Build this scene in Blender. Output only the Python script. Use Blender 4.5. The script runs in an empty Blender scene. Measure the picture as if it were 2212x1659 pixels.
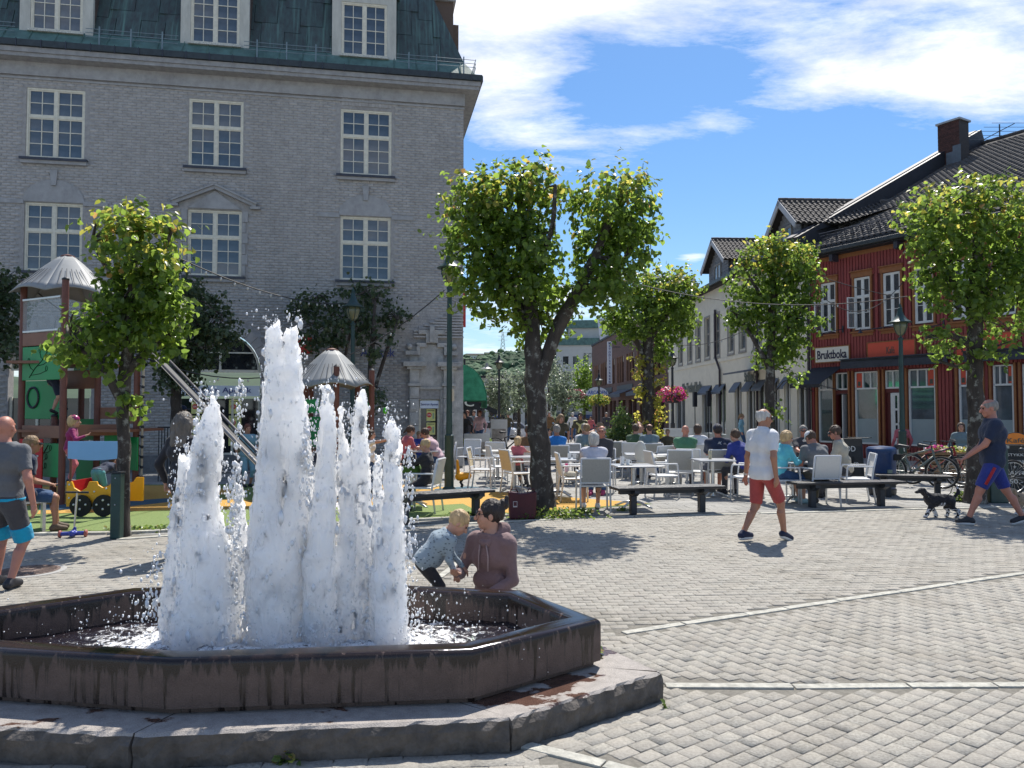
import bpy, math, random
import numpy as np
from math import sin, cos, pi, radians as R
from mathutils import Vector, Matrix
random.seed(7); rng = np.random.default_rng(7)
S = bpy.context.scene
# ---------------------------------------------------------------- camera
EYE = 1.68; FP = 1661.0; PITCH = math.atan((889-829.5)/FP)
cd = bpy.data.cameras.new('camera'); cam = bpy.data.objects.new('camera', cd); S.collection.objects.link(cam)
cam.location = (0, 0, EYE); cam.rotation_euler = (pi/2+PITCH, 0, 0)
cd.lens = FP/2212*36; cd.sensor_width = 36; cd.clip_end = 6000; cd.clip_start = .05
S.camera = cam
S.render.resolution_x = 1024; S.render.resolution_y = 768
# ---------------------------------------------------------------- sun, sky
SUNV = Vector((.30, 1.0, 0)).normalized(); EL = R(57)
sv = Vector((SUNV.x*cos(EL), SUNV.y*cos(EL), sin(EL)))
sl = bpy.data.lights.new('sun', 'SUN'); sl.energy = 3.3; sl.angle = R(.55); sl.color = (1, .95, .87)
so = bpy.data.objects.new('sun', sl); S.collection.objects.link(so)
so.rotation_euler = sv.to_track_quat('Z', 'Y').to_euler(); so.location = (20, 60, 60)
W = bpy.data.worlds.new('World'); S.world = W; W.use_nodes = True
wn = W.node_tree; wn.nodes.clear()
def N(t, ty, **k):
    n = t.nodes.new(ty)
    for a, b in k.items():
        if a in n.inputs.keys() if False else hasattr(n, a): setattr(n, a, b)
    return n
def mth(t, op, a, b=None, c=None, clamp=False):
    n = t.nodes.new('ShaderNodeMath'); n.operation = op; n.use_clamp = clamp
    for i, v in enumerate((a, b, c)):
        if v is None: continue
        if isinstance(v, (int, float)): n.inputs[i].default_value = v
        else: t.links.new(v, n.inputs[i])
    return n.outputs[0]
def mixc(t, f, a, b):
    n = t.nodes.new('ShaderNodeMix'); n.data_type = 'RGBA'
    for s, v in ((0, f), (6, a), (7, b)):
        if isinstance(v, (int, float)): n.inputs[s].default_value = v
        elif isinstance(v, (tuple, list)): n.inputs[s].default_value = (*v[:3], 1)
        else: t.links.new(v, n.inputs[s])
    return n.outputs[2]
def world():
    t = wn; L = t.links.new
    sky = t.nodes.new('ShaderNodeTexSky'); sky.sky_type = 'NISHITA'; sky.sun_disc = False
    sky.sun_elevation = EL; sky.sun_rotation = math.atan2(SUNV.x, SUNV.y); sky.air_density = 1.1; sky.dust_density = .5; sky.ozone_density = 2.2
    tc = t.nodes.new('ShaderNodeTexCoord'); sp = t.nodes.new('ShaderNodeSeparateXYZ'); L(tc.outputs['Generated'], sp.inputs[0])
    x, y, z = sp.outputs
    zz = mth(t, 'MAXIMUM', z, .0); den = mth(t, 'ADD', zz, .16)
    cv = t.nodes.new('ShaderNodeCombineXYZ'); L(mth(t, 'DIVIDE', x, den), cv.inputs[0]); L(mth(t, 'DIVIDE', y, den), cv.inputs[1])
    mp = t.nodes.new('ShaderNodeMapping'); mp.inputs['Scale'].default_value = (1.0, 1.9, 1); mp.inputs['Rotation'].default_value = (0, 0, R(16)); L(cv.outputs[0], mp.inputs[0])
    n1 = t.nodes.new('ShaderNodeTexNoise'); n1.inputs['Scale'].default_value = 1.5; n1.inputs['Detail'].default_value = 9; n1.inputs['Roughness'].default_value = .68; n1.inputs['Distortion'].default_value = .15
    L(mp.outputs[0], n1.inputs['Vector'])
    n2 = t.nodes.new('ShaderNodeTexNoise'); n2.inputs['Scale'].default_value = 3.4; n2.inputs['Detail'].default_value = 6; L(mp.outputs[0], n2.inputs['Vector'])
    # cumulus sheets: a few cloud banks at fixed compass directions and heights
    az = mth(t, 'ARCTAN2', x, y); el = mth(t, 'ARCSINE', z)
    tot = None
    for (a0, e0, sa, se, w) in CLOUDS:
        u = mth(t, 'POWER', mth(t, 'ABSOLUTE', mth(t, 'DIVIDE', mth(t, 'SUBTRACT', az, a0), sa)), 2)
        v = mth(t, 'POWER', mth(t, 'ABSOLUTE', mth(t, 'DIVIDE', mth(t, 'SUBTRACT', el, e0), se)), 2)
        g = mth(t, 'MULTIPLY', mth(t, 'EXPONENT', mth(t, 'MULTIPLY', mth(t, 'ADD', u, v), -1)), w)
        tot = g if tot is None else mth(t, 'ADD', tot, g)
    dens = mth(t, 'ADD', n1.outputs[0], tot)
    dens = mth(t, 'MULTIPLY', mth(t, 'SUBTRACT', dens, .47), 3.1, clamp=True)
    sm = mth(t, 'SMOOTH_MIN', dens, .97, .2)
    br = mth(t, 'ADD', mth(t, 'MULTIPLY', n2.outputs[0], 4.4), 2.5)
    cc = t.nodes.new('ShaderNodeCombineColor'); L(br, cc.inputs[0]); L(mth(t, 'MULTIPLY', br, .985), cc.inputs[1]); L(br, cc.inputs[2])
    hz = mth(t, 'POWER', mth(t, 'SUBTRACT', 1, zz), 9, clamp=True)
    hs = t.nodes.new('ShaderNodeHueSaturation'); hs.inputs['Saturation'].default_value = 1.2; hs.inputs['Value'].default_value = 1.0; L(sky.outputs[0], hs.inputs['Color'])
    tint = t.nodes.new('ShaderNodeMix'); tint.data_type = 'RGBA'; tint.blend_type = 'MULTIPLY'; tint.inputs[0].default_value = 1; L(hs.outputs[0], tint.inputs[6]); tint.inputs[7].default_value = (.33, .41, .475, 1)
    mx = mixc(t, sm, mixc(t, mth(t, 'MULTIPLY', hz, .55), tint.outputs[2], (2.7, 3.15, 3.7)), cc.outputs[0])
    bg = t.nodes.new('ShaderNodeBackground'); bg.inputs[1].default_value = .15; L(mx, bg.inputs[0])
    o = t.nodes.new('ShaderNodeOutputWorld'); L(bg.outputs[0], o.inputs[0])
def azel(vx, vy):
    a = (vx-1106)/FP; b = -(vy-829.5)/FP
    d = Vector((a, cos(PITCH)-b*sin(PITCH), sin(PITCH)+b*cos(PITCH))).normalized()
    return math.atan2(d.x, d.y), math.asin(d.z)
CLOUDS = []
for (vx, vy, wx, wy, w) in [(1060, 60, 190, 110, .26), (1330, 0, 200, 40, .12), (1090, 215, 110, 60, .16), (1180, 300, 170, 30, .10), (1900, 110, 300, 90, .17), (2150, 180, 200, 90, .16), (1450, 290, 120, 22, .12), (1820, 400, 60, 30, .08), (1250, 640, 260, 40, .16),
                            (1650, 370, 420, 90, -.17), (1470, 180, 190, 80, -.17), (1620, 520, 500, 110, -.20), (1500, 553, 36, 12, .30)]:
    a, e = azel(vx, vy); CLOUDS.append((a, e, wx/FP, wy/FP, w))
world()
S.view_settings.view_transform = 'Standard'; S.view_settings.look = 'None'; S.view_settings.gamma = 1; S.view_settings.exposure = .95
S.render.engine = 'CYCLES'
# ---------------------------------------------------------------- pixel helpers
def ray(vx, vy):
    a = (vx-1106)/FP; b = -(vy-829.5)/FP
    return Vector((a, cos(PITCH)-b*sin(PITCH), sin(PITCH)+b*cos(PITCH)))
def G(vx, vy, z=0.):
    d = ray(vx, vy); k = (z-EYE)/d.z; return Vector((d.x*k, d.y*k, z))
def AT(vx, vy, Y):
    d = ray(vx, vy); k = Y/d.y; return Vector((d.x*k, Y, EYE+d.z*k))
# ---------------------------------------------------------------- mesh helpers
def np_mesh(name, V, Fs, smooth=False):
    me = bpy.data.meshes.new(name); V = np.asarray(V, np.float32)
    if not isinstance(Fs, (list, tuple)): Fs = [Fs]
    Fs = [np.asarray(f, np.int32) for f in Fs if len(f)]
    me.vertices.add(len(V)); me.vertices.foreach_set('co', V.ravel())
    lp = np.concatenate([f.ravel() for f in Fs]); sizes = np.concatenate([np.full(len(f), f.shape[1]) for f in Fs])
    st = np.concatenate([[0], np.cumsum(sizes)[:-1]]).astype(np.int32)
    me.loops.add(len(lp)); me.loops.foreach_set('vertex_index', lp)
    me.polygons.add(len(sizes)); me.polygons.foreach_set('loop_start', st)
    try: me.polygons.foreach_set('loop_total', sizes.astype(np.int32))
    except Exception: pass
    if smooth: me.polygons.foreach_set('use_smooth', np.ones(len(sizes), bool))
    me.update(calc_edges=True); return me
def link(name, me, mat=None, parent=None):
    if me is not None and mat is not None and len(me.materials) == 0: me.materials.append(mat)
    o = bpy.data.objects.new(name, me); S.collection.objects.link(o)
    if parent is not None: o.parent = parent
    return o
class MB:
    def __init__(s): s.v = []; s.f = []
    def add(s, vs, fs):
        b = len(s.v); s.v.extend([tuple(v) for v in vs]); s.f.extend([tuple(i+b for i in f) for f in fs]); return s
    def box(s, x0, x1, y0, y1, z0, z1, M=None):
        vs = [Vector(p) for p in ((x0,y0,z0),(x1,y0,z0),(x1,y1,z0),(x0,y1,z0),(x0,y0,z1),(x1,y0,z1),(x1,y1,z1),(x0,y1,z1))]
        if M is not None: vs = [M @ v for v in vs]
        return s.add(vs, ((0,3,2,1),(4,5,6,7),(0,1,5,4),(1,2,6,5),(2,3,7,6),(3,0,4,7)))
    def prism(s, pts, z0, z1, M=None):       # polygon (x,y) CCW extruded along z
        n = len(pts); vs = [Vector((p[0],p[1],z0)) for p in pts]+[Vector((p[0],p[1],z1)) for p in pts]
        if M is not None: vs = [M @ v for v in vs]
        return s.add(vs, [tuple(range(n-1,-1,-1)), tuple(range(n,2*n))]+[(i,(i+1)%n,(i+1)%n+n,i+n) for i in range(n)])
    def tube(s, P, r, n=8, cap=True, ry=None):
        P = [Vector(p) for p in P]; m = len(P)
        if not isinstance(r, (list, tuple)): r = [r]*m
        vs = []; fs = []; up = None
        for i, p in enumerate(P):
            d = (P[min(i+1,m-1)]-P[max(i-1,0)]).normalized()
            if up is None: up = Vector((0,0,1)) if abs(d.z) < .9 else Vector((1,0,0))
            a = d.cross(up)
            if a.length < 1e-4: a = d.orthogonal()
            a.normalize(); b = d.cross(a).normalized(); up = a.cross(d)
            for k in range(n):
                t = 2*pi*k/n; vs.append(p+a*cos(t)*r[i]+b*sin(t)*r[i]*(ry or 1))
        for i in range(m-1):
            for k in range(n):
                fs.append((i*n+k, (i+1)*n+k, (i+1)*n+(k+1)%n, i*n+(k+1)%n))
        if cap: fs += [tuple(range(n)), tuple(range(m*n-1, (m-1)*n-1, -1))]
        return s.add(vs, fs)
    def lathe(s, prof, c=(0,0,0), n=16, M=None):   # prof [(r,z)]
        vs = []; fs = []; c = Vector(c)
        for (r, z) in prof:
            for k in range(n):
                t = 2*pi*k/n; v = Vector((r*cos(t), r*sin(t), z))
                vs.append((M @ v if M is not None else v)+c)
        for i in range(len(prof)-1):
            for k in range(n): fs.append((i*n+k, i*n+(k+1)%n, (i+1)*n+(k+1)%n, (i+1)*n+k))
        fs += [tuple(range(n-1,-1,-1)), tuple(range((len(prof)-1)*n, len(prof)*n))]
        return s.add(vs, fs)
    def ball(s, c, r, n=8):
        if not isinstance(r, (list, tuple)): r = (r,r,r)
        vs = []; fs = []; m = n//2+1; c = Vector(c)
        for i in range(m+1):
            ph = pi*i/m
            for k in range(n):
                t = 2*pi*k/n; vs.append(c+Vector((r[0]*sin(ph)*cos(t), r[1]*sin(ph)*sin(t), -r[2]*cos(ph))))
        for i in range(m):
            for k in range(n): fs.append((i*n+k, i*n+(k+1)%n, (i+1)*n+(k+1)%n, (i+1)*n+k))
        return s.add(vs, fs)
    def mesh(s, name, smooth=False):
        me = bpy.data.meshes.new(name); me.from_pydata(s.v, [], s.f)
        if smooth:
            me.polygons.foreach_set('use_smooth', np.ones(len(me.polygons), bool))
        me.update(); return me
    def build(s, name, mat, parent=None, smooth=False, bevel=0):
        if smooth == 'auto':
            me = s.mesh(name, True)
            try: me.set_sharp_from_angle(angle=R(35))
            except Exception: pass
        else: me = s.mesh(name, smooth)
        o = link(name, me, mat, parent)
        if bevel:
            b = o.modifiers.new('bevel', 'BEVEL'); b.width = bevel; b.segments = 2; b.limit_method = 'ANGLE'; b.angle_limit = R(40)
        return o
def thing(name, label, cat, loc=(0,0,0), rz=0, group=None):
    o = bpy.data.objects.new(name, None); S.collection.objects.link(o); o.empty_display_size = .2
    o.location = loc; o.rotation_euler = (0,0,rz); o['label'] = label; o['category'] = cat
    if group: o['group'] = group
    return o
def tag(o, label, cat, group=None):
    o['label'] = label; o['category'] = cat
    if group: o['group'] = group
    return o
def struct(o): o['kind'] = 'structure'; return o
def stuff(o, label=None):
    o['kind'] = 'stuff'
    return o
KIDS = {}
def copy_tree(root, loc=None, rz=None, label=None, group=None, scale=None):
    def cp(o, par):
        c = o.copy(); S.collection.objects.link(c)
        if par is not None: c.parent = par
        for ch in o.children: cp(ch, c)
        return c
    r = cp(root, None)
    if loc is not None: r.location = loc
    if rz is not None: r.rotation_euler = (0,0,rz)
    if label: r['label'] = label
    if group: r['group'] = group
    if scale: r.scale = (scale,)*3
    return r
# ---------------------------------------------------------------- materials
MATS = {}
def mat(name, col, rough=.6, var=.12, scale=8., bump=.0, bscale=40., metal=0., spec=.5, col2=None, trans=0., alpha=1., stretch=None, sheen=0.):
    if name in MATS: return MATS[name]
    m = bpy.data.materials.new(name); m.use_nodes = True; t = m.node_tree; L = t.links.new
    b = t.nodes['Principled BSDF']; b.inputs['Roughness'].default_value = rough; b.inputs['Metallic'].default_value = metal
    b.inputs['Specular IOR Level'].default_value = spec; b.inputs['Transmission Weight'].default_value = trans
    tc = t.nodes.new('ShaderNodeTexCoord'); vec = tc.outputs['Object']
    if stretch:
        mp = t.nodes.new('ShaderNodeMapping'); mp.inputs['Scale'].default_value = stretch; L(vec, mp.inputs[0]); vec = mp.outputs[0]
    n = t.nodes.new('ShaderNodeTexNoise'); n.inputs['Scale'].default_value = scale; n.inputs['Detail'].default_value = 6; n.inputs['Roughness'].default_value = .65; L(vec, n.inputs['Vector'])
    c = Vector(col); c2 = Vector(col2) if col2 else None
    lo = c*(1-var); hi = c2 if c2 else c*(1+var)
    f = mth(t, 'MULTIPLY', mth(t, 'SUBTRACT', n.outputs[0], .32), 2.8, clamp=True)
    col_out = mixc(t, f, tuple(lo), tuple(hi)); L(col_out, b.inputs['Base Color'])
    if sheen: b.inputs['Sheen Weight'].default_value = sheen
    if bump:
        n2 = t.nodes.new('ShaderNodeTexNoise'); n2.inputs['Scale'].default_value = bscale; n2.inputs['Detail'].default_value = 5; L(vec, n2.inputs['Vector'])
        bp = t.nodes.new('ShaderNodeBump'); bp.inputs['Strength'].default_value = min(1, bump); bp.inputs['Distance'].default_value = .02; L(n2.outputs[0], bp.inputs['Height']); L(bp.outputs[0], b.inputs['Normal'])
    MATS[name] = m; m['_b'] = 1; return m
def nodes(m):
    t = m.node_tree; return t, t.nodes['Principled BSDF']
def piece_var(m, amt=.3, tint=None):
    """colour differs a little from piece to piece (stone, tile, board)"""
    t, b = nodes(m); L = t.links.new
    src = b.inputs['Base Color'].links[0].from_socket
    ge = t.nodes.new('ShaderNodeNewGeometry'); oi = t.nodes.new('ShaderNodeObjectInfo')
    r = mth(t, 'FRACT', mth(t, 'ADD', ge.outputs['Random Per Island'], oi.outputs['Random']))
    hs = t.nodes.new('ShaderNodeHueSaturation'); L(src, hs.inputs['Color'])
    L(mth(t, 'ADD', mth(t, 'MULTIPLY', r, amt), 1-amt/2), hs.inputs['Value'])
    out = hs.outputs[0]
    if tint:
        r2 = mth(t, 'FRACT', mth(t, 'MULTIPLY', r, 7.13)); out = mixc(t, mth(t, 'MULTIPLY', r2, .5), out, tint)
    L(out, b.inputs['Base Color']); return m
def weathered(m, scale=(1,1,1), dirt=(.6,.57,.52), lo=.52, k=4.):
    """broad stains and wear laid over a whole surface"""
    t, b = nodes(m); L = t.links.new; src = b.inputs['Base Color'].links[0].from_socket
    ge = t.nodes.new('ShaderNodeNewGeometry'); mp = t.nodes.new('ShaderNodeMapping'); mp.inputs['Scale'].default_value = scale; L(ge.outputs['Position'], mp.inputs[0])
    n = t.nodes.new('ShaderNodeTexNoise'); n.inputs['Scale'].default_value = 1; n.inputs['Detail'].default_value = 7; n.inputs['Roughness'].default_value = .7; L(mp.outputs[0], n.inputs['Vector'])
    f = mth(t, 'MULTIPLY', mth(t, 'SUBTRACT', n.outputs[0], lo), k, clamp=True); mu = t.nodes.new('ShaderNodeMix'); mu.data_type = 'RGBA'; mu.blend_type = 'MULTIPLY'; L(f, mu.inputs[0]); L(src, mu.inputs[6]); mu.inputs[7].default_value = (*dirt, 1); L(mu.outputs[2], b.inputs['Base Color']); return m
def glass_mat(name, col=(.02,.03,.04), rough=.03, spec=1.0):
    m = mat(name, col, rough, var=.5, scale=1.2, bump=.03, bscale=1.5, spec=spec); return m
def leaf_mat(name, dark, light, young=None, trans=.55, gl=.35):
    m = bpy.data.materials.new(name); m.use_nodes = True; t = m.node_tree; L = t.links.new; t.nodes.clear()
    ge = t.nodes.new('ShaderNodeNewGeometry'); oi = t.nodes.new('ShaderNodeObjectInfo')
    r = mth(t, 'FRACT', mth(t, 'ADD', ge.outputs['Random Per Island'], oi.outputs['Random']))
    c = mixc(t, r, dark, light)
    if young:
        y = mth(t, 'GREATER_THAN', mth(t, 'FRACT', mth(t, 'MULTIPLY', r, 17.7)), .93); c = mixc(t, y, c, young)
    d = t.nodes.new('ShaderNodeBsdfPrincipled'); L(c, d.inputs['Base Color']); d.inputs['Roughness'].default_value = gl; d.inputs['Specular IOR Level'].default_value = .55
    tr = t.nodes.new('ShaderNodeBsdfTranslucent')
    hs = t.nodes.new('ShaderNodeHueSaturation'); hs.inputs['Hue'].default_value = .483; hs.inputs['Saturation'].default_value = 1.0; hs.inputs['Value'].default_value = 2.8; L(c, hs.inputs['Color']); L(hs.outputs[0], tr.inputs[0])
    mx = t.nodes.new('ShaderNodeMixShader'); mx.inputs[0].default_value = trans; L(d.outputs[0], mx.inputs[1]); L(tr.outputs[0], mx.inputs[2])
    o = t.nodes.new('ShaderNodeOutputMaterial'); L(mx.outputs[0], o.inputs[0]); return m
# ---------------------------------------------------------------- lettering (made before the scene fills up)
TXT = {}
def text_mesh(s, key=None, ext=.006, shear=0., spacing=1., bold=0.):
    c = bpy.data.curves.new('lettering', 'FONT'); c.body = s; c.size = 1; c.extrude = ext; c.align_x = 'CENTER'; c.align_y = 'CENTER'; c.shear = shear; c.space_character = spacing; c.offset = bold; c.resolution_u = 3
    o = bpy.data.objects.new('lettering', c); S.collection.objects.link(o); bpy.context.view_layer.update()
    me = bpy.data.meshes.new_from_object(o.evaluated_get(bpy.context.evaluated_depsgraph_get()))
    S.collection.objects.unlink(o); bpy.data.objects.remove(o); bpy.data.curves.remove(c)
    n = len(me.vertices); co = np.zeros(n*3, np.float32); me.vertices.foreach_get('co', co); co = co.reshape(-1, 3)
    mn = co.min(0); mx = co.max(0); co[:, :2] -= (mn[:2]+mx[:2])/2; co[:, :2] /= (mx[0]-mn[0])
    me.vertices.foreach_set('co', co.ravel()); me.update(); TXT[key or s] = (me, (mx[1]-mn[1])/(mx[0]-mn[0])); return me
for s_, kw in [('Sentrum Apotek', {}), ('Apotek', {}), ('Bruktboka', dict(bold=.02)), ('Kafé', {}), ('kaffe du ser', {}), ('Strikke Gry', dict(bold=.03, spacing=.85)), ('Olav Trætland Studio', dict(bold=.03, spacing=.85)),
               ('ARCADEN', dict(bold=.02)), ('P', dict(bold=.03)), ('IC', dict(bold=.02)), ('GOD', {}), ('SOMMER', {}), ('PÅSTYKKE', {}), ('OST & SKINKE', {}), ('+', {}), ('KAFFE', {}), ('50,-', {}),
               ('M\nE\nT\nO\nD\nI\nS\nT\nK\nI\nR\nK\nE\nN', dict(bold=.02)), ('50%', {}), ('ANSIKTSPLEIE', {}), ('RICKS', {})]:
    text_mesh(s_, s_.replace('\n', ''), **kw)
def letter(s, w, loc, rot, m, parent, height=None, name='lettering'):
    me, asp = TXT[s]; me = me.copy(); o = link(name, me, m, parent); o.location = loc; o.rotation_euler = rot
    o.scale = (w, (height/asp if height else w), 1); return o
# ---------------------------------------------------------------- implicit surfaces
def surfnet(f, org, h):
    s = f < 0; nx, ny, nz = f.shape
    cnt = np.zeros((nx-1, ny-1, nz-1), np.int8)
    for i in (0, 1):
        for j in (0, 1):
            for k in (0, 1): cnt += s[i:nx-1+i, j:ny-1+j, k:nz-1+k]
    mask = (cnt > 0) & (cnt < 8); ci = np.argwhere(mask); n = len(ci)
    idx = np.full(mask.shape, -1, np.int32); idx[mask] = np.arange(n)
    off = np.array([(i, j, k) for i in (0, 1) for j in (0, 1) for k in (0, 1)])
    Vv = np.stack([f[ci[:, 0]+o[0], ci[:, 1]+o[1], ci[:, 2]+o[2]] for o in off], 1)
    acc = np.zeros((n, 3)); c = np.zeros(n)
    for a in range(8):
        for b in range(a+1, 8):
            if np.abs(off[a]-off[b]).sum() != 1: continue
            va, vb = Vv[:, a], Vv[:, b]; m = (va < 0) != (vb < 0)
            t = np.where(m, va/np.where(m, va-vb, 1), 0)[:, None]
            acc += np.where(m[:, None], off[a]+(off[b]-off[a])*t, 0); c += m
    V = (ci+acc/c[:, None])*h+np.asarray(org)
    Q = []
    for ax in range(3):
        a1, a2 = [(1, 2), (2, 0), (0, 1)][ax]
        sl0 = [slice(1, -1)]*3; sl1 = [slice(1, -1)]*3; sl0[ax] = slice(0, -1); sl1[ax] = slice(1, None)
        A = s[tuple(sl0)]; B = s[tuple(sl1)]
        e = np.argwhere(A != B); 
        if not len(e): continue
        ins = A[e[:, 0], e[:, 1], e[:, 2]]
        base = e.copy(); base[:, a1] += 1; base[:, a2] += 1
        def g(d1, d2):
            q = base.copy(); q[:, a1] -= d1; q[:, a2] -= d2; return idx[q[:, 0], q[:, 1], q[:, 2]]
        q = np.stack([g(1, 1), g(0, 1), g(0, 0), g(1, 0)], 1); q[~ins] = q[~ins][:, ::-1]; Q.append(q)
    Q = np.concatenate(Q); Q = Q[(Q >= 0).all(1)]; return V, Q
class Field:
    def __init__(s, lo, hi, h):
        s.lo = np.array(lo, float); s.h = h; s.n = np.maximum(4, np.ceil((np.array(hi)-s.lo)/h).astype(int)+1); s.f = np.full(tuple(s.n), .5)
    def sub(s, lo, hi):
        a = np.clip(np.floor((np.array(lo)-s.lo)/s.h).astype(int), 0, s.n-1); b = np.clip(np.ceil((np.array(hi)-s.lo)/s.h).astype(int)+1, 1, s.n)
        if (b <= a).any(): return None
        g = np.meshgrid(*[s.lo[i]+s.h*np.arange(a[i], b[i]) for i in range(3)], indexing='ij', sparse=True)
        return tuple(slice(a[i], b[i]) for i in range(3)), g
    def put(s, sl, d, k, op='u'):
        o = s.f[sl]
        if op == 'u':
            if k > 0:
                hh = np.clip(.5+.5*(o-d)/k, 0, 1); s.f[sl] = o*(1-hh)+d*hh-k*hh*(1-hh)
            else: s.f[sl] = np.minimum(o, d)
        else: s.f[sl] = np.maximum(o, -d)
    def cone(s, a, b, ra, rb, k=.02, flat=0, flat0=0, op='u'):
        a = np.array(a, float); b = np.array(b, float); m = max(ra, rb)+k+2*s.h
        r = s.sub(np.minimum(a, b)-m, np.maximum(a, b)+m)
        if r is None: return
        sl, (X, Y, Z) = r; ba = b-a; l2 = max(1e-9, float(ba@ba)); l = l2**.5
        px, py, pz = X-a[0], Y-a[1], Z-a[2]; t = (px*ba[0]+py*ba[1]+pz*ba[2])/l2; h = np.clip(t, 0, 1)
        d = np.sqrt((px-ba[0]*h)**2+(py-ba[1]*h)**2+(pz-ba[2]*h)**2)-(ra+(rb-ra)*h)
        if flat: d = np.maximum(d, (t-1)*l)
        if flat0: d = np.maximum(d, -t*l)
        s.put(sl, d, k, op)
    def ell(s, c, r, M=None, k=.01, op='u', plane=None):
        c = np.array(c, float); r = np.array(r, float); m = r.max()+k+2*s.h
        q = s.sub(c-m, c+m)
        if q is None: return
        sl, (X, Y, Z) = q; x, y, z = X-c[0], Y-c[1], Z-c[2]
        if M is not None: x, y, z = [M[0][i]*x+M[1][i]*y+M[2][i]*z for i in range(3)]    # columns of M = local axes
        k0 = np.sqrt((x/r[0])**2+(y/r[1])**2+(z/r[2])**2); k1 = np.sqrt((x/r[0]**2)**2+(y/r[1]**2)**2+(z/r[2]**2)**2)+1e-9
        d = k0*(k0-1)/k1
        s.put(sl, d+0*(x+y+z), k, op)
    def mesh(s): return surfnet(s.f, s.lo, s.h)
def noise3(P, seed=0):
    """value noise on an (N,3) or broadcast grid, lattice of 32^3"""
    r = np.random.default_rng(seed).random((33, 33, 33)); X, Y, Z = P
    out = []
    xi = np.floor(X).astype(int); yi = np.floor(Y).astype(int); zi = np.floor(Z).astype(int)
    fx, fy, fz = X-xi, Y-yi, Z-zi; fx = fx*fx*(3-2*fx); fy = fy*fy*(3-2*fy); fz = fz*fz*(3-2*fz); xi %= 32; yi %= 32; zi %= 32
    def g(i, j, k): return r[xi+i, yi+j, zi+k]
    a = g(0,0,0)*(1-fx)+g(1,0,0)*fx; b = g(0,1,0)*(1-fx)+g(1,1,0)*fx; c = g(0,0,1)*(1-fx)+g(1,0,1)*fx; d = g(0,1,1)*(1-fx)+g(1,1,1)*fx
    return (a*(1-fy)+b*fy)*(1-fz)+(c*(1-fy)+d*fy)*fz
# ================================================================ GROUND
GO = lambda d: -max(0., d-42)*.03
M_sand = mat('joint_sand', (.20,.185,.155), .95, .25, 30, .5, 200)
M_far = mat('plaza_far', (.36,.345,.325), .9, .12, 3, .3, 60)
def ground():
    # far paving: material-scale courses
    m = mat('far_paving', (.34,.325,.305), .9, .10, 2.2, 0)
    t, b = nodes(m); L = t.links.new
    tc = t.nodes.new('ShaderNodeTexCoord'); br = t.nodes.new('ShaderNodeTexBrick'); L(tc.outputs['Object'], br.inputs['Vector'])
    br.inputs['Scale'].default_value = 1; br.inputs['Brick Width'].default_value = .42; br.inputs['Row Height'].default_value = .3; br.inputs['Mortar Size'].default_value = .012; br.inputs['Bias'].default_value = -.2
    br.inputs['Color1'].default_value = (.36,.345,.325,1); br.inputs['Color2'].default_value = (.28,.27,.255,1); br.inputs['Mortar'].default_value = (.15,.14,.125,1)
    src = b.inputs['Base Color'].links[0].from_socket
    mx = t.nodes.new('ShaderNodeMix'); mx.data_type = 'RGBA'; mx.blend_type = 'MULTIPLY'; mx.inputs[0].default_value = 1; L(br.outputs[0], mx.inputs[6])
    sc = t.nodes.new('ShaderNodeMix'); sc.data_type = 'RGBA'; sc.blend_type = 'MULTIPLY'; sc.inputs[0].default_value = 1; L(src, sc.inputs[6]); sc.inputs[7].default_value = (2.9,3.0,3.2,1); L(sc.outputs[2], mx.inputs[7]); L(mx.outputs[2], b.inputs['Base Color'])
    ys = [-60, 0, 10, 20, 30, 42, 60, 90, 140, 220, 340, 600]
    V = []; F = []
    for y in ys: V += [(-900, y, GO(y)), (900, y, GO(y))]
    for i in range(len(ys)-1): F.append((2*i, 2*i+1, 2*i+3, 2*i+2))
    V = [(v[0], v[1], v[2]-.012) for v in V]
    me = bpy.data.meshes.new('ground'); me.from_pydata(V, [], F); me.update()
    return struct(link('ground', me, m))
GROUND = ground()
# fountain footprint
BA = [(-1.712,3.90),(-.207,4.05),(.532,4.66),(.07,5.42),(-1.17,5.64),(-2.67,5.49),(-3.42,4.86),(-2.95,4.12)]
ST = [(-1.79,3.68),(-.007,3.87),(.88,4.56),(.26,5.70),(-1.09,5.88),(-2.87,5.69),(-3.76,4.98),(-3.12,3.84)]
def inpoly(x, y, P):
    c = False; n = len(P)
    for i in range(n):
        x1, y1 = P[i]; x2, y2 = P[(i+1)%n]
        if (y1 > y) != (y2 > y) and x < (x2-x1)*(y-y1)/(y2-y1)+x1: c = not c
    return c
def grow(P, e):
    cx = sum(p[0] for p in P)/len(P); cy = sum(p[1] for p in P)/len(P)
    return [(cx+(x-cx)*(1+e/math.hypot(x-cx, y-cy)), cy+(y-cy)*(1+e/math.hypot(x-cx, y-cy))) for x, y in P]
ST2 = grow(ST, .03)
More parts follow.
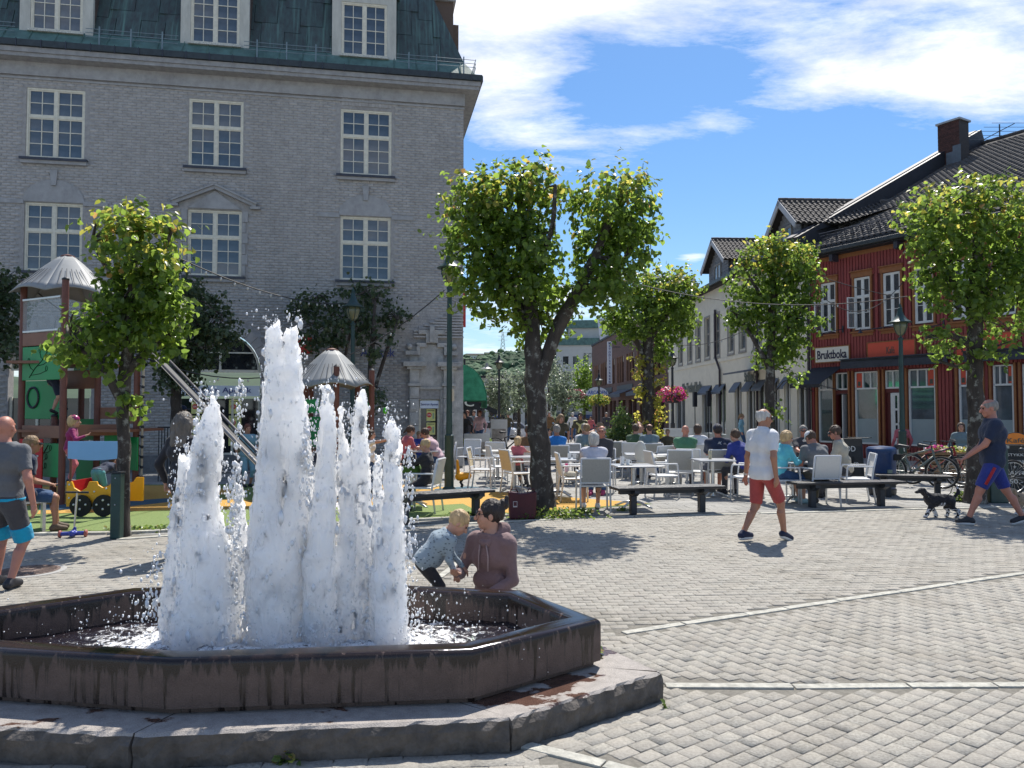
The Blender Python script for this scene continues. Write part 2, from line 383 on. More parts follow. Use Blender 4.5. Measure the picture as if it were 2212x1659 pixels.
# light granite strips laid in the paving: poly-lines on the ground
def gp(*pts): return [G(a, b).to_2d() for a, b in pts]
STRIPS = [gp((1345,1367),(1698,1314),(1941,1278),(2212,1238),(2420,1208)), gp((1436,1482),(1713,1483),(2150,1480),(2380,1481)), gp((1119,1606),(1305,1652),(1500,1705)), gp((948,1248),(1003,1205),(1062,1150)), 
          gp((250,1165),(590,1141),(900,1136),(1280,1117),(1640,1109),(1990,1099),(2400,1090))]
M_strip = mat('light_granite', (.46,.445,.385), .85, .3, 14, .6, 120)
M_sett = piece_var(mat('paving_setts', (.345,.325,.282), .9, .34, 55, .5, 200), .2, (.33,.30,.26))
weathered(M_sett, (.9,.9,.9), (.66,.63,.58), .50, 3.2)
M_slab = piece_var(mat('grey_slabs', (.34,.33,.305), .88, .16, 9, .7, 90), .22)
def strip(pl, w=.085, L0=.62, z=.0):
    par = link('kerb_strip', None); struct(par); par.name = 'stone_strip'
    for i in range(len(pl)-1):
        a, b = pl[i], pl[i+1]; d = (b-a); l = d.length; d.normalize(); n = Vector((-d.y, d.x)); s = 0
        while s < l-.05:
            e = min(l, s+L0*random.uniform(.75, 1.3))
            if l-e < .25: e = l
            mb = MB(); j = .006; o1, o2 = random.uniform(-.006,.006), random.uniform(-.006,.006); zt = random.uniform(.004,.009)
            p = [a+d*(s+j)-n*(w/2)+n*o1, a+d*(e-j)-n*(w/2)+n*o2, a+d*(e-j)+n*(w/2)+n*o2, a+d*(s+j)+n*(w/2)+n*o1]
            mb.prism([(q.x, q.y) for q in p], -.05, zt+z); ob = mb.build('strip_stone', M_strip, par, bevel=.004); s = e
    return par
for k_, s_ in enumerate(STRIPS): strip(s_, .078 if k_ < 4 else .11)
def strip_y(x, pl):
    for i in range(len(pl)-1):
        a, b = pl[i], pl[i+1]
        if a.x <= x <= b.x: return a.y+(b.y-a.y)*(x-a.x)/(b.x-a.x)
    return None
def near_strip(x, y, m=.075):
    p = Vector((x, y))
    for si, pl in enumerate(STRIPS):
        mm = m+(.02 if si == 4 else 0)
        for i in range(len(pl)-1):
            a, b = pl[i], pl[i+1]; d = b-a; t = max(0, min(1, (p-a).dot(d)/d.length_squared))
            if (p-a-d*t).length < mm: return True
    return False
RUBBER = [G(*q).to_2d() for q in ((-140,1150),(250,1147),(590,1133),(880,1120),(1105,1110),(1410,1089),(1130,1068),(900,1048),(560,1046),(-140,1050))]
RUB = [(p.x, p.y) for p in RUBBER]
def pavers():
    """block paving in sectors between the light strips, every stone a chamfered block"""
    lst = []   # (x,y,ang,w,l,zone)
    def zone(x, y):
        edge = strip_y(x, STRIPS[4]); edge = 12.0 if edge is None else edge
        if y > edge: return 9
        if x > .3:
            y2 = strip_y(x, STRIPS[1]); y1 = strip_y(x, STRIPS[0])
            if y2 is None: y2 = 4.71
            if y1 is None: y1 = 5.5 if x < 1 else 8.2
            if y < y2: return 0
            if y < y1: return 1
            return 2
        if y < 4.7: return 3
        return 2
    angs = {0: R(37), 1: R(-62), 2: R(4), 3: R(3)}
    for z, ang in angs.items():
        w, l = {0: (.098, .138), 1: (.098, .138), 2: (.10, .14), 3: (.13, .165)}[z]
        ca, sa = cos(ang), sin(ang)
        for r in range(-150, 170):
            for c in range(-130, 130):
                lx = (c+(.5 if r % 2 else 0))*l; ly = r*w
                x = lx*ca-ly*sa; y = lx*sa+ly*ca
                if y < 2.6 or y > 13.2 or abs(x) > y*.71+.3: continue
                if zone(x, y) != z or inpoly(x, y, ST2) or near_strip(x, y, .10) or inpoly(x, y, RUB): continue
                lst.append((x, y, ang+random.uniform(-.02,.02), l-random.uniform(.003,.007), w-random.uniform(.003,.007)))
    # border course hugging the fountain step and the strips
    def border(P, closed, off, w=.12, l=.17):
        n = len(P)
        for i in range(n if closed else n-1):
            a = Vector(P[i]); b = Vector(P[(i+1)%n]); d = b-a; L_ = d.length; d.normalize(); q = Vector((d.y, -d.x)); s = l/2
            while s < L_:
                p = a+d*s+q*off; s += l
                if p.y < 2.6 or p.y > 12: continue
                if closed and p.y > 5: continue
                if inpoly(p.x, p.y, ST): continue
                lst.append((p.x, p.y, math.atan2(d.y, d.x)+random.uniform(-.015,.015), l-.012, w-.012))
    border(ST2, True, .065)
    # larger slabs in the cafe zone beyond the kerb
    slabs = []
    ang = R(6); ca, sa = cos(ang), sin(ang)
    for r in range(0, 80):
        for c in range(-60, 90):
            lx = (c+(.5 if r % 2 else 0))*.5; ly = r*.34; x = lx*ca-ly*sa; y = lx*sa+ly*ca
            if y > 21 or abs(x) > y*.70+.3 or y < 10.5: continue
            if zone(x, y) != 9 or near_strip(x, y, .2) or inpoly(x, y, RUB): continue
            slabs.append((x, y, ang, .49, .33))
    def emit(L_, m, nm):
        L_.sort(key=lambda q: q[1])
        near, rest = (L_[:300], L_[300:]) if nm == 'paving_stone' else (L_[:60], L_[60:])
        B = [(-.5,-.5,-1),(.5,-.5,-1),(.5,.5,-1),(-.5,.5,-1),(-.5,-.5,-.13),(.5,-.5,-.13),(.5,.5,-.13),(-.5,.5,-.13),(-.475,-.465,0),(.475,-.465,0),(.475,.465,0),(-.475,.465,0)]
        Fq = [(0,1,5,4),(1,2,6,5),(2,3,7,6),(3,0,4,7),(4,5,9,8),(5,6,10,9),(6,7,11,10),(7,4,8,11),(8,9,10,11)]
        me = []
        for k in range(6):
            rr = random.Random(k); vs = [(x+rr.uniform(-.02,.02), y+rr.uniform(-.03,.03), z*.022+(rr.uniform(-.0015,.0015) if z == 0 else 0)) for x, y, z in B]
            mm = bpy.data.meshes.new(nm); mm.from_pydata(vs, [], Fq); mm.materials.append(m); mm.update(); me.append(mm)
        par = GROUND
        for (x, y, a, l, w) in near:
            o = bpy.data.objects.new(nm, random.choice(me)); S.collection.objects.link(o); o.parent = par
            o.location = (x, y, .001+random.uniform(-.0015,.0015)); o.rotation_euler = (random.uniform(-.008,.008), random.uniform(-.008,.008), a); o.scale = (l, w, 1)
        A = np.array(rest); n = len(A); bb = np.array(B); P = np.repeat(bb[None], n, 0)
        P[:, :, :2] += rng.uniform(-.02,.02,(n,12,2)); x = P[:, :, 0]*A[:, 3:4]; y = P[:, :, 1]*A[:, 4:5]
        z = P[:, :, 2]*.022+.001+rng.uniform(-.002,.002,(n,1))+x*rng.uniform(-.012,.012,(n,1)); c, s = np.cos(A[:, 2:3]), np.sin(A[:, 2:3])
        V = np.stack([A[:, 0:1]+x*c-y*s, A[:, 1:2]+x*s+y*c, z], 2).reshape(-1, 3)
        Q = (np.arange(n)[:, None, None]*12+np.array(Fq)[None]).reshape(-1, 4)
        o = link(nm+'s_beyond', np_mesh(nm+'s', V, Q), m, par); stuff(o); return n
    emit(lst, M_sett, 'paving_stone'); emit(slabs, M_slab, 'paving_slab')
    # sand bed
    xs = [(-14, 2.2), (14, 2.2), (22, 21.5), (-22, 21.5)]
    me = bpy.data.meshes.new('sand_bed'); me.from_pydata([(x, y, -.0050) for x, y in xs], [], [(0,1,2,3)]); me.update()
    link('sand_bed', me, M_sand, GROUND)
pavers()
# rubber play surface with coloured fields
def flat(name, pts, z, m, label=None, par=None):
    mb = MB(); mb.prism(pts, z-.02, z); o = mb.build(name, m, par)
    if par is None: struct(o)
    return o
def rub(name, c): return mat(name, c, .95, .16, 30, .6, 300)
r_g, r_y, r_b, r_r = rub('rubber_green', (.20,.27,.085)), rub('rubber_yellow', (.62,.36,.085)), rub('rubber_blue', (.06,.13,.18)), rub('rubber_red', (.62,.10,.04))
play = flat('play_surface', RUB, .006, r_g)
def gpz(*pts): return [tuple(G(a, b).to_2d()) for a, b in pts]
for k_, (pts, m_) in enumerate([(gpz((-140,1098),(95,1092),(350,1080),(470,1070),(540,1060),(380,1049),(-100,1054)), r_y), (gpz((80,1112),(300,1104),(560,1100),(700,1100),(520,1080),(330,1084),(200,1090),(90,1094)), r_y),
                  (gpz((560,1098),(900,1090),(1100,1109),(1400,1088),(1130,1068),(900,1048),(640,1050)), r_y)]):
    flat('yellow_field', pts, .010+.0*k_, m_, par=play) if k_ != 1 else flat('yellow_field', pts, .014, m_, par=play)
flat('blue_band', gpz((85,1104),(230,1101),(365,1086),(365,1078),(180,1090),(85,1092)), .018, r_b, par=play)
flat('blue_band', gpz((930,1066),(1010,1062),(1075,1056),(1010,1052),(940,1058)), .018, r_b, par=play)
flat('blue_band', gpz((600,1082),(720,1078),(760,1070),(640,1068)), .018, r_b, par=play)
flat('green_field', gpz((890,1118),(1040,1110),(1000,1090),(900,1096)), .018, r_g, par=play)
flat('red_mark', gpz((1035,1104),(1090,1101),(1090,1097),(1035,1100)), .022, r_r, par=play)
# kerb stones edging the rubber on the plaza side
mbk = MB(); pl = [G(*q).to_2d() for q in ((-140,1160),(250,1155),(590,1140),(880,1127),(1105,1116))]
kp = link('play_kerb', None); struct(kp)
for i in range(len(pl)-1):
    a, b = pl[i], pl[i+1]; d = b-a; l = d.length; d.normalize(); s = 0; n_ = Vector((-d.y, d.x))
    while s < l-.1:
        e = min(l, s+.55); q = [a+d*(s+.006), a+d*(e-.006), a+d*(e-.006)+n_*.11, a+d*(s+.006)+n_*.11]
        MB().prism([(v.x, v.y) for v in q], -.05, .035).build('kerb_stone', M_strip, kp, bevel=.008); s = e
# round iron cover in the paving, lower left
cv = G(60, 1234); t_ = thing('manhole_cover', 'round rusty iron cover set flush in the paving behind the walking grey-shirt man', 'manhole cover', cv)
MB().lathe([(.36,-.02),(.36,.004),(.33,.008)], n=40).build('rim', mat('granite_ring', (.36,.35,.33), .85, .15, 12, .4), t_)
mb = MB(); mb.lathe([(.30,.0),(.30,.012)], n=36); mb.build('lid', mat('rusty_iron', (.16,.11,.09), .6, .3, 20, .5, 60), t_)
mb = MB()
for k_ in range(24):
    a_ = k_*pi/12; mb.box(-.012,.012,.12,.27,.012,.017, Matrix.Rotation(a_, 4, 'Z'))
mb.build('tread_pattern', MATS['rusty_iron'], t_)

# ================================================================ FOUNTAIN
def wet_stone(name, dry, wet, side=True):
    m = bpy.data.materials.new(name); m.use_nodes = True; t = m.node_tree; L = t.links.new; b = t.nodes['Principled BSDF']
    tc = t.nodes.new('ShaderNodeTexCoord'); v = tc.outputs['Object']
    mp = t.nodes.new('ShaderNodeMapping'); mp.inputs['Scale'].default_value = (13, 13, .75) if side else (2.4, 3.8, 2); L(v, mp.inputs[0])
    n = t.nodes.new('ShaderNodeTexNoise'); n.inputs['Scale'].default_value = 1.6 if side else 1; n.inputs['Detail'].default_value = 7; n.inputs['Roughness'].default_value = .62; L(mp.outputs[0], n.inputs['Vector'])
    sp = t.nodes.new('ShaderNodeSeparateXYZ'); L(v, sp.inputs[0])
    g = t.nodes.new('ShaderNodeTexNoise'); g.inputs['Scale'].default_value = 170; g.inputs['Detail'].default_value = 3; L(v, g.inputs['Vector'])
    g2 = t.nodes.new('ShaderNodeTexNoise'); g2.inputs['Scale'].default_value = 14; g2.inputs['Detail'].default_value = 6; L(v, g2.inputs['Vector'])
    if side:
        hgt = mth(t, 'MAXIMUM', mth(t, 'MULTIPLY', mth(t, 'SUBTRACT', sp.outputs[2], .36), 2.2), -.06)
        w = mth(t, 'MULTIPLY', mth(t, 'SUBTRACT', mth(t, 'ADD', n.outputs[0], hgt), .485), 14, clamp=True)
    else:
        w = mth(t, 'MULTIPLY', mth(t, 'SUBTRACT', n.outputs[0], .53), 30, clamp=True)
    grain = mth(t, 'ADD', mth(t, 'MULTIPLY', g.outputs[0], 1.1), mth(t, 'MULTIPLY', g2.outputs[0], .7))
    c = mixc(t, w, dry, wet)
    mu = t.nodes.new('ShaderNodeMix'); mu.data_type = 'RGBA'; mu.blend_type = 'MULTIPLY'; mu.inputs[0].default_value = 1; L(c, mu.inputs[6])
    cg = t.nodes.new('ShaderNodeCombineColor'); [L(grain, cg.inputs[i]) for i in range(3)]; L(cg.outputs[0], mu.inputs[7]); L(mu.outputs[2], b.inputs['Base Color'])
    if side:   # the top of the rim is wet all over
        ge = t.nodes.new('ShaderNodeNewGeometry'); sn = t.nodes.new('ShaderNodeSeparateXYZ'); L(ge.outputs['Normal'], sn.inputs[0])
        top = mth(t, 'MULTIPLY', mth(t, 'SUBTRACT', sn.outputs[2], .55), 4, clamp=True)
        wr = mth(t, 'MAXIMUM', mth(t, 'MULTIPLY', w, .75), top)
    else: wr = w
    L(mth(t, 'SUBTRACT', .75, mth(t, 'MULTIPLY', wr, .66 if side else .62)), b.inputs['Roughness'])
    bp = t.nodes.new('ShaderNodeBump'); bp.inputs['Distance'].default_value = .006; L(g.outputs[0], bp.inputs['Height'])
    L(mth(t, 'SUBTRACT', .75, mth(t, 'MULTIPLY', wr, .66)), bp.inputs['Strength']); L(bp.outputs[0], b.inputs['Normal'])
    return m
M_basin = wet_stone('dark_red_granite', (.135,.093,.075), (.022,.013,.010))
M_step = wet_stone('rosy_granite_step', (.36,.325,.295), (.11,.06,.045), False)
M_rough = mat('rough_split_granite', (.11,.095,.082), .9, .35, 9, 1., 22)
FT = thing('fountain', 'wet dark granite octagonal basin fountain on a low stone step in the foreground', 'fountain')
def sweep(name, poly, prof, m, parent, bevel=0, smooth='auto'):
    """profile [(outward offset, z)] swept round the polygon with mitred corners"""
    n = len(poly); rings = []
    for (o, z) in prof:
        ring = []
        for i in range(n):
            p0, p1, p2 = Vector(poly[i-1]), Vector(poly[i]), Vector(poly[(i+1)%n])
            d1 = (p1-p0).normalized(); d2 = (p2-p1).normalized(); n1 = Vector((d1.y,-d1.x)); n2 = Vector((d2.y,-d2.x)); b = (n1+n2); b = b/(b.dot(n1))
            q = p1+b*o; ring.append((q.x, q.y, z))
        rings.append(ring)
    mb = MB(); vs = [v for r in rings for v in r]; fs = []
    for k in range(len(rings)-1):
        for i in range(n): fs.append((k*n+i, k*n+(i+1)%n, (k+1)*n+(i+1)%n, (k+1)*n+i))
    mb.add(vs, fs); return mb.build(name, m, parent, smooth)
RZ = .44; SZ = .157; rw = .16; rr = .035
arc = [(-rr+rr*cos(a), RZ-rr+rr*sin(a)) for a in np.linspace(0, pi/2, 6)]
arc2 = [(-rw+rr-rr*sin(a), RZ-rr+rr*cos(a)) for a in np.linspace(0, pi/2, 5)]
sweep('basin', BA, [(-.10, SZ+.002), (-.035, SZ+.002), (-.03, SZ+.028), (-.002, SZ+.034), (0, SZ+.06)]+arc+[(-rw*.5, RZ+.001)]+arc2+[(-rw, .12)], M_basin, FT)
# step: one block per side, joints open at the corners
cen = Vector((-1.44, 4.77))
for i in range(8):
    a, b = Vector(ST[i]), Vector(ST[(i+1)%8]); ai, bi = Vector(BA[i]), Vector(BA[(i+1)%8])
    ai = ai+(cen-ai).normalized()*.12; bi = bi+(cen-bi).normalized()*.12
    d = (b-a).normalized(); a2 = a+d*.006; b2 = b-d*.006; ai2 = ai+d*.006; bi2 = bi-d*.006; q = Vector((d.y, -d.x)); 
    l = (b-a).length; ns = max(6, int(l/.05)); mb = MB(); rows = []
    prof = [(0.0, -.03), (.012, .05), (.010, .11), (-.004, .145), (-.02, SZ)]
    for j in range(ns+1):
        p = a2+(b2-a2)*(j/ns); pi_ = ai2+(bi2-ai2)*(j/ns); r = []
        for (o, z) in prof:
            jt = random.uniform(-.014, .014) if z < SZ else random.uniform(-.003, .003); r.append((p.x+q.x*(o+jt), p.y+q.y*(o+jt), z))
        r.append((pi_.x, pi_.y, SZ)); r.append((pi_.x, pi_.y, 0)); rows.append(r)
    k = len(rows[0]); vs = [v for r in rows for v in r]; fs = [(j*k+c, (j+1)*k+c, (j+1)*k+c+1, j*k+c+1) for j in range(ns) for c in range(k-1)]
    fs += [tuple(range(k)), tuple(range(ns*k+k-1, ns*k-1, -1))]
    me = bpy.data.meshes.new('step_block'); me.from_pydata(vs, [], fs); me.materials.append(M_step); me.materials.append(M_rough); me.update()
    for p in me.polygons:
        if min(me.vertices[i].co.z for i in p.vertices) < SZ-.03: p.material_index = 1
    link('step_block', me, None, FT)
# basin floor and water
mb = MB(); mb.prism([tuple(Vector(p)+(cen-Vector(p)).normalized()*.13) for p in BA], .05, .12); mb.build('basin_floor', mat('basin_floor', (.03,.022,.02), .6), FT)
JX = lambda vx: (vx-1106)/FP*4.75
JZ = lambda vy: EYE+(889-vy)/349.7
STEMS = [[(450,850,.025,.215,.95),(388,955,.02,.085,.7),(505,1060,.01,.09,.8)], [(590,694,.020,.15,.8),(632,680,.022,.155,.8),(575,790,.02,.10,.8)], [(703,840,.022,.125,.8),(745,875,.015,.10,.8),(773,856,.02,.115,.8)], [(846,892,.02,.125,.8),(818,1000,.01,.10,.8)]]
JETS = [(JX(a), 4.76, JZ(b)) for st in STEMS for (a, b, *_ ) in st]
def pool():
    WZ = .25; h = .022; xs = np.arange(-3.4, .5, h); ys = np.arange(3.95, 5.6, h)
    X, Y = np.meshgrid(xs, ys, indexing='ij'); D = np.full(X.shape, 9.)
    for (jx, jy, *_ ) in JETS: D = np.minimum(D, np.hypot(X-jx, Y-jy))
    z = X*0
    for s_, sc, am in ((1, 4, .4), (2, 9, .35), (3, 20, .22), (4, 40, .10)):
        z += am*(noise3((X*sc+50, Y*sc+50, X*0+.5), s_)-.5)
    amp = .022+.075*np.exp(-(D/.42)**2); Z = WZ+z*amp*1.8+.05*np.exp(-(D/.25)**2)
    n1, n2 = X.shape; V = np.stack([X, Y, Z], 2).reshape(-1, 3); I = np.arange(n1*n2).reshape(n1, n2)
    Q = np.stack([I[:-1, :-1], I[1:, :-1], I[1:, 1:], I[:-1, 1:]], 2).reshape(-1, 4)
    inn = [tuple(Vector(p)+(cen-Vector(p)).normalized()*.11) for p in BA]
    c = V[Q].mean(1); keep = np.array([inpoly(a, b, inn) for a, b in c[:, :2]]); Q = Q[keep]
    m = bpy.data.materials.new('pool_water'); m.use_nodes = True; t = m.node_tree; L = t.links.new; b = t.nodes['Principled BSDF']
    ge = t.nodes.new('ShaderNodeNewGeometry'); sp = t.nodes.new('ShaderNodeSeparateXYZ'); L(ge.outputs['Position'], sp.inputs[0])
    dist = None
    for (jx, jy, *_ ) in JETS:
        dx = mth(t, 'SUBTRACT', sp.outputs[0], jx); dy = mth(t, 'SUBTRACT', sp.outputs[1], jy)
        d = mth(t, 'SQRT', mth(t, 'ADD', mth(t, 'MULTIPLY', dx, dx), mth(t, 'MULTIPLY', dy, dy))); dist = d if dist is None else mth(t, 'MINIMUM', dist, d)
    n = t.nodes.new('ShaderNodeTexNoise'); n.inputs['Scale'].default_value = 16; n.inputs['Detail'].default_value = 8; n.inputs['Roughness'].default_value = .75; n.inputs['Distortion'].default_value = .6; L(ge.outputs['Position'], n.inputs['Vector'])
    foam = mth(t, 'MULTIPLY', mth(t, 'SUBTRACT', n.outputs[0], mth(t, 'ADD', .33, mth(t, 'MULTIPLY', dist, .33))), 9, clamp=True)
    L(mixc(t, foam, (.018,.013,.016), (.88,.88,.88)), b.inputs['Base Color']); L(mth(t, 'ADD', .04, mth(t, 'MULTIPLY', foam, .35)), b.inputs['Roughness'])
    b.inputs['Specular IOR Level'].default_value = .6
    n2 = t.nodes.new('ShaderNodeTexNoise'); n2.inputs['Scale'].default_value = 45; n2.inputs['Detail'].default_value = 4; L(ge.outputs['Position'], n2.inputs['Vector'])
    bp = t.nodes.new('ShaderNodeBump'); bp.inputs['Strength'].default_value = .8; bp.inputs['Distance'].default_value = .02; L(n2.outputs[0], bp.inputs['Height']); L(bp.outputs[0], b.inputs['Normal'])
    o = link('pool_water', np_mesh('pool_water', V, Q, True), m, None); o['kind'] = 'structure'; o.name = 'water'
pool()
def foam_mat():
    m = bpy.data.materials.new('white_water'); m.use_nodes = True; t = m.node_tree; L = t.links.new; b = t.nodes['Principled BSDF']
    tc = t.nodes.new('ShaderNodeTexCoord'); mp = t.nodes.new('ShaderNodeMapping'); mp.inputs['Scale'].default_value = (1, 1, .45); L(tc.outputs['Object'], mp.inputs[0])
    n = t.nodes.new('ShaderNodeTexNoise'); n.inputs['Scale'].default_value = 60; n.inputs['Detail'].default_value = 6; n.inputs['Roughness'].default_value = .7; L(mp.outputs[0], n.inputs['Vector'])
    n2 = t.nodes.new('ShaderNodeTexNoise'); n2.inputs['Scale'].default_value = 9; n2.inputs['Detail'].default_value = 5; L(mp.outputs[0], n2.inputs['Vector'])
    L(mixc(t, mth(t, 'MULTIPLY', mth(t, 'SUBTRACT', n2.outputs[0], .3), 2.5, clamp=True), (.86,.87,.89), (.97,.97,.98)), b.inputs['Base Color'])
    b.inputs['Roughness'].default_value = .12; b.inputs['Specular IOR Level'].default_value = 1.
    b.inputs['Subsurface Weight'].default_value = 1.; b.inputs['Subsurface Radius'].default_value = (.3,.3,.3); b.inputs['Subsurface Scale'].default_value = 1.1
    bp = t.nodes.new('ShaderNodeBump'); bp.inputs['Strength'].default_value = .6; bp.inputs['Distance'].default_value = .012; L(n.outputs[0], bp.inputs['Height']); L(bp.outputs[0], b.inputs['Normal'])
    return m
M_foam = foam_mat()
M_drop = mat('water_drops', (.95,.96,.97), .08, .02, 5, spec=1., trans=.12)
def jets():
    drops = []; rr_ = random.Random(5)
    labs = ['left jet of foaming white water, lower and pointed', 'tallest middle jet of foaming white water with a forked top', 'twin-peaked white water jet just right of the tallest one', 'rightmost foaming white water jet, thinning to a point']
    for ji, stems in enumerate(STEMS):
        h = .0098; P = [(JX(a), 4.74+.05*((k*7+ji*3) % 3), JZ(b)+.075, c, d, e) for k, (a, b, c, d, e) in enumerate(stems)]; seed = ji*5+3
        lo = (min(p[0]-p[4]*1.7 for p in P), min(p[1]-p[4]*1.7 for p in P), .2); hi = (max(p[0]+p[4]*1.7 for p in P), max(p[1]+p[4]*1.7 for p in P), max(p[2] for p in P)+.05)
        F_ = Field(lo, hi, h); g = np.meshgrid(*[F_.lo[i]+h*np.arange(F_.n[i]) for i in range(3)], indexing='ij'); X, Y, Z = g
        n1 = noise3((X*9+seed*3.1+60, Y*9+60, Z*2.6+seed), seed)-.5; n2 = 1-2*abs(noise3((X*24+70, Y*24+70, Z*8+3), seed+40)-.5)*2; n3 = noise3((X*55+90, Y*55+90, Z*30+3), seed+80)-.5; n4 = noise3((X*105+90, Y*105+90, Z*80+3), seed+81)-.5
        f = None
        for k, (jx, jy, zt, rt, rb, ex) in enumerate(P):
            u = np.clip((Z-.2)/(zt-.2), 0, 1); cx = jx+.018*np.sin(Z*4+k*2+ji)+.03*n1*u; cy = jy+.015*np.cos(Z*4+k)
            rad = np.hypot(X-cx, Y-cy); prof = rt+(rb-rt)*(1-u)**ex
            q = rad-prof*(1+.55*n1); tip = noise3((X*16+9+seed, Y*16+9, Z*4+k), seed+7); q = np.maximum(q, (Z-zt+.30*tip*(rt/.05)**.5+rad*1.6)*.30)
            f = q if f is None else np.minimum(f, q)
        f = f+.015*(n2-.3)*-1-.024*n3-.006*n4
        hol = noise3((X*17+30, Y*17+30, Z*5+3), seed+90)+.4*n3; f = np.maximum(f, (.10-hol)*.07)
        F_.f = f*.6; F_.f[:, :, 0] = 1; F_.f[0] = 1; F_.f[-1] = 1; F_.f[:, 0] = 1; F_.f[:, -1] = 1; F_.f[:, :, -1] = 1
        V, Q = F_.mesh(); o = link('water_jet', np_mesh('water_jet', V, Q, True), M_foam); tag(o, labs[ji], 'water jet', 'water jets of the fountain')
        for (jx, jy, zt, rt, rb, ex) in P:
            for _ in range(int(620*rb/.15)):
                u_ = rr_.random(); z = .2+(zt-.2)*u_*.97; a = rr_.random()*2*pi; p = (rt+(rb-rt)*(1-u_)**ex)*(1.0+abs(rr_.gauss(0, .25)))+.01
                big = rr_.random() < .07; drops.append((jx+p*cos(a), jy+p*sin(a), z, (abs(rr_.gauss(0, .006))+.004) if big else abs(rr_.gauss(0, .0022))+.0016, 1+rr_.random()*1.6))
        for _ in range(40):     # a few drops thrown free of the heads
            p = P[0]; drops.append((p[0]+rr_.gauss(0,.08), p[1]+rr_.gauss(0,.05), p[2]-abs(rr_.gauss(0,.12)), abs(rr_.gauss(0,.003))+.002, 1.5))
    # streams and curtains between the jets
    for (a, b, a2, b2, n) in ((527,822,512,1150,160),(885,960,892,1230,150),(668,905,676,1210,260),(520,1000,515,1300,260),(355,1190,335,1330,90)):
        for _ in range(n):
            u = rr_.random(); drops.append((JX(a+(a2-a)*u)+rr_.gauss(0,.012+.025*u), 4.7+rr_.gauss(0,.03), JZ(b+(b2-b)*u), abs(rr_.gauss(0,.004))+.0025, 1.3+rr_.random()*1.5))
    # smaller side spouts and the curtain between the jets
    for _ in range(5200):
        j = JETS[rr_.randrange(len(JETS))]; a = rr_.random()*2*pi; d = abs(rr_.gauss(0,.24)); z = .26+abs(rr_.gauss(0,.22))*(1.3 if d < .3 else .5)
        x, y = j[0]+d*cos(a)*1.15, j[1]+d*sin(a)*.8
        drops.append((x, y, z, abs(rr_.gauss(0,.0025))+.0018, 1+rr_.random()))
    for _ in range(500):
        drops.append((rr_.uniform(-3.0,.2), rr_.uniform(4.2,5.3), .27+abs(rr_.gauss(0,.12)), abs(rr_.gauss(0,.002))+.0015, 1.2))
    A = np.array(drops); n = len(A)
    o6 = np.array([(1,0,0),(-1,0,0),(0,1,0),(0,-1,0),(0,0,1),(0,0,-1)], float)
    e = np.array([(.58,.58,.58),(-.58,.58,.58),(-.58,-.58,.58),(.58,-.58,.58),(.58,.58,-.58),(-.58,.58,-.58),(-.58,-.58,-.58),(.58,-.58,-.58)])
    U = np.concatenate([o6, e]); C = [(0,2,6+0,4),(2,1,7,4)]
    # rhombic dodecahedron-like drop: 14 verts, 24 tris
    tris = []
    cub = {6:(0,2,4),7:(1,2,4),8:(1,3,4),9:(0,3,4),10:(0,2,5),11:(1,2,5),12:(1,3,5),13:(0,3,5)}
    for ci_, (a, b, c) in cub.items():
        for (p, q) in ((a,b),(b,c),(c,a)):
            nrm = np.cross(U[p]-U[ci_], U[q]-U[ci_]); t3 = (ci_,p,q) if nrm@U[ci_] > 0 else (ci_,q,p); tris.append(t3)
    sc = np.stack([A[:, 3], A[:, 3], A[:, 3]*A[:, 4]], 1)
    V = (U[None]*sc[:, None, :]+A[:, None, :3]).reshape(-1, 3); T = (np.arange(n)[:, None, None]*14+np.array(tris)[None]).reshape(-1, 3)
    o = link('water_spray', np_mesh('water_spray', V, T, True), M_drop); o['kind'] = 'stuff'; o['label'] = 'white drops of spray thrown up round the fountain jets'
jets()
# ================================================================ BUILDING HELPERS
class Plane:
    """a facade: origin, direction to the right, with local x / z coordinates; local y goes into the building"""
    def __init__(s, org, rz): s.o = Vector(org); s.rz = rz; s.u = Vector((cos(rz), sin(rz), 0)); s.n = Vector((-sin(rz), cos(rz), 0))
    def at(s, vx, vy, y=0.):
        d = ray(vx, vy); o = s.o+s.n*y-Vector((0, 0, EYE)); k = o.dot(s.n)/d.dot(s.n); p = d*k+Vector((0, 0, EYE)); q = p-s.o
        return q.dot(s.u), p.z
    def w(s, x, y, z): return s.o+s.u*x+s.n*y+Vector((0, 0, z))
def holes_wall(x0, x1, z0, z1, holes, y0, y1, mb=None):
    mb = mb or MB(); xs = sorted({x0, x1, *[min(max(h[i], x0), x1) for h in holes for i in (0, 1)]}); zs = sorted({z0, z1, *[min(max(h[i], z0), z1) for h in holes for i in (2, 3)]})
    inh = lambda x, z: any(h[0] < x < h[1] and h[2] < z < h[3] for h in holes)
    # merge cells column-wise to keep few boxes
    for i in range(len(xs)-1):
        run = None
        for j in range(len(zs)-1):
            solid = not inh((xs[i]+xs[i+1])/2, (zs[j]+zs[j+1])/2)
            if solid and run is None: run = zs[j]
            if not solid and run is not None: mb.box(xs[i], xs[i+1], y0, y1, run, zs[j]); run = None
        if run is not None: mb.box(xs[i], xs[i+1], y0, y1, run, zs[-1])
    return mb
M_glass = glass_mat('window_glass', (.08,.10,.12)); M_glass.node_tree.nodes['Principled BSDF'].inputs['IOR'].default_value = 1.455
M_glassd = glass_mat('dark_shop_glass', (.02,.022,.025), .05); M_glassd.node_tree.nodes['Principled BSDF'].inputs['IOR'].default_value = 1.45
PANE = {}
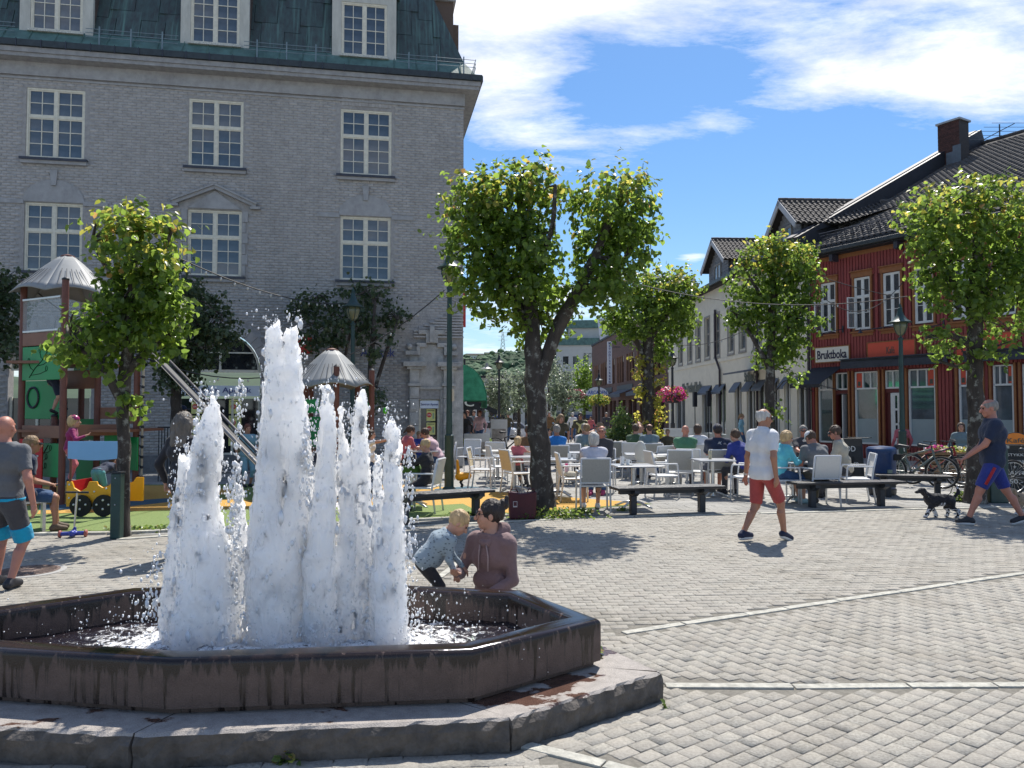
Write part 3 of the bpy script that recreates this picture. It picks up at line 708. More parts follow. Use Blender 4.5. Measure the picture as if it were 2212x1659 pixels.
def window(par, x0, x1, z0, z1, y, m, cols=(2, 2), rows=(2, 3), split=.40, fr=.055, mul=.075, bar=.022, depth=.10, glass=None, name='window'):
    """casement window: frame > glazing_bars, panes. cols per leaf, rows above/below the transom; y = outer face"""
    mb = MB(); mb.box(x0, x1, y, y+depth, z0, z0+fr); mb.box(x0, x1, y, y+depth, z1-fr, z1); mb.box(x0, x0+fr, y, y+depth, z0+fr, z1-fr); mb.box(x1-fr, x1, y, y+depth, z0+fr, z1-fr)
    w = mb.build(name, m, par, bevel=.006); nl = len(cols); X0, X1, Z0, Z1 = x0+fr, x1-fr, z0+fr, z1-fr
    zt = Z1-(Z1-Z0)*split if len(rows) == 2 else None
    lw = (X1-X0-mul*(nl-1))/nl; bars = MB(); lst = []
    for k in range(1, nl): bars.box(X0+lw*k+mul*(k-1), X0+(lw+mul)*k, y+.008, y+depth-.01, Z0, Z1)
    bands = [(Z0, Z1, rows[0])] if zt is None else [(zt+mul*.45, Z1, rows[0]), (Z0, zt-mul*.45, rows[1])]
    for k in range(nl):
        a = X0+k*(lw+mul); b = a+lw
        if zt is not None: bars.box(a, b, y+.006, y+depth-.012, zt-mul*.45, zt+mul*.45)
        for (c, d, r) in bands:
            s = .03
            bars.box(a, a+s, y+.02, y+.06, c, d); bars.box(b-s, b, y+.02, y+.06, c, d); bars.box(a+s, b-s, y+.02, y+.06, c, c+s); bars.box(a+s, b-s, y+.02, y+.06, d-s, d)
            a2, b2, c2, d2 = a+s, b-s, c+s, d-s; n = cols[k]
            for i in range(1, n): xx = a2+(b2-a2)*i/n; bars.box(xx-bar/2, xx+bar/2, y+.025, y+.055, c2, d2)
            for j in range(1, r): zz = c2+(d2-c2)*j/r; bars.box(a2, b2, y+.027, y+.053, zz-bar/2, zz+bar/2)
            for i in range(n):
                for j in range(r): lst.append((a2+(b2-a2)*i/n, a2+(b2-a2)*(i+1)/n, c2+(d2-c2)*j/r, c2+(d2-c2)*(j+1)/r))
    bars.build('glazing_bars', m, w)
    for (a, b, c, d) in lst:
        key = (round(b-a, 2), round(d-c, 2), glass.name if glass else 0)
        if key not in PANE:
            me = MB().box(-(b-a)/2, (b-a)/2, 0, .006, -(d-c)/2, (d-c)/2).mesh('pane'); me.materials.append(glass or M_glass); PANE[key] = me
        o = link('pane', PANE[key], None, w); o.location = ((a+b)/2, y+.042, (c+d)/2); o.rotation_euler = (random.gauss(0,.004), 0, random.gauss(0,.004))
    return w
def piece(par, name, m, *a, M=None, bevel=0): return MB().box(*a, M=M).build(name, m, par, bevel=bevel)
# ================================================================ LEFT: grey painted brick apothecary building
LP = Plane(G(1000, 1010).to_tuple()[:2]+(0,), R(10.3)); lp = LP.at
AP = thing('apothecary_building', 'grey painted brick building with cream windows and green copper mansard roof at left', 'building', LP.o, LP.rz)
M_gb = piece_var(mat('grey_brick_paint', (.42,.405,.39), .75, .16, 5, .9, 45), .12)
M_gm = mat('shaded_grey_mortar', (.335,.325,.315), .85, .2, 10, .6, 60)  # grey mortar toned darker than the brick to stand for shadow under each course
M_gs = mat('grey_stucco', (.345,.345,.345), .8, .14, 6, .5, 50)
M_st = mat('weathered_stone', (.42,.41,.385), .85, .28, 4, .6, 40)
M_cream = mat('cream_window_paint', (.66,.63,.52), .5, .12, 12, .2, 80)
M_dorm = mat('dormer_stucco', (.48,.48,.43), .8, .16, 5, .3, 40, stretch=(1,1,.3))
M_lead = mat('dark_sill_metal', (.035,.038,.055), .4, .3, 10)
weathered(M_gb, (.5,.5,.25), (.80,.80,.80), .48, 4); weathered(M_gm, (.5,.5,.25), (.80,.80,.80), .48, 4); weathered(M_gs, (2,2,.5), (.72,.72,.72), .5, 4)
XL = -17.5; ZT = 11.35
wc = [lp(791, 300)[0], lp(466.5, 300)[0], lp(119, 300)[0]]; wc += [wc[2]-4.25]
zu1 = lp(794, 238)[1]; zu0 = lp(794, 380)[1]; zl1 = lp(792, 468)[1]; zl0 = lp(792, 607)[1]
HO = []
for c in wc: HO += [(c-.75, c+.75, zu0, zu1), (c-.74, c+.74, zl0, zl1)]
AC = lp(474, 800)[0]; AR_ = 1.12; ASP = 2.85; HO.append((AC-AR_, AC+AR_, .45, ASP)); HO.append((wc[2]-1.05-.0, wc[2]+1.05, .45, 2.85)); 
ARCH = [(AC, AR_), (wc[2], 1.05)]
dx0, dx1 = lp(905, 900)[0], lp(951, 900)[0]; HO.append((dx0, dx1, .02, lp(925, 862)[1]))
HA = [(c-r, c+r, ASP, ASP+r) for c, r in ARCH]
holes_wall(XL, 0, -.3, ZT, HO+HA, .012, .35).build('wall', M_gm, AP)
for c, r in ARCH:      # arch corners: spandrels + voussoirs + glazing
    mb = MB(); n = 14
    for s in (-1, 1):
        for k in range(n):
            a0, a1 = pi/2*k/n, pi/2*(k+1)/n
            p0 = (c+s*r*cos(a0), ASP+r*sin(a0)); p1 = (c+s*r*cos(a1), ASP+r*sin(a1)); q0 = (c+s*r, ASP+r*sin(a0)); q1 = (c+s*r, ASP+r*sin(a1))
            for y in (.008,): mb.add([(p0[0],y,p0[1]),(q0[0],y,q0[1]),(q1[0],y,q1[1]),(p1[0],y,p1[1])], [(0,1,2,3) if s > 0 else (3,2,1,0)])
            mb.add([(p0[0],.008,p0[1]),(p1[0],.008,p1[1]),(p1[0],.3,p1[1]),(p0[0],.3,p0[1])], [(0,1,2,3)])
    mb.build('arch_spandrel', M_gs, AP)
    for k in range(17):
        a0, a1 = pi*k/17+.006, pi*(k+1)/17-.006; r0, r1 = r+.0, r+(.42 if k == 8 else .30)
        pts = [(c+r0*cos(a0), ASP+r0*sin(a0)), (c+r1*cos(a0), ASP+r1*sin(a0)), (c+r1*cos(a1), ASP+r1*sin(a1)), (c+r0*cos(a1), ASP+r0*sin(a1))]
        M = Matrix(((1,0,0,0),(0,0,-1,0),(0,1,0,0),(0,0,0,1))); yo = .03 if k != 8 else .07
        MB().prism(pts, -.02, yo, M).build('voussoir', M_gb, AP)
    w_ = MB(); nn = 18; arcp = [(c+(r-.06)*cos(pi*k/nn), ASP+(r-.06)*sin(pi*k/nn)) for k in range(nn+1)]
    M = Matrix(((1,0,0,0),(0,0,-1,0),(0,1,0,0),(0,0,0,1)))
    g_ = MB().prism(arcp, -.16, -.15, M).build('arched_window', M_glassd, AP)
    fr_ = MB(); fr_.tube([(x, .13, z) for x, z in arcp], .035, 6); fr_.box(c-.03, c+.03, .10, .14, ASP+.03, ASP+r-.08); fr_.box(c-r+.03, c+r-.03, .09, .15, ASP-.05, ASP+.03); fr_.box(c-r*.8, c+r*.8, .11, .14, ASP+.5, ASP+.54); fr_.build('window_frame', M_cream, g_)
    sw = piece(AP, 'shop_window', M_glassd, c-r+.05, c+r-.05, .16, .17, .5, 2.05)
    f2 = MB(); [f2.box(c+q-.03, c+q+.03, .10, .17, .48, 2.08) for q in (-r+.04, -.35, .35, r-.04)]; f2.box(c-r, c+r, .10, .17, .45, .5); f2.build('frame', M_cream, sw)
sg = piece(AP, 'sign_board', mat('sign_white_blue', (.66,.72,.80), .35, .04), AC-AR_+.02, AC+AR_-.02, .02, .09, 2.12, 2.42)
M_navy = mat('navy_letters', (.03,.05,.22), .4, .1)
letter('Sentrum Apotek', 1.75, (AC, .012, 2.27), (pi/2, 0, 0), M_navy, sg, .2)
M_post = mat('poster_yellow', (.72,.70,.25), .5, .1, 6); M_pr = mat('poster_red', (.62,.05,.04), .5, .1); M_pw = mat('print_dark', (.08,.09,.07), .6, .1)
def poster(x, z, w=.34, h=.40, y=.12):
    p = piece(AP, 'poster', M_post, x-w/2, x+w/2, y, y+.006, z, z+h)
    MB().lathe([(.075, 0), (.075, .004)], n=16, M=Matrix.Translation((x-.05, y-.001, z+h*.5)) @ Matrix.Rotation(pi/2, 4, 'X')).build('price_dot', M_pr, p)
    piece(p, 'bottle_print', mat('print_green', (.30,.42,.25), .5), x+.05, x+.10, y-.003, y, z+.06, z+h*.66)
    letter('ANSIKTSPLEIE', w*.8, (x, y-.002, z+h*.87), (pi/2, 0, 0), M_pw, p, .035); letter('50%', .11, (x-.05, y-.007, z+h*.5), (pi/2, 0, 0), mat('white_print', (.8,.8,.78), .5), p, .05)
for k in range(3): poster(AC+.42, 1.62-k*.46); poster(AC-.62, 1.62-k*.46, .30)
# windows, sills, window heads
for i, c in enumerate(wc):
    window(AP, c-.75, c+.75, zu0, zu1, .03, M_cream); window(AP, c-.74, c+.74, zl0, zl1, .05, M_cream)
    for z, nm in ((zu0, 1), (zl0, 1)):
        s = MB(); s.box(c-.86, c+.86, -.13, .10, z-.035, z-.0); s.box(c-.86, c+.86, -.13, -.105, z-.07, z-.035); s.build('window_sill', M_lead, AP)
        piece(AP, 'sill_stone', M_gs, c-.84, c+.84, -.09, .06, z-.16, z-.037)
    if i == 1:   # pediment with trefoil over the middle window
        z = zl1+.03; pd = MB(); 
        for s_ in (-1, 1):
            d = Vector((s_*1.14, 0, -.50)); L_ = d.length; a = math.atan2(.50, 1.14); M = Matrix.Translation((c, 0, z+.62)) @ Matrix.Rotation(s_*a, 4, 'Y')
            for (yy, t0, t1) in ((-.12, -.06, .03), (-.17, .03, .075)):
                pd.box(*( (0, L_) if s_ > 0 else (-L_, 0)), yy, .012, t0, t1, M=M)
            pd.box(c+s_*1.12-.14, c+s_*1.12+.14, -.13, .012, z+.02, z+.09)
        pd.build('pediment', M_gs, AP)
        MB().prism([(c-.72, z), (c+.72, z), (c, z+.52)], -.012, .03, Matrix(((1,0,0,0),(0,0,-1,0),(0,1,0,0),(0,0,0,1)))).build('pediment_panel', M_gs, AP)
        tf = MB(); [tf.lathe([(.05, -.02), (.05, .0)], n=12, M=Matrix.Translation((c+dx, -.02, z+.2+dz)) @ Matrix.Rotation(pi/2, 4, 'X')) for dx, dz in ((-.05,-.02),(.05,-.02),(0,.06))]; tf.build('trefoil', M_gs, AP)
        for s_ in (-1, 1):
            for k in range(6): piece(AP, 'quoin', M_gs, c+s_*.80-.05-(.0 if s_ > 0 else .06*(k%2)), c+s_*.80+.05+(.06*(k%2) if s_ > 0 else 0), -.02, .012, zl0+.05+k*.31, zl0+.05+k*.31+.29)
    else:
        mb = MB(); M = Matrix(((1,0,0,0),(0,0,-1,0),(0,1,0,0),(0,0,0,1)))
        mb.prism([(c+.78*cos(pi*k/16), zl1+.02+.62*sin(pi*k/16)) for k in range(17)], -.014, .008, M); mb.build('blind_arch', M_gs, AP)
        for k in range(0):
            a0, a1 = pi*(k+.08)/13, pi*(k+.92)/13
            MB().prism([(c+.80*cos(a0), zl1+.02+.64*sin(a0)), (c+1.02*cos(a0), zl1+.02+.86*sin(a0)), (c+1.02*cos(a1), zl1+.02+.86*sin(a1)), (c+.80*cos(a1), zl1+.02+.64*sin(a1))], -.0, .0145, M).build('voussoir', M_gb, AP)
        MB().prism([(c-.06, zu0-.75), (c+.06, zu0-.75), (c+.10, zu0-.32), (c-.10, zu0-.32)], 0, .06, M).build('keystone', M_gs, AP)
        for s_ in (-1, 1): piece(AP, 'string_block', M_gs, c+s_*1.08-.32, c+s_*1.08+.32, -.03, .012, zl1-.06, zl1+.05)
    # soldier course above the top window
    for k in range(15 if i == 0 else 0): piece(AP, 'soldier_brick', M_gb, c-.72+k*.098, c-.72+k*.098+.088, -.004-.008*random.random(), .012, zu1+.10, zu1+.34)
# bricks
def bricks():
    L_, Hc = .245, .082; nx = int(-XL/L_)+1; items = []
    for r in range(int((10.95-.5)/Hc)):
        z = .5+r*Hc
        for k in range(nx+1):
            x1 = -(k*L_)-(L_/2 if r % 2 else 0); x0 = x1-L_
            if r % 2 and k == 0: x1, x0 = -.0, -L_/2
            cx, cz = (x0+x1)/2, z+Hc/2
            bad = False
            for (a, b, c, d) in HO:
                if a-.02 < x1 and x0 < b+.02 and c-.05 < z+Hc and z < d+.05: bad = True; break
            if bad: continue
            if any(math.hypot(cx-c, cz-ASP) < r_+.42 and cz > ASP-.1 for c, r_ in ARCH) or any(abs(cx-c) < r_+.12 and cz < ASP for c, r_ in ARCH): continue
            if any(abs(cx-c) < 1.15 and zl1-.1 < cz < zl1+.8 and (((cx-c)/.84)**2+((cz-zl1)/.68)**2 < 1) for i, c in enumerate(wc) if i != 1): continue
            if abs(cx-wc[1]) < 1.25 and zl1-.02 < cz < zl1+.80-abs(cx-wc[1])*.44: continue
            if abs(cx-wc[1]) < .95 and zl0 < cz < zl1: continue
            if abs(cx-wc[0]) < .80 and zu1+.08 < cz < zu1+.36: continue
            if cx > lp(872, 900)[0] and cz < lp(930, 735)[1]+.05: continue
            items.append((x0+.005, x1-.005, z+.005, z+Hc-.005))
    def key(it): 
        p = LP.w((it[0]+it[1])/2, 0, it[2]); return (p-cam.location).length
    big = sorted([i for i in items if 3.6 < i[2] < 9.5 and i[0] > -13], key=key)[:300]; bs = set(big); rest = [i for i in items if i not in bs]
    for (a, b, c, d) in big:
        dep = random.uniform(.004, .012); MB().box(a, b, .012-dep-.006, .02, c, d).build('brick', M_gb, AP)
    A = np.array(rest); n = len(A); dep = rng.uniform(.007, .015, n); jj = rng.uniform(-.003, .003, (n, 4)); A = A+jj
    y0 = .012-dep; V = np.zeros((n, 8, 3)); X = [0,1,1,0,0,1,1,0]; Z = [2,2,3,3,2,2,3,3]; 
    for k in range(8):
        s = .005 if k < 4 else 0; V[:, k, 0] = A[:, X[k]]+(s if X[k] == 0 else -s); V[:, k, 2] = A[:, Z[k]]+(s if Z[k] == 2 else -s); V[:, k, 1] = y0 if k < 4 else .02
    Fq = np.array([(0,1,2,3),(0,4,5,1),(1,5,6,2),(2,6,7,3),(3,7,4,0)]); Q = (np.arange(n)[:, None, None]*8+Fq[None]).reshape(-1, 4)
    stuff(link('brickwork', np_mesh('brickwork', V.reshape(-1, 3), Q), M_gb, AP))
bricks()
# cornice, frieze, gutter
co = MB(); co.box(XL, .03, -.06, .012, 10.98, ZT); co.box(XL, .02, -.035, .012, 10.88, 10.93)
co.build('frieze', M_gs, AP)
cr = MB(); cr.box(XL, .42, -.42, .3, ZT, ZT+.10); cr.box(XL, .46, -.46, .3, ZT+.103, ZT+.24)
cr.box(.03, .42, .3, 14, ZT, ZT+.10); cr.box(.0, .46, .3, 14, ZT+.103, ZT+.24); cr.build('cornice', mat('cornice_grey', (.30,.30,.30), .8, .2, 6, .4), AP)
gt = MB(); gt.box(XL, .50, -.53, -.463, ZT+.25, ZT+.42); gt.box(XL, .50, -.46, .1, ZT+.325, ZT+.36); gt.box(.463, .53, -.46, 14, ZT+.25, ZT+.42); gt.build('gutter', mat('gutter_metal', (.03,.04,.045), .5, .3, 8), AP)
gb_ = MB(); x = XL+.3
while x < .3: gb_.box(x, x+.02, -.548, -.532, ZT+.2, ZT+.44); x += .62
gb_.build('gutter_bracket', M_lead, AP)
# mansard
def copper():
    m = mat('copper_sheet', (.075,.085,.085), .55, .45, 2.5, .2, 20, col2=(.06,.105,.098), stretch=(3.2,3.2,.35))
    t, b = nodes(m); L = t.links.new; src = b.inputs['Base Color'].links[0].from_socket
    tc = t.nodes.new('ShaderNodeTexCoord'); mp = t.nodes.new('ShaderNodeMapping'); mp.inputs['Scale'].default_value = (13, 1, .45); L(tc.outputs['Object'], mp.inputs[0])
    n = t.nodes.new('ShaderNodeTexNoise'); n.inputs['Scale'].default_value = 1.; n.inputs['Detail'].default_value = 5; L(mp.outputs[0], n.inputs['Vector'])
    f = mth(t, 'MULTIPLY', mth(t, 'SUBTRACT', n.outputs[0], .53), 5, clamp=True); L(mixc(t, f, src, (.10,.19,.165)), b.inputs['Base Color']); return piece_var(m, .3)
M_cu = copper(); M_cu2 = mat('green_copper', (.085,.165,.145), .6, .35, 3, .2, 20)
Z0 = ZT+.43; sk = MB(); YB = -.40
sk.add([(XL, YB, Z0), (.36, YB, Z0), (.05, .0, Z0+.52), (XL, .0, Z0+.52)], [(0,1,2,3)]); sk.add([(.36, YB, Z0), (.42, 14, Z0), (.05, 14, Z0+.52), (.05, 0, Z0+.52)], [(0,1,2,3)])
sk.build('copper_skirt', M_cu2, AP)
sm_ = MB(); x = XL+.2
while x < .2: sm_.add([(x, YB-.01, Z0+.005), (x+.03, YB-.01, Z0+.005), (x+.03, -.01, Z0+.54), (x, -.01, Z0+.54), (x+.015, YB-.01, Z0+.035), (x+.015, -.01, Z0+.57)], [(0,4,5,3),(4,1,2,5),(0,1,4)]); x += .66
stuff(sm_.build('skirt_seam', M_cu2, AP))
SL = .36; zA = Z0+.52; zB = Z0+5.2      # mansard slope: y grows SL per metre of height
bd = MB(); bd.add([(XL, .02, zA), (.03, .02, zA), (-1.7, SL*(zB-zA)+.02, zB), (XL, SL*(zB-zA)+.02, zB)], [(0,1,2,3)]); bd.add([(.03, .02, zA), (.03, 14, zA), (-1.7, 14, zB), (-1.7, SL*(zB-zA)+.02, zB)], [(0,1,2,3)])
bd.build('roof', M_cu, AP)
DC = [lp(787, 100)[0], lp(465.5, 80)[0], lp(124, 50)[0], lp(124, 50)[0]-4.25]; DW = .94
for r in range(6):
    for k in range(28):
        x1 = -.05-k*.66-(.22 if r % 2 else 0); x0 = x1-.64; z0 = zA+r*.92-(.3 if k % 2 else 0); z1 = z0+.90
        if z0 < zA: z0 = zA
        if z1-z0 < .1: continue
        lim = -.02-(z1-zA)*.37
        if x0 > lim-.1: continue
        if x1 > lim: x1 = lim
        cuts = [(x0, x1)]
        for c in DC:
            nc = []
            for a, b in cuts:
                if a < c+DW and b > c-DW:
                    if a < c-DW: nc.append((a, c-DW))
                    if b > c+DW: nc.append((c+DW, b))
                else: nc.append((a, b))
            cuts = nc
        for a, b in cuts:
            if b-a < .06 or a < XL: continue
            e = .012; f = lambda z: SL*(z-zA)
            MB().add([(a, f(z0)-e, z0), (b, f(z0)-e, z0), (b, f(z1)-e-.008, z1), (a, f(z1)-e-.008, z1), (a, f(z0)+.02, z0), (b, f(z0)+.02, z0), (b, f(z1)+.02, z1), (a, f(z1)+.02, z1)], [(0,1,2,3),(1,0,4,5),(2,1,5,6),(3,2,6,7),(0,3,7,4)]).build('copper_panel', M_cu, AP)
for c in DC:
    z0 = Z0+.28; z1 = z0+2.4; ws = z0+.20; w1 = ws+1.62
    d_ = holes_wall(c-DW, c+DW, z0, z1, [(c-.67, c+.67, ws, w1)], -.06, .06).build('dormer', M_dorm, AP)
    sd = MB(); sd.box(c-DW, c-DW+.1, .06, 1.9, z0, z1); sd.box(c+DW-.1, c+DW, .06, 1.9, z0, z1); sd.build('cheek', mat('dormer_cheek', (.10,.07,.055), .7, .3, 5), d_)
    cp = MB(); cp.box(c-DW-.12, c+DW+.12, -.2, 2, z1, z1+.12); cp.build('dormer_roof', M_cu, d_)
    window(d_, c-.67, c+.67, ws, w1, -.04, M_cream, cols=(2, 2), rows=(4,), fr=.05)
    MB().box(c-.72, c+.72, -.16, .0, ws-.06, ws-.003).build('sill', mat('peeling_white', (.5,.5,.45), .7, .4, 30), d_)
rl = MB()
for a, b in ((XL, DC[2]-DW), (DC[2]+DW+.0, DC[1]-DW), (DC[1]+DW, DC[0]-DW), (DC[0]+DW+.1, .3)):
    for z, y in ((Z0+.28, -.35), (Z0+.40, -.33), (Z0+.52, -.31)): rl.tube([(a-.1, y, z), (b, y, z)], .010, 5)
    x = a+.25
    while x < b: rl.box(x, x+.035, -.37, -.33, Z0+.05, Z0+.58); x += .82
for z in (Z0+.28, Z0+.40, Z0+.52): rl.tube([(.32, -.35, z), (.36, 10, z)], .012, 5)
rl.build('snow_guard', mat('grey_blue_rail', (.16,.22,.25), .5, .2), AP)
tb = MB(); tb.box(-1.3, -.1, 2.2, 5, Z0+1.0, Z0+3.6); tb.build('roof_box', mat('brown_cladding', (.13,.085,.06), .7, .2, 10, stretch=(8,8,1)), AP); piece(AP, 'roof_box_cap', mat('zinc_cap', (.4,.4,.4), .4), -1.36, -.02, 2.1, 5.1, Z0+3.603, Z0+3.75)
tb = MB(); tb.box(-.1, .12, 2.6, 5.4, Z0+.2, Z0+3.05); tb.build('roof_box', MATS['brown_cladding'], AP)
# portal at the right end
def portal():
    P = lambda vx, vy: lp(vx, vy)
    pr = thing('tmp', '', ''); bpy.data.objects.remove(pr)
    xa0, xa1 = P(884, 900)[0], P(904, 900)[0]; xb0, xb1 = P(957, 900)[0], P(979, 900)[0]; zc = P(930, 832)[1]; zt = P(930, 803)[1]
    for x0, x1 in ((xa0, xa1), (xb0+.0, xb1)):
        z = .05; hs = [.42, .40, .40, .40, .40, .36]; 
        for h in hs:
            b = piece(AP, 'pilaster_block', M_st, x0, x1, -.17, .012, z, z+h-.012, bevel=.012)
            cx = (x0+x1)/2; MB().prism([(cx-.09, z+.06), (cx+.09, z+.06), (cx+.11, z+.1), (cx+.11, z+h-.12), (cx+.07, z+h-.06), (cx-.07, z+h-.06), (cx-.11, z+h-.12), (cx-.11, z+.1)], .17, .195, Matrix(((1,0,0,0),(0,0,-1,0),(0,1,0,0),(0,0,0,1)))).build('carved_panel', M_st, b, bevel=.006)
            z += h
        zt_ = z
        piece(AP, 'capital', M_st, x0-.05, x1+.05, -.24, .012, z, z+.09, bevel=.01); piece(AP, 'pilaster_block', M_st, x0, x1, -.17, .012, z+.09, z+.50, bevel=.01)
        piece(AP, 'capital', M_st, x0-.09, x1+.09, -.27, .012, z+.50, z+.58, bevel=.01); piece(AP, 'capital', M_st, x0-.20, x1+.20, -.36, .012, z+.58, z+.72, bevel=.012)
    z = zt_
    piece(AP, 'jamb_stone', M_st, xb1+.01, .0, -.05, .012, .05, z+.5, bevel=.01)
    piece(AP, 'jamb_stone', M_st, xa1, xb0, -.06, .012, z-.09+.0, z+.0, bevel=.01)
    mb = MB(); mb.box(xa1, xb0, -.03, .012, z+.003, z+1.25); mb.box(xa0, xa1, -.01, .012, z+.72, z+1.2); mb.box(dx1, xb0, -.04, .012, .05, z-.095); mb.build('portal_panel', M_st, AP)
    # stepped (crow-step) moulding above
    st = [(-.50, .78, 1.05), (-.34, 1.02, 1.42), (.0, 0, 0)]; cx = (xa0+xb1)/2
    mb = MB()
    for s in (-1, 1):
        for (x0, x1, z0, z1) in ((.42, .78, .98, 1.10), (.36, .46, .98, 1.30), (.16, .46, 1.22, 1.34), (.0, .18, 1.34, 1.62), (.0, .40, 1.60, 1.74)):
            a, b = sorted((cx+s*x0, cx+s*x1)); mb.box(a, b, -.14, .012, z+z0-.05, z+z1-.05)
    mb.build('stepped_gable', M_st, AP, bevel=.01)
    piece(AP, 'keystone', M_st, cx-.07, cx+.07, -.22, .012, z+1.3, z+1.80, bevel=.01)
    for s in (-1, 1): MB().ball((cx+s*.66, -.08, z+1.18), .09, 12).build('stone_ball', M_st, AP, True)
    # corbelled courses
    x0, x1 = P(893, 730)[0], -.0; zz = P(940, 731)[1]; zt2 = P(940, 676)[1]; n = 9
    for k in range(n):
        h = (zt2-zz)/n; a = x0+(.0 if k < 3 else (k-2)*.16)
        piece(AP, 'corbel_course', M_gb, a, x1-(k%2)*.02, -.10+.007*k, .012, zz+k*h+.012, zz+(k+1)*h-.02, bevel=.006)
    # door
    d = piece(AP, 'door', M_glassd, dx0+.06, dx1-.06, .16, .18, .05, zc)
    f = MB(); f.box(dx0, dx0+.06, .08, .2, .02, zc+.0); f.box(dx1-.08, dx1, .08, .2, .02, zc); f.box(dx0, dx1, .08, .2, 1.98, 2.04); f.build('door_frame', M_cream, d)
    s = piece(AP, 'sign_board', MATS['sign_white_blue'], dx0+.03, dx1-.05, .02, .09, lp(925, 882)[1], lp(925, 866)[1]); zs = (lp(925, 882)[1]+lp(925, 866)[1])/2
    letter('Sentrum Apotek', (dx1-dx0)*.8, ((dx0+dx1)/2, .014, zs), (pi/2, 0, 0), M_navy, s, .09)
    poster(dx1-.27, lp(930, 908)[1]-.02, .26, .36); poster(dx1-.27, lp(930, 908)[1]-.43, .26, .36)
portal()
l_ = lp(816, 764); letter('Apotek', 1.0, (l_[0], -.03, l_[1]), (pi/2, 0, 0), M_navy, AP, .33)
l_ = lp(657, 745); MB().box(l_[0]-.22, l_[0]+.22, -.06, .01, l_[1]-.25, l_[1]+.25).build('red_logo', M_pr, AP, bevel=.05)
piece(AP, 'plinth', mat('plinth_granite', (.16,.165,.17), .85, .25, 6, .5, 30), XL, lp(884, 900)[0]-.02, -.05, .012, -.2, .45)
piece(AP, 'base_course', M_gs, XL, lp(884, 900)[0]-.2, -.025, .012, 3.32, 3.42) if False else None
# side wall along the street, with the awnings
sd = Vector((-.103, .995, 0)); loc = Matrix.Rotation(-LP.rz, 3, 'Z') @ sd
sw = MB(); a = Vector((0, .36, 0)); b = Vector((loc.x*34, loc.y*34, 0)); q = Vector((loc.y, -loc.x, 0))
sw.add([a, b, b-q*.3, a-q*.3, a+Vector((0,0,ZT)), b+Vector((0,0,ZT)), b-q*.3+Vector((0,0,ZT)), a-q*.3+Vector((0,0,ZT))], [(0,1,5,4),(1,2,6,5),(2,3,7,6),(3,0,4,7),(4,5,6,7)]); sw.build('side_wall', M_gs, AP)
# green shell awning on the side wall
GA = LP.w(0, 0, 0)+sd*2.6
aw = thing('shell_awning', 'green fabric shell awning curving out over the street from the grey building corner', 'awning', (GA.x, GA.y, 0), math.atan2(sd.y, sd.x))
M_grn = mat('green_canvas', (.035,.25,.13), .75, .2, 5, .25, 30, col2=(.06,.36,.2))
for s in range(6):
    mb = MB(); t0, t1 = pi/2*s/6, pi/2*(s+1)/6; n = 8; vs = []; fs = []
    for i in range(n+1):
        for t in (t0, t1):
            y = -.88*sin(t); z = 2.05+1.2*cos(t); x = 2.9*i/n; vs.append((x, y-.02, z-.0))
    for i in range(n): fs.append((i*2, i*2+2, i*2+3, i*2+1))
    mb.add(vs, fs); o = mb.build('canvas_panel', M_grn, aw, True); sl_ = o.modifiers.new('th', 'SOLIDIFY'); sl_.thickness = .015
mb = MB()
for s in range(7):
    t = pi/2*s/6; mb.tube([(0, -.9*sin(t), 2.05+1.22*cos(t)), (2.9, -.9*sin(t), 2.05+1.22*cos(t))], .018, 6)
mb.build('awning_rib', M_grn, aw)
mb = MB(); vs = []
for x in (0, 2.9):
    P_ = [(x, 0, 2.05)]+[(x, -.88*sin(pi/2*k/8), 2.05+1.2*cos(pi/2*k/8)) for k in range(9)]; b = len(mb.v); mb.add(P_, [tuple(range(10))])
stuff(mb.build('awning_end', M_grn, aw)); mb = MB(); [mb.box(.0+i*.24, .22+i*.24, -.905, -.895, 1.80+(.02*(i%2)), 2.04) for i in range(12)]; mb.build('valance', M_grn, aw)
IA = LP.w(0, 0, 0)+sd*7; ia = thing('dark_awning', 'black shop awning with white letters beyond the green shell awning', 'awning', (IA.x, IA.y, 0), math.atan2(sd.y, sd.x))
M_blk = mat('black_canvas', (.018,.02,.026), .7, .3, 6); M_wht = mat('white_print', (.8,.8,.78), .5)
mb = MB(); mb.add([(0,-.02,2.35),(4,-.02,2.35),(4,-1.6,1.75),(0,-1.6,1.75),(0,-1.6,1.55),(4,-1.6,1.55)], [(0,1,2,3),(3,2,5,4),(0,3,4)]); o = mb.build('canvas', M_blk, ia); q = o.modifiers.new('th', 'SOLIDIFY'); q.thickness = .02
pb = piece(ia, 'fascia', M_blk, -.1, .0, -.9, .0, 1.75, 2.3); letter('IC', .5, (-.11, -.45, 2.03), (pi/2, 0, -pi/2), M_wht, pb, .3)
rs = LP.w(0, 0, 0)+sd*3.4; r_ = piece(None, 'projecting_sign', M_pr, -.07, .22, -.05, .05, 4.6, 6.1, bevel=.01); r_.location = (rs.x, rs.y, 0); tag(r_, 'narrow red sign sticking out past the edge of the grey building', 'sign')

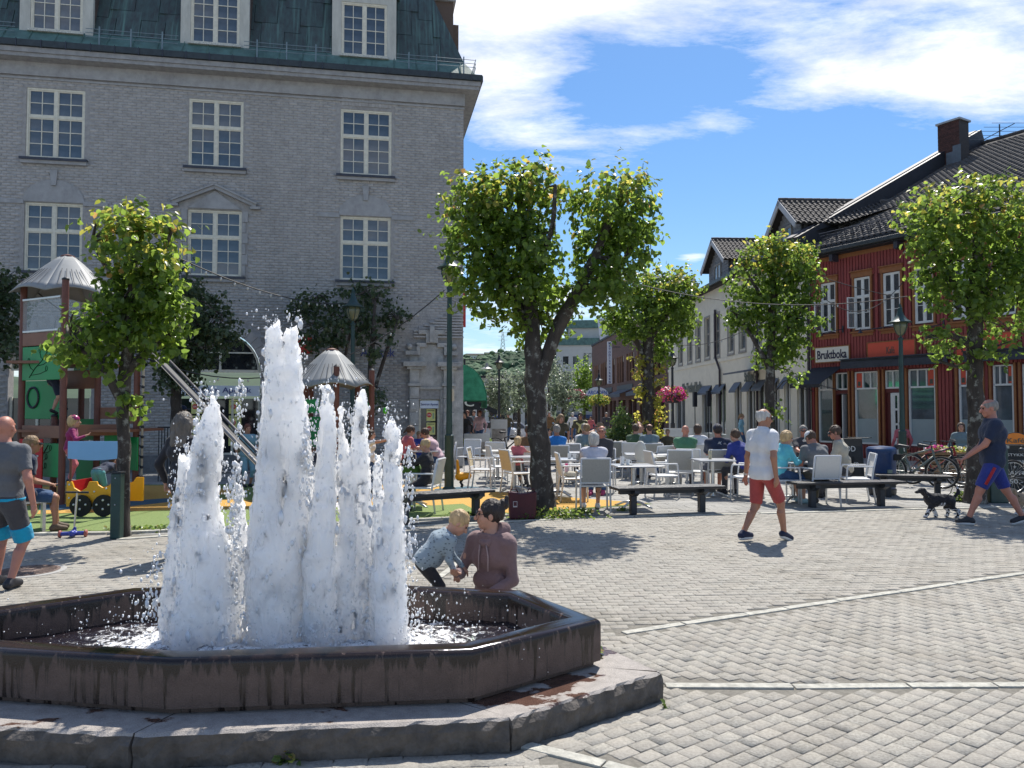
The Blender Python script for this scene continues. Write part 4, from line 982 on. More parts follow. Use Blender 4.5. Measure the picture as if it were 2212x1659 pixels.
# ================================================================ RIGHT: red wooden building
CORN = Vector((11.67, 30, 0)); RP = Plane(CORN, math.atan2(-.863, .505)); rp = RP.at
RB = thing('red_building', 'red vertical board building with ochre trim and dark tiled roof, a bookshop below', 'building', CORN, RP.rz)
M_red = piece_var(mat('red_board_paint', (.25,.046,.042), .6, .18, 6, .3, 40, stretch=(6,6,.6)), .22)
M_red2 = mat('dark_red_paint', (.115,.016,.016), .5, .15, 6)
M_och = mat('ochre_trim', (.27,.105,.035), .6, .15, 10); M_wp = mat('white_window_paint', (.70,.70,.67), .45, .06, 10)
M_awb = mat('dark_blue_awning', (.028,.035,.05), .6, .25, 5, .2)
RX = 13.0; RZT = 7.45
uw = [rp(1790, 660), rp(1863, 650), rp(1927, 645), rp(1996, 640)]; ux = [u[0] for u in uw]; d_ = 1.3; ux += [ux[3]+d_*(k+1) for k in range(5)]
uz1 = rp(1927, 588)[1]; uz0 = rp(1927, 705)[1]
HR = [(x-.33, x+.33, uz0, uz1) for x in ux]
def rx(v): return rp(v, 890)[0]
zhead = rp(1925, 800)[1]; ztr = rp(1925, 845)[1]
shops = [(rx(1768), rx(1800), 'w'), (rx(1806), rx(1832), 'd'), (rx(1847), rx(1897), 'w'), (rx(1913), rx(1945), 'd'), (rx(1963), rx(2021), 'w'), (rx(2072), rx(2122), 'w'), (rx(2146), rx(2190), 'w'), (rx(2210), rx(2262), 'w'), (rx(2290), rx(2350), 'w')]
for a, b, k in shops: HR.append((a, b, .12 if k == 'd' else .5, zhead))
holes_wall(0, RX, -.2, RZT, HR, .02, .3).build('wall', M_red2, RB)
# vertical boards
x = .06; bw = .125
while x < RX-.05:
    segs = [(-.1, RZT-.02)]
    for (a, b, c, d) in HR:
        if a-.09 < x+bw-.01 and x < b+.09:
            ns = []
            for s0, s1 in segs:
                if c < s1 and d > s0:
                    if s0 < c-.05: ns.append((s0, c-.05))
                    if s1 > d+.05: ns.append((d+.05, s1))
                else: ns.append((s0, s1))
            segs = ns
    for s0, s1 in segs:
        if s1-s0 > .08 and x < 12: 
            e = random.uniform(0, .004); MB().box(x, x+bw-.028, -.018-e, .02, s0, s1).build('board', M_red, RB)
    x += bw
def drape(par, x0, x1, z0, z1, y):
    m = mat('lace_curtain', (.25,.25,.26), .9, .35, 14, .5, 30, stretch=(9,1,1.4)); return piece(par, 'curtain', m, x0, x1, y, y+.01, z0, z1)
M_gl2 = bpy.data.materials.new('clear_pane'); M_gl2.use_nodes = True
t = M_gl2.node_tree; b = t.nodes['Principled BSDF']; b.inputs['Base Color'].default_value = (.04,.05,.06,1); b.inputs['Roughness'].default_value = .02; b.inputs['Alpha'].default_value = .45; b.inputs['IOR'].default_value = 1.7
for i, xc in enumerate(ux):
    a, b = xc-.33, xc+.33
    tr = MB(); tr.box(a-.07, a-.0, -.045, .02, uz0-.06, uz1+.02); tr.box(b, b+.07, -.045, .02, uz0-.06, uz1+.02); tr.box(a-.10, b+.10, -.055, .02, uz1+.02, uz1+.22); tr.box(a-.13, b+.13, -.12, .02, uz1+.223, uz1+.26); tr.box(a-.16, b+.16, -.10, .02, uz0-.12, uz0-.062); tr.box(a-.1, b+.1, -.04, .02, uz0-.24, uz0-.123)
    tr.build('window_trim', M_och, RB)
    if i < 2:    # lower left leaf stands open
        w = window(RB, a, b, uz0, uz1, .0, M_wp, cols=(1, 1), rows=(1, 2), split=.36, fr=.05, mul=.06, glass=M_gl2)
        s = MB(); M = Matrix.Translation((a+.03, -.02, uz0+.06)) @ Matrix.Rotation(R(-118), 4, 'Z'); hh = (uz1-uz0)*.60
        for q in ((0, .30, 0, .04), (0, .30, hh-.04, hh), (0, .04, .04, hh-.04), (.26, .30, .04, hh-.04), (.04, .26, hh*.5-.015, hh*.5+.015)): s.box(q[0], q[1], 0, .035, q[2], q[3], M=M)
        s.build('open_sash', M_wp, w); MB().box(.04, .26, .015, .02, .04, hh-.04, M=M).build('pane', M_gl2, w)
    else: w = window(RB, a, b, uz0, uz1, .0, M_wp, cols=(1, 1), rows=(1, 2), split=.36, fr=.05, mul=.06, glass=M_gl2)
    drape(w, a+.03, b-.03, uz0+.04, uz1-.04, .14)
# shop fronts
M_frost = mat('frosted_glass', (.30,.36,.37), .35, .06, 3)
M_teal = glass_mat('teal_glass', (.03,.07,.07), .04); M_teal.node_tree.nodes['Principled BSDF'].inputs['IOR'].default_value = 2.2
M_orng = mat('orange_red_sign', (.62,.085,.045), .5, .06)
for j, (a, b, k) in enumerate(shops):
    p = MB(); p.box(a-.10, a-.03, -.05, .02, .05, zhead+.05); p.box(b+.03, b+.10, -.05, .02, .05, zhead+.05); p.build('pilaster_trim', M_och, RB)
    zt = ztr+.12
    if k == 'w':
        f = MB(); f.box(a, a+.05, .02, .12, .5, zhead); f.box(b-.05, b, .02, .12, .5, zhead); f.box(a, b, .02, .12, .5, .56); f.box(a, b, .02, .12, zt-.03, zt+.03); f.box(a, b, .02, .12, zhead-.04, zhead); n = 2 if j == 0 else 3
        for q in range(1, n): xx = a+(b-a)*q/n; f.box(xx-.02, xx+.02, .03, .11, zt, zhead)
        w = f.build('shop_window', M_wp, RB)
        piece(w, 'pane', M_teal if j < 3 else M_glass, a+.05, b-.05, .085, .095, 1.42 if j else .56, zt)
        if j: piece(w, 'frosted_pane', M_frost, a+.05, b-.05, .08, .092, .56, 1.42)
        for q in range(n): piece(w, 'pane', M_teal if j < 3 else M_glass, a+(b-a)*q/n+.02, a+(b-a)*(q+1)/n-.02, .085, .095, zt+.03, zhead-.04)
        q = {2: 0, 4: 2, 5: 0, 6: 2}.get(j)
        if q is not None:
            cq = piece(w, 'window_card', M_orng, a+(b-a)*q/n+.04, a+(b-a)*(q+1)/n-.03, .06, .07, zt+.04, zhead-.05)
            MB().box((a+(b-a)*(q+.5)/n)-.05, (a+(b-a)*(q+.5)/n)+.05, .052, .06, zt+.1, zt+.26).build('bag_print', M_pw, cq)
    else:
        f = MB(); f.box(a, b, .02, .12, zt-.03, zt+.03); f.box(a, b, .02, .12, zhead-.04, zhead); f.box(a, a+.04, .02, .12, zt, zhead); f.box(b-.04, b, .02, .12, zt, zhead); f.box((a+b)/2-.02, (a+b)/2+.02, .03, .11, zt, zhead); w = f.build('transom_window', M_wp, RB)
        piece(w, 'pane', M_teal, a+.04, b-.04, .085, .095, zt+.03, zhead-.04)
        piece(RB, 'door_head', M_red2, a, b, .03, .10, 2.35, zt-.03)
        w0 = (b-a)
        if j == 1: 
            piece(RB, 'doorway', mat('dark_interior', (.012,.010,.010), .9, .3), a, b, .28, .29, .1, 2.35); piece(RB, 'open_door', M_wp, a+w0*.45, a+w0*.52, .04, .3, .1, 2.32)
        else:
            piece(RB, 'door_recess', M_red2, a, a+w0*.3, .08, .12, .1, 2.35)
            dm = holes_wall(a+w0*.3, b, .1, 2.33, [(a+w0*.3+.16, b-.14, .75+q*.52, 1.2+q*.52) for q in range(3)], .05, .10); dd = dm.build('door', M_wp, RB)
            for q in range(3): piece(dd, 'pane', M_glassd, a+w0*.3+.16, b-.14, .07, .08, .75+q*.52, 1.2+q*.52)
def sign(nm, s, v0, v1, y0, y1, m, lm, lw, lh, trim=M_och):
    xa, z1 = rp(v0, y0); xb, _ = rp(v1, y0); z0 = rp((v0+v1)/2, y1)[1]; z1 = rp((v0+v1)/2, y0)[1]
    b = piece(RB, nm, m, xa, xb, -.075, -.04, z0, z1); 
    f = MB(); e = .04; f.box(xa-e, xb+e, -.085, -.03, z1, z1+e); f.box(xa-e, xb+e, -.085, -.03, z0-e, z0); f.box(xa-e, xa, -.085, -.03, z0, z1); f.box(xb, xb+e, -.085, -.03, z0, z1); f.build('sign_trim', trim, b)
    letter(s, (xb-xa)*lw, ((xa+xb)/2, -.08, (z0+z1)/2), (pi/2, 0, 0), lm, b, (z1-z0)*lh)
sign('bookshop_sign', 'Bruktboka', 1764, 1836, 750, 781, mat('off_white_sign', (.72,.70,.60), .5, .05), mat('ink', (.02,.02,.05), .5), .88, .62)
sign('cafe_sign', 'Kafé', 1877, 1978, 738, 774, M_orng, M_pw, .17, .42)
sign('cafe_sign', 'kaffe du ser', 2069, 2195, 722, 764, M_orng, M_pw, .8, .4)
def lampbar(v0, v1, vy):
    x0, z = rp(v0, vy); x1, _ = rp(v1, vy); mb = MB(); mb.tube([(x1, -.02, z+.12), (x1-.03, -.3, z+.08), (x0+.15, -.42, z+.0)], .018, 6); mb.tube([((x0+x1)/2, -.02, z+.05), ((x0+x1)/2, -.4, z+.02)], .015, 6)
    mb.lathe([(.02, .1), (.035, .04), (.09, -.05)], c=(x0+.1, -.45, z-.04), n=10); mb.box(x1-.03, x1+.03, -.05, -.02, z, z+.25); mb.build('sign_lamp', M_lead, RB)
lampbar(1785, 1822, 722); lampbar(1870, 1945, 716); lampbar(2000, 2040, 712)
# awnings (things attached but parts of the building)
zaw = rp(1800, 793)[1]; xa, xb = rp(1757, 800)[0], rp(1822, 800)[0]
mb = MB(); mb.add([(xa, -.03, zaw), (xb, -.03, zaw), (xb, -1.35, zaw-.68), (xa, -1.35, zaw-.68), (xa, -1.35, zaw-.80), (xb, -1.35, zaw-.80)], [(0,1,2,3),(3,2,5,4)]); o = mb.build('bookshop_awning', M_blk, RB); q = o.modifiers.new('th', 'SOLIDIFY'); q.thickness = .015
mb = MB(); [mb.tube([(x, -.05, zaw-.9), (x, -1.3, zaw-.72)], .015, 6) for x in (xa+.05, xb-.05)]; mb.build('awning_arm', M_lead, RB)
xa2 = rp(1826, 800)[0]; za = rp(1900, 778)[1]
for s0, s1 in ((xa2, xa2+4.05), (xa2+4.5, xa2+9)):
    mb = MB(); mb.box(s0, s1, -.28, -.03, za-.12, za+.06); mb.box(s0, s1, -.36, -.02, za+.063, za+.10); mb.box(s0+.03, s1-.03, -.34, -.285, za-.26, za-.02); mb.build('awning_box', M_awb, RB)
piece(RB, 'eaves_board', M_och, 0, RX, -.03, .02, RZT-.02, RZT+.14)
# bookshop parasol stand in the doorway: folded white parasol
rsl = math.atan2(6.3, 12.4); EZ = 7.92; EY = -.45
M_tile = piece_var(mat('dark_roof_tile', (.085,.075,.068), .8, .25, 12, .4, 60), .35)
def tile_mesh(w, l, name='roof_tile'):
    n = 6; vs = []; fs = []
    for j in (0, 1):
        for i in range(n+1):
            t = i/n; z = .035*math.sin(t*2*pi*.9+.4)+(.028 if j == 0 else 0); vs.append((t*w, j*l, z))
    for i in range(n+1): t = i/n; vs.append((t*w, 0, .035*math.sin(t*2*pi*.9+.4)-.0))
    for i in range(n): fs.append((i, i+1, n+1+i+1, n+1+i)); fs.append((2*(n+1)+i, 2*(n+1)+i+1, i+1, i))
    return vs, fs
TV, TF = tile_mesh(.235, .36)
def tiled(par, M, nx, ny, w=.225, l=.33, cam_sort=True, skip=None, nobj=300):
    """a field of pantiles on the plane given by M (x along the eave, y up the slope)"""
    base = par.matrix_world if par else Matrix(); wm = Matrix.Translation(par.location) @ Matrix.Rotation(par.rotation_euler.z, 4, 'Z')
    L_ = []
    for j in range(ny):
        for i in range(nx):
            if skip and skip(i*w, j*l): continue
            p = wm @ M @ Vector((i*w, j*l, 0)); L_.append(((p-cam.location).length, i, j))
    L_.sort(); tm = bpy.data.meshes.new('roof_tile'); tm.from_pydata(TV, [], TF); tm.materials.append(M_tile); tm.update()
    for d, i, j in L_[:nobj]:
        o = bpy.data.objects.new('roof_tile', tm); S.collection.objects.link(o); o.parent = par; o.matrix_local = M @ Matrix.Translation((i*w, j*l, random.uniform(0,.008))) @ Matrix.Rotation(random.uniform(-.02,.02), 4, 'Z')
    rest = L_[nobj:]; n = len(rest); IJ = np.array([(i*w, j*l) for d, i, j in rest]); 
    if not n: return
    P = np.array(TV)[None]+np.concatenate([IJ, rng.uniform(0,.008,(n,1))], 1)[:, None]; P = P.reshape(-1, 3); Mn = np.array(M); P = P@Mn[:3, :3].T+Mn[:3, 3]
    Q = (np.arange(n)[:, None, None]*len(TV)+np.array(TF)[None]).reshape(-1, 4); stuff(link('roof_tiles', np_mesh('roof_tiles', P, Q), M_tile, par))
Mr = Matrix.Translation((-.1, EY, EZ)) @ Matrix.Rotation(rsl, 4, 'X')
RL = 12.9/cos(rsl)
rf = MB(); rf.box(-.1, RX, 0, RL, -.16, -.04, M=Mr); rf.build('roof', mat('roof_deck', (.03,.028,.027), .9), RB)
tiled(RB, Mr @ Matrix.Translation((.25, 0, 0)), 56, 41)
rb2 = MB(); rb2.add([(-.1, EY+RL*cos(rsl), EZ+RL*sin(rsl)-.1), (RX, EY+RL*cos(rsl), EZ+RL*sin(rsl)-.1), (RX, EY+RL*cos(rsl)+9, EZ+RL*sin(rsl)-5), (-.1, EY+RL*cos(rsl)+9, EZ+RL*sin(rsl)-5)], [(0,1,2,3)]); rb2.build('rear_roof', MATS['roof_deck'], RB)
for k in range(int(RX/.36)): 
    MB().lathe([(.11, 0), (.12, .38)], n=8, M=Matrix.Translation((k*.36, EY+RL*cos(rsl), EZ+RL*sin(rsl)-.02)) @ Matrix.Rotation(pi/2, 4, 'Y')).build('ridge_tile', M_tile, RB)
vb = MB(); vb.box(-.30, .22, -.1, RL+.1, -.35, .62, M=Mr); vb.build('verge_parapet', mat('black_verge', (.022,.022,.026), .55, .25, 3, .1), RB)
vc = MB(); vc.box(-.34, .0, -.12, RL+.1, .623, .66, M=Mr); vc.build('verge_cap', mat('grey_cap', (.07,.065,.075), .65, .2), RB)
# gable end wall under the verge (faces away from the red front, towards the neighbour)
gw = MB(); gw.add([(-.05, .02, -.2), (-.05, 13, -.2), (-.05, 13, 8+6.2), (-.05, .02, 7.6)], [(3,2,1,0)]); gw.build('end_wall', M_gs, RB)
piece(RB, 'gutter', mat('gutter_metal', (.03,.04,.045)), -.2, RX, EY-.14, EY+.02, EZ-.28, EZ-.12, bevel=.03); piece(RB, 'soffit', M_blk, -.1, RX, EY, .02, RZT+.143, RZT+.19); piece(RB, 'fascia', M_blk, -.1, RX, EY+.0, EY+.04, EZ-.30, EZ-.0)
for k in range(4): piece(RB, 'eave_bracket', M_lead, 1.2+k*2.6, 1.34+k*2.6, -.4, -.02, RZT-.12, RZT+.14)
sg = MB(); 
for k in range(34): 
    x = .5+k*.36; sg.box(x, x+.02, .75, .78, .02, .36, M=Mr); sg.box(x, x+.02, .75, 1.1, .02, .05, M=Mr)
    if k < 33: sg.tube([Mr @ Vector((x, .77, .05+(.3 if k%2 else 0))), Mr @ Vector((x+.36, .77, .05+(0 if k%2 else .3)))], .012, 5)
for z in (.12, .24, .35): sg.tube([Mr @ Vector((.5, .76, z)), Mr @ Vector((12.5, .76, z))], .015, 5)
sg.build('snow_guard', M_lead, RB)
for (x, y) in ((6.9, 5.4), (8.6, 5.4), (4.2, 3.2)):
    sk_ = MB(); sk_.box(x, x+.8, y, y+1.1, .05, .13, M=Mr); o = sk_.build('skylight', mat('zinc_cap', (.4,.4,.4)), RB); MB().box(x+.07, x+.73, y+.07, y+1.03, .131, .14, M=Mr).build('pane', M_glass, o)
# chimney of brick
cx, cy = .75, 9.6; cz0 = EZ+math.tan(rsl)*(cy-EY)-.8; q = rp(2054, 270, cy); cz1 = q[1]; cx = q[0]+.1
ch = thing('tmp2', 'x', 'x'); bpy.data.objects.remove(ch)
M_cb = piece_var(mat('chimney_brick', (.085,.035,.027), .85, .25, 10, .4), .4)
cm = MB().box(cx-.48, cx+.48, cy-.38, cy+.38, cz0, cz1).build('chimney', mat('chimney_mortar', (.07,.06,.055), .9), RB)
A = []; r = 0
while cz0+.5+r*.085 < cz1-.02:
    z = cz0+.5+r*.085
    for k in range(5):
        x0 = cx-.48+k*.24-(.12 if r % 2 else 0); a, b = max(cx-.487, x0), min(cx+.487, x0+.23)
        if b-a > .03: A.append((a, b, cy-.395, cy-.37, z, z+.073))
    for k in range(4):
        y0 = cy-.38+k*.24-(.12 if r % 2 else 0); a, b = max(cy-.385, y0), min(cy+.385, y0+.23)
        if b-a > .03: A.append((cx-.495, cx-.47, a, b, z, z+.073))
    r += 1
mb = MB()
for k, a in enumerate(A):
    if k < 0: pass
    mb.box(*a)
stuff(mb.build('chimney_bricks', M_cb, cm)); MB().box(cx-.56, cx+.56, cy-.46, cy+.46, cz1, cz1+.09).build('chimney_cap', mat('zinc_cap', (.4,.4,.4)), cm, bevel=.01)
st = MB(); st.box(cx-.1, cx+.55, cy-.43, cy-.40, cz0+.6, cz0+1.15); st.box(cx+.2, cx+.55, cy-.43, cy-.40, cz0+1.15, cz0+1.4); st.build('flashing', mat('zinc_flashing', (.14,.16,.18), .7), cm)
ax_, az_ = rp(2160, 314, 12.4); an = RP.w(ax_, 12.4, 0); ant = thing('tv_antenna', 'spindly television antenna on the ridge of the red house', 'antenna', (an.x, an.y, az_-.95))
MB().tube([(0,0,0), (0,0,1.95)], .03, 6).build('mast', M_lead, ant); mb = MB(); mb.tube([(-.9,0,1.15), (.9,.3,2.1)], .02, 5)
for k in range(5): t_ = -.85+k*.42; mb.tube([(t_-1.1, t_*.16, 1.62+t_*.53), (t_+1.1, t_*.16, 1.62+t_*.53)], .011, 4)
mb.build('antenna_rods', M_lead, ant)

# ================================================================ cream street building, brick building, far ones
CP = Plane(CORN, math.atan2(-.9987, .05)); cp_ = CP.at
CB = thing('cream_building', 'cream rendered shop building with narrow windows and grey gabled dormers beside the red house', 'building', CORN, CP.rz)
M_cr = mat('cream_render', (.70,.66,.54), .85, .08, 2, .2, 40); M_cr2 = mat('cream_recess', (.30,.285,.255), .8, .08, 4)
CX = -21.9; CZ = 8.5
cw = [cp_(v, 720)[0] for v in (1470, 1490, 1508, 1528, 1549, 1579, 1604, 1636, 1668, 1712)]
HC = [(x-.42, x+.42, 4.75, 6.95) for x in cw]
sf = [(1459, 1480), (1517, 1538), (1547, 1568), (1587, 1602), (1613, 1632), (1636, 1658), (1668, 1684), (1694, 1708), (1722, 1746)]
sfx = [(cp_(a, 880)[0], cp_(b, 880)[0]) for a, b in sf]; HS = [(a, b, .45, 3.15) for a, b in sfx]
holes_wall(CX, -.02, -1.2, CZ, HC+HS, 0, .3).build('wall', M_cr, CB)
piece(CB, 'string_course', M_cr, CX, -.02, -.05, -.003, 4.32, 4.5)
for x in cw: 
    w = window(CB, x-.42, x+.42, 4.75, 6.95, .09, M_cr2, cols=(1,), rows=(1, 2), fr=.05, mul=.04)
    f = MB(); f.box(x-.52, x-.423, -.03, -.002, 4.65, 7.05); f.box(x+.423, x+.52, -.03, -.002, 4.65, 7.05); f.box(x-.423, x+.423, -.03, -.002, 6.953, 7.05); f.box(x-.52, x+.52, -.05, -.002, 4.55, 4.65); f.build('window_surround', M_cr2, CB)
M_gawn = mat('grey_blue_awning', (.10,.12,.15), .7, .15, 8)
for j, (a, b) in enumerate(sfx):
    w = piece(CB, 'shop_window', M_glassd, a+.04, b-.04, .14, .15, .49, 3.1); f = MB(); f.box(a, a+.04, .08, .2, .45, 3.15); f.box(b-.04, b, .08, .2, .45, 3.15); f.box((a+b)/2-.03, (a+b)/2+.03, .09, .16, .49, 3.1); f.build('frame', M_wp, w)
    mb = MB(); mb.add([(a, -.01, 3.12), (b, -.01, 3.12), (b, -.30, 2.72), (a, -.30, 2.72), (a, -.30, 2.62), (b, -.30, 2.62)], [(0,1,2,3),(3,2,5,4)]); o = mb.build('window_awning', M_gawn, CB); q = o.modifiers.new('th', 'SOLIDIFY'); q.thickness = .01
for (v, nm) in ((1558, 0), (1639, 0), (1752, 0)):
    x = cp_(v, 800)[0]; mb = MB()
    if nm == 0: mb.tube([(x, -.09, -.5), (x, -.09, 3.9 if v == 1558 else 8.2)]+([(x-.7, -.09, 4.6), (x-.7, -.09, 7.2)] if v == 1558 else []), .06, 8)
    mb.build('downpipe', mat('dark_downpipe', (.035,.022,.030), .5), CB)
for s, v, zz, w in (('Olav Trætland Studio', 1533, 842, 2.5), ('Strikke Gry', 1638, 823, 1.6)):
    x, z = cp_(v-13 if v == 1638 else v-38 if v == 1533 else v, zz-7 if v == 1638 else zz-5); letter(s, (4.2 if v == 1533 else 1.9), (x, -.05, z), (pi/2, 0, 0), M_pw, CB, .62 if v == 1638 else .62)
mb = MB(); x0 = cp_(1615, 810)[0]; x1 = cp_(1664, 810)[0]; mb.add([(x0, -.02, 3.62), (x1, -.02, 3.62), (x1, -1.2, 3.42), (x0, -1.2, 3.42)], [(0,1,2,3)]); o = mb.build('canopy', M_gawn, CB); q = o.modifiers.new('th', 'SOLIDIFY'); q.thickness = .08
for k, (a, b) in enumerate(sfx[1:3]):
    for xx in (a+.25, ):
        l_ = MB(); l_.tube([(xx, -.5, .0), (xx, -.5, 2.0)], .03, 6); l_.box(xx-.16, xx+.16, -.6, -.4, 1.95, 2.8); l_.build('patio_heater', M_blk, CB, bevel=.05)
rc = MB(); rc.add([(CX-.3, -.45, CZ+.05), (.0, -.45, CZ+.05), (.0, 6, CZ+2.1), (CX-.3, 6, CZ+2.1), (CX-.3, -.45, CZ-.15), (.0, -.45, CZ-.15), (CX-.3, -.4, CZ-.15), (.0, -.4, CZ-.15)], [(0,1,2,3),(4,5,1,0)]); rc.box(CX-.3, 0, -.4, .0, CZ-.14, CZ-.04); rc.build('roof', MATS['roof_deck'], CB)
piece(CB, 'gutter', MATS['gutter_metal'], CX-.3, 0, -.58, -.453, CZ-.1, CZ+.06)
M_gw = piece_var(mat('grey_weatherboard', (.20,.205,.21), .8, .15, 5, .3), .12)
def gdormer(xa, xb, zap, zev, zb):
    c = (xa+xb)/2; M = Matrix(((1,0,0,0),(0,0,-1,0),(0,1,0,0),(0,0,0,1)))
    d = MB().prism([(xa+.15, zb), (xb-.15, zb), (xb-.15, zev), (c, zap-.12), (xa+.15, zev)], -.1, .0, M).build('dormer', mat('dormer_dark', (.06,.06,.06), .9), CB)
    z = zb; 
    while z < zap-.3:
        h = .17; hw = (xb-xa)/2-.17 if z < zev else ((xb-xa)/2-.17)*(zap-.12-z-h)/(zap-.12-zev)
        if hw > .05: MB().box(c-hw, c+hw, -.03, -.0, z+.004, z+h-.01, M=Matrix.Translation((0,0,0))).build('weatherboard', M_gw, d)
        z += h
    for s in (-1, 1):
        L_ = math.hypot((xb-xa)/2+.25, zap-zev+.1); a = math.atan2(zap-zev+.1, (xb-xa)/2+.25)
        MM = Matrix.Translation((c, 0, zap)) @ Matrix.Rotation(s*a, 4, 'Y')
        MB().box(*((0, L_) if s > 0 else (-L_, 0)), -.42, -.36, -.24, .0, M=MM).build('barge_board', mat('pale_barge', (.42,.42,.42), .6, .1), d)
        MB().box(*((0, L_) if s > 0 else (-L_, 0)), -.40, 4.2, -.10, -.03, M=MM).build('dormer_roof', MATS['roof_deck'], d)
        # pantiles on the slope that faces the square
        if s > 0:
            Mt = MM @ Matrix.Translation((L_, -.38, 0)) @ Matrix.Rotation(pi/2, 4, 'Z')
            tm = bpy.data.meshes.new('roof_tile'); tm.from_pydata([(x, y, z) for x, y, z in TV], [], TF); tm.materials.append(M_tile); tm.update()
            for j in range(int(L_/.33)+1):
                for i in range(20):
                    o = bpy.data.objects.new('roof_tile', tm); S.collection.objects.link(o); o.parent = d; o.matrix_local = Mt @ Matrix.Translation((i*.225, j*.33-.05, random.uniform(0,.006)))
    for k in range(15): MB().lathe([(.10, 0), (.11, .36)], n=8, M=Matrix.Translation((c, -.38+k*.35, zap-.0)) @ Matrix.Rotation(-pi/2, 4, 'X')).build('ridge_tile', M_tile, d)
    window(d, c-.55, c+.55, zb+.08, min(zev+.1, zb+1.1), -.10, M_cr2, cols=(1, 1), rows=(1,), fr=.06)
    MB().box(xb-.2, xb-.15, 0, 3.5, zb-.2, zev-.05).build('dormer_cheek', M_gw, d)
gdormer(-3.5, -.5, 10.55, 9.30, 8.3); gdormer(-12.9, -9.3, 10.95, 9.6, 8.5)
piece(CB, 'chimney', M_cb, -6.3, -5.6, 3.6, 4.3, 9, 11.35)
fl = MB(); fl.lathe([(.12, 0), (.12, .5), (.2, .55), (.2, .8), (.1, .9)], c=(-8.3, 3.2, 10.9), n=10); fl.build('flue', M_lead, CB)
# brick building
KP = Plane(CP.w(CX-.05, 0, 0), CP.rz)
KB = thing('brown_brick_building', 'brown brick building with white gables and a vertical church sign further down the street', 'building', (KP.o.x, KP.o.y, 0), KP.rz)
M_bk = mat('brown_brick', (.12,.062,.045), .85, .2, 8, .3, 30)
t, b = nodes(M_bk); tc = t.nodes.new('ShaderNodeTexCoord'); mp_ = t.nodes.new('ShaderNodeMapping'); mp_.inputs['Rotation'].default_value = (pi/2, 0, 0); t.links.new(tc.outputs['Object'], mp_.inputs[0]); bt = t.nodes.new('ShaderNodeTexBrick'); t.links.new(mp_.outputs[0], bt.inputs[0]); bt.inputs['Scale'].default_value = 1; bt.inputs['Brick Width'].default_value = .3; bt.inputs['Row Height'].default_value = .12; bt.inputs['Mortar Size'].default_value = .012
bt.inputs['Color1'].default_value = (.15,.072,.05,1); bt.inputs['Color2'].default_value = (.10,.05,.038,1); bt.inputs['Mortar'].default_value = (.055,.045,.04,1); t.links.new(bt.outputs[0], b.inputs['Base Color'])
KX = -33.5; HK = []; kz0, kz1 = 4.3, 6.6
for g in range(7):
    for k in range(3): x = -2.6-g*4.4-k*1.05; HK.append((x-.32, x+.32, kz0, kz1))
for g in range(7): HK.append((-1.2-g*4.5-3.2, -1.2-g*4.5, -.6, 2.7))
holes_wall(KX, 0, -2, 8.9, HK, 0, .3).build('wall', M_bk, KB)
piece(KB, 'coping', M_blk, KX-.1, 0, -.08, .4, 8.9, 9.1); piece(KB, 'end_wall', M_bk, KX-.01, KX+.3, .3, 9, -2, 8.9)
for (a, b, c, d) in HK[:21]:
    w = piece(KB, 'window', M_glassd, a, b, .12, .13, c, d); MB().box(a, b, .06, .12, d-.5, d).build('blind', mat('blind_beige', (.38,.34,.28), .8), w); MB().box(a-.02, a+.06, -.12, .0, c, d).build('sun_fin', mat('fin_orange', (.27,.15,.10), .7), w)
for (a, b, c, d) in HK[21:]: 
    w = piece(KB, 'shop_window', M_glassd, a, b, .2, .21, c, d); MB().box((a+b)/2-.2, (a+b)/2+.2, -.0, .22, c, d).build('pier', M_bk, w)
for g in range(3):
    a = -2-g*9.5; mb = MB(); mb.add([(a-7, -.02, 3.55), (a, -.02, 3.55), (a, -1.1, 3.15), (a-7, -1.1, 3.15), (a, -1.1, 2.9), (a-7, -1.1, 2.9)], [(0,1,2,3),(3,2,4,5)]); o = mb.build('shop_awning', M_awb, KB); q = o.modifiers.new('th', 'SOLIDIFY'); q.thickness = .03
    piece(KB, 'sign_fascia', mat('dark_fascia', (.05,.055,.055), .6), a-7, a, -.06, -.003, 3.56, 4.0)
for g in range(5):
    c = -4-g*6.4; M = Matrix(((1,0,0,0),(0,0,-1,0),(0,1,0,0),(0,0,0,1))); gd = MB().prism([(c-1.5, 9.1), (c+1.5, 9.1), (c, 11.4)], -3, -.35, M).build('gable_dormer', mat('dark_cladding', (.05,.04,.045), .8), KB)
    MB().prism([(c+.02, 11.45), (c+1.58, 9.05), (c+1.66, 9.15), (c+.02, 11.6)], -3, -.0, M).build('gable_slope', mat('white_metal_roof', (.55,.56,.55), .4), gd)
rr = MB(); rr.add([(KX, .4, 9.1), (0, .4, 9.1), (0, 7, 12.2), (KX, 7, 12.2)], [(0,1,2,3)]); rr.build('roof', MATS['roof_deck'], KB)
vs_ = AT(1317, 795, 66); vsg = thing('church_sign', 'tall narrow white sign with blue vertical letters on the brown brick building', 'sign', (vs_.x, vs_.y, 0))
z0, z1 = AT(1317, 829, 66).z, AT(1317, 738, 66).z
piece(vsg, 'panel', mat('white_sign', (.74,.76,.8), .5, .04), -.2, .2, -.06, .06, z0, z1, bevel=.01); letter('METODISTKIRKEN', .19, (0, -.068, (z0+z1)/2), (pi/2, 0, 0), M_navy, vsg, (z1-z0)*.97)
piece(vsg, 'bracket', M_lead, .2, .9, -.02, .02, z1-.5, z1-.44)
as_ = AT(1290, 850, 70); asg = thing('arcade_sign', 'white half round shop sign with blue letters over the pavement', 'sign', (as_.x, as_.y, 0)); z0, z1 = AT(1290, 854, 70).z, AT(1290, 836, 70).z
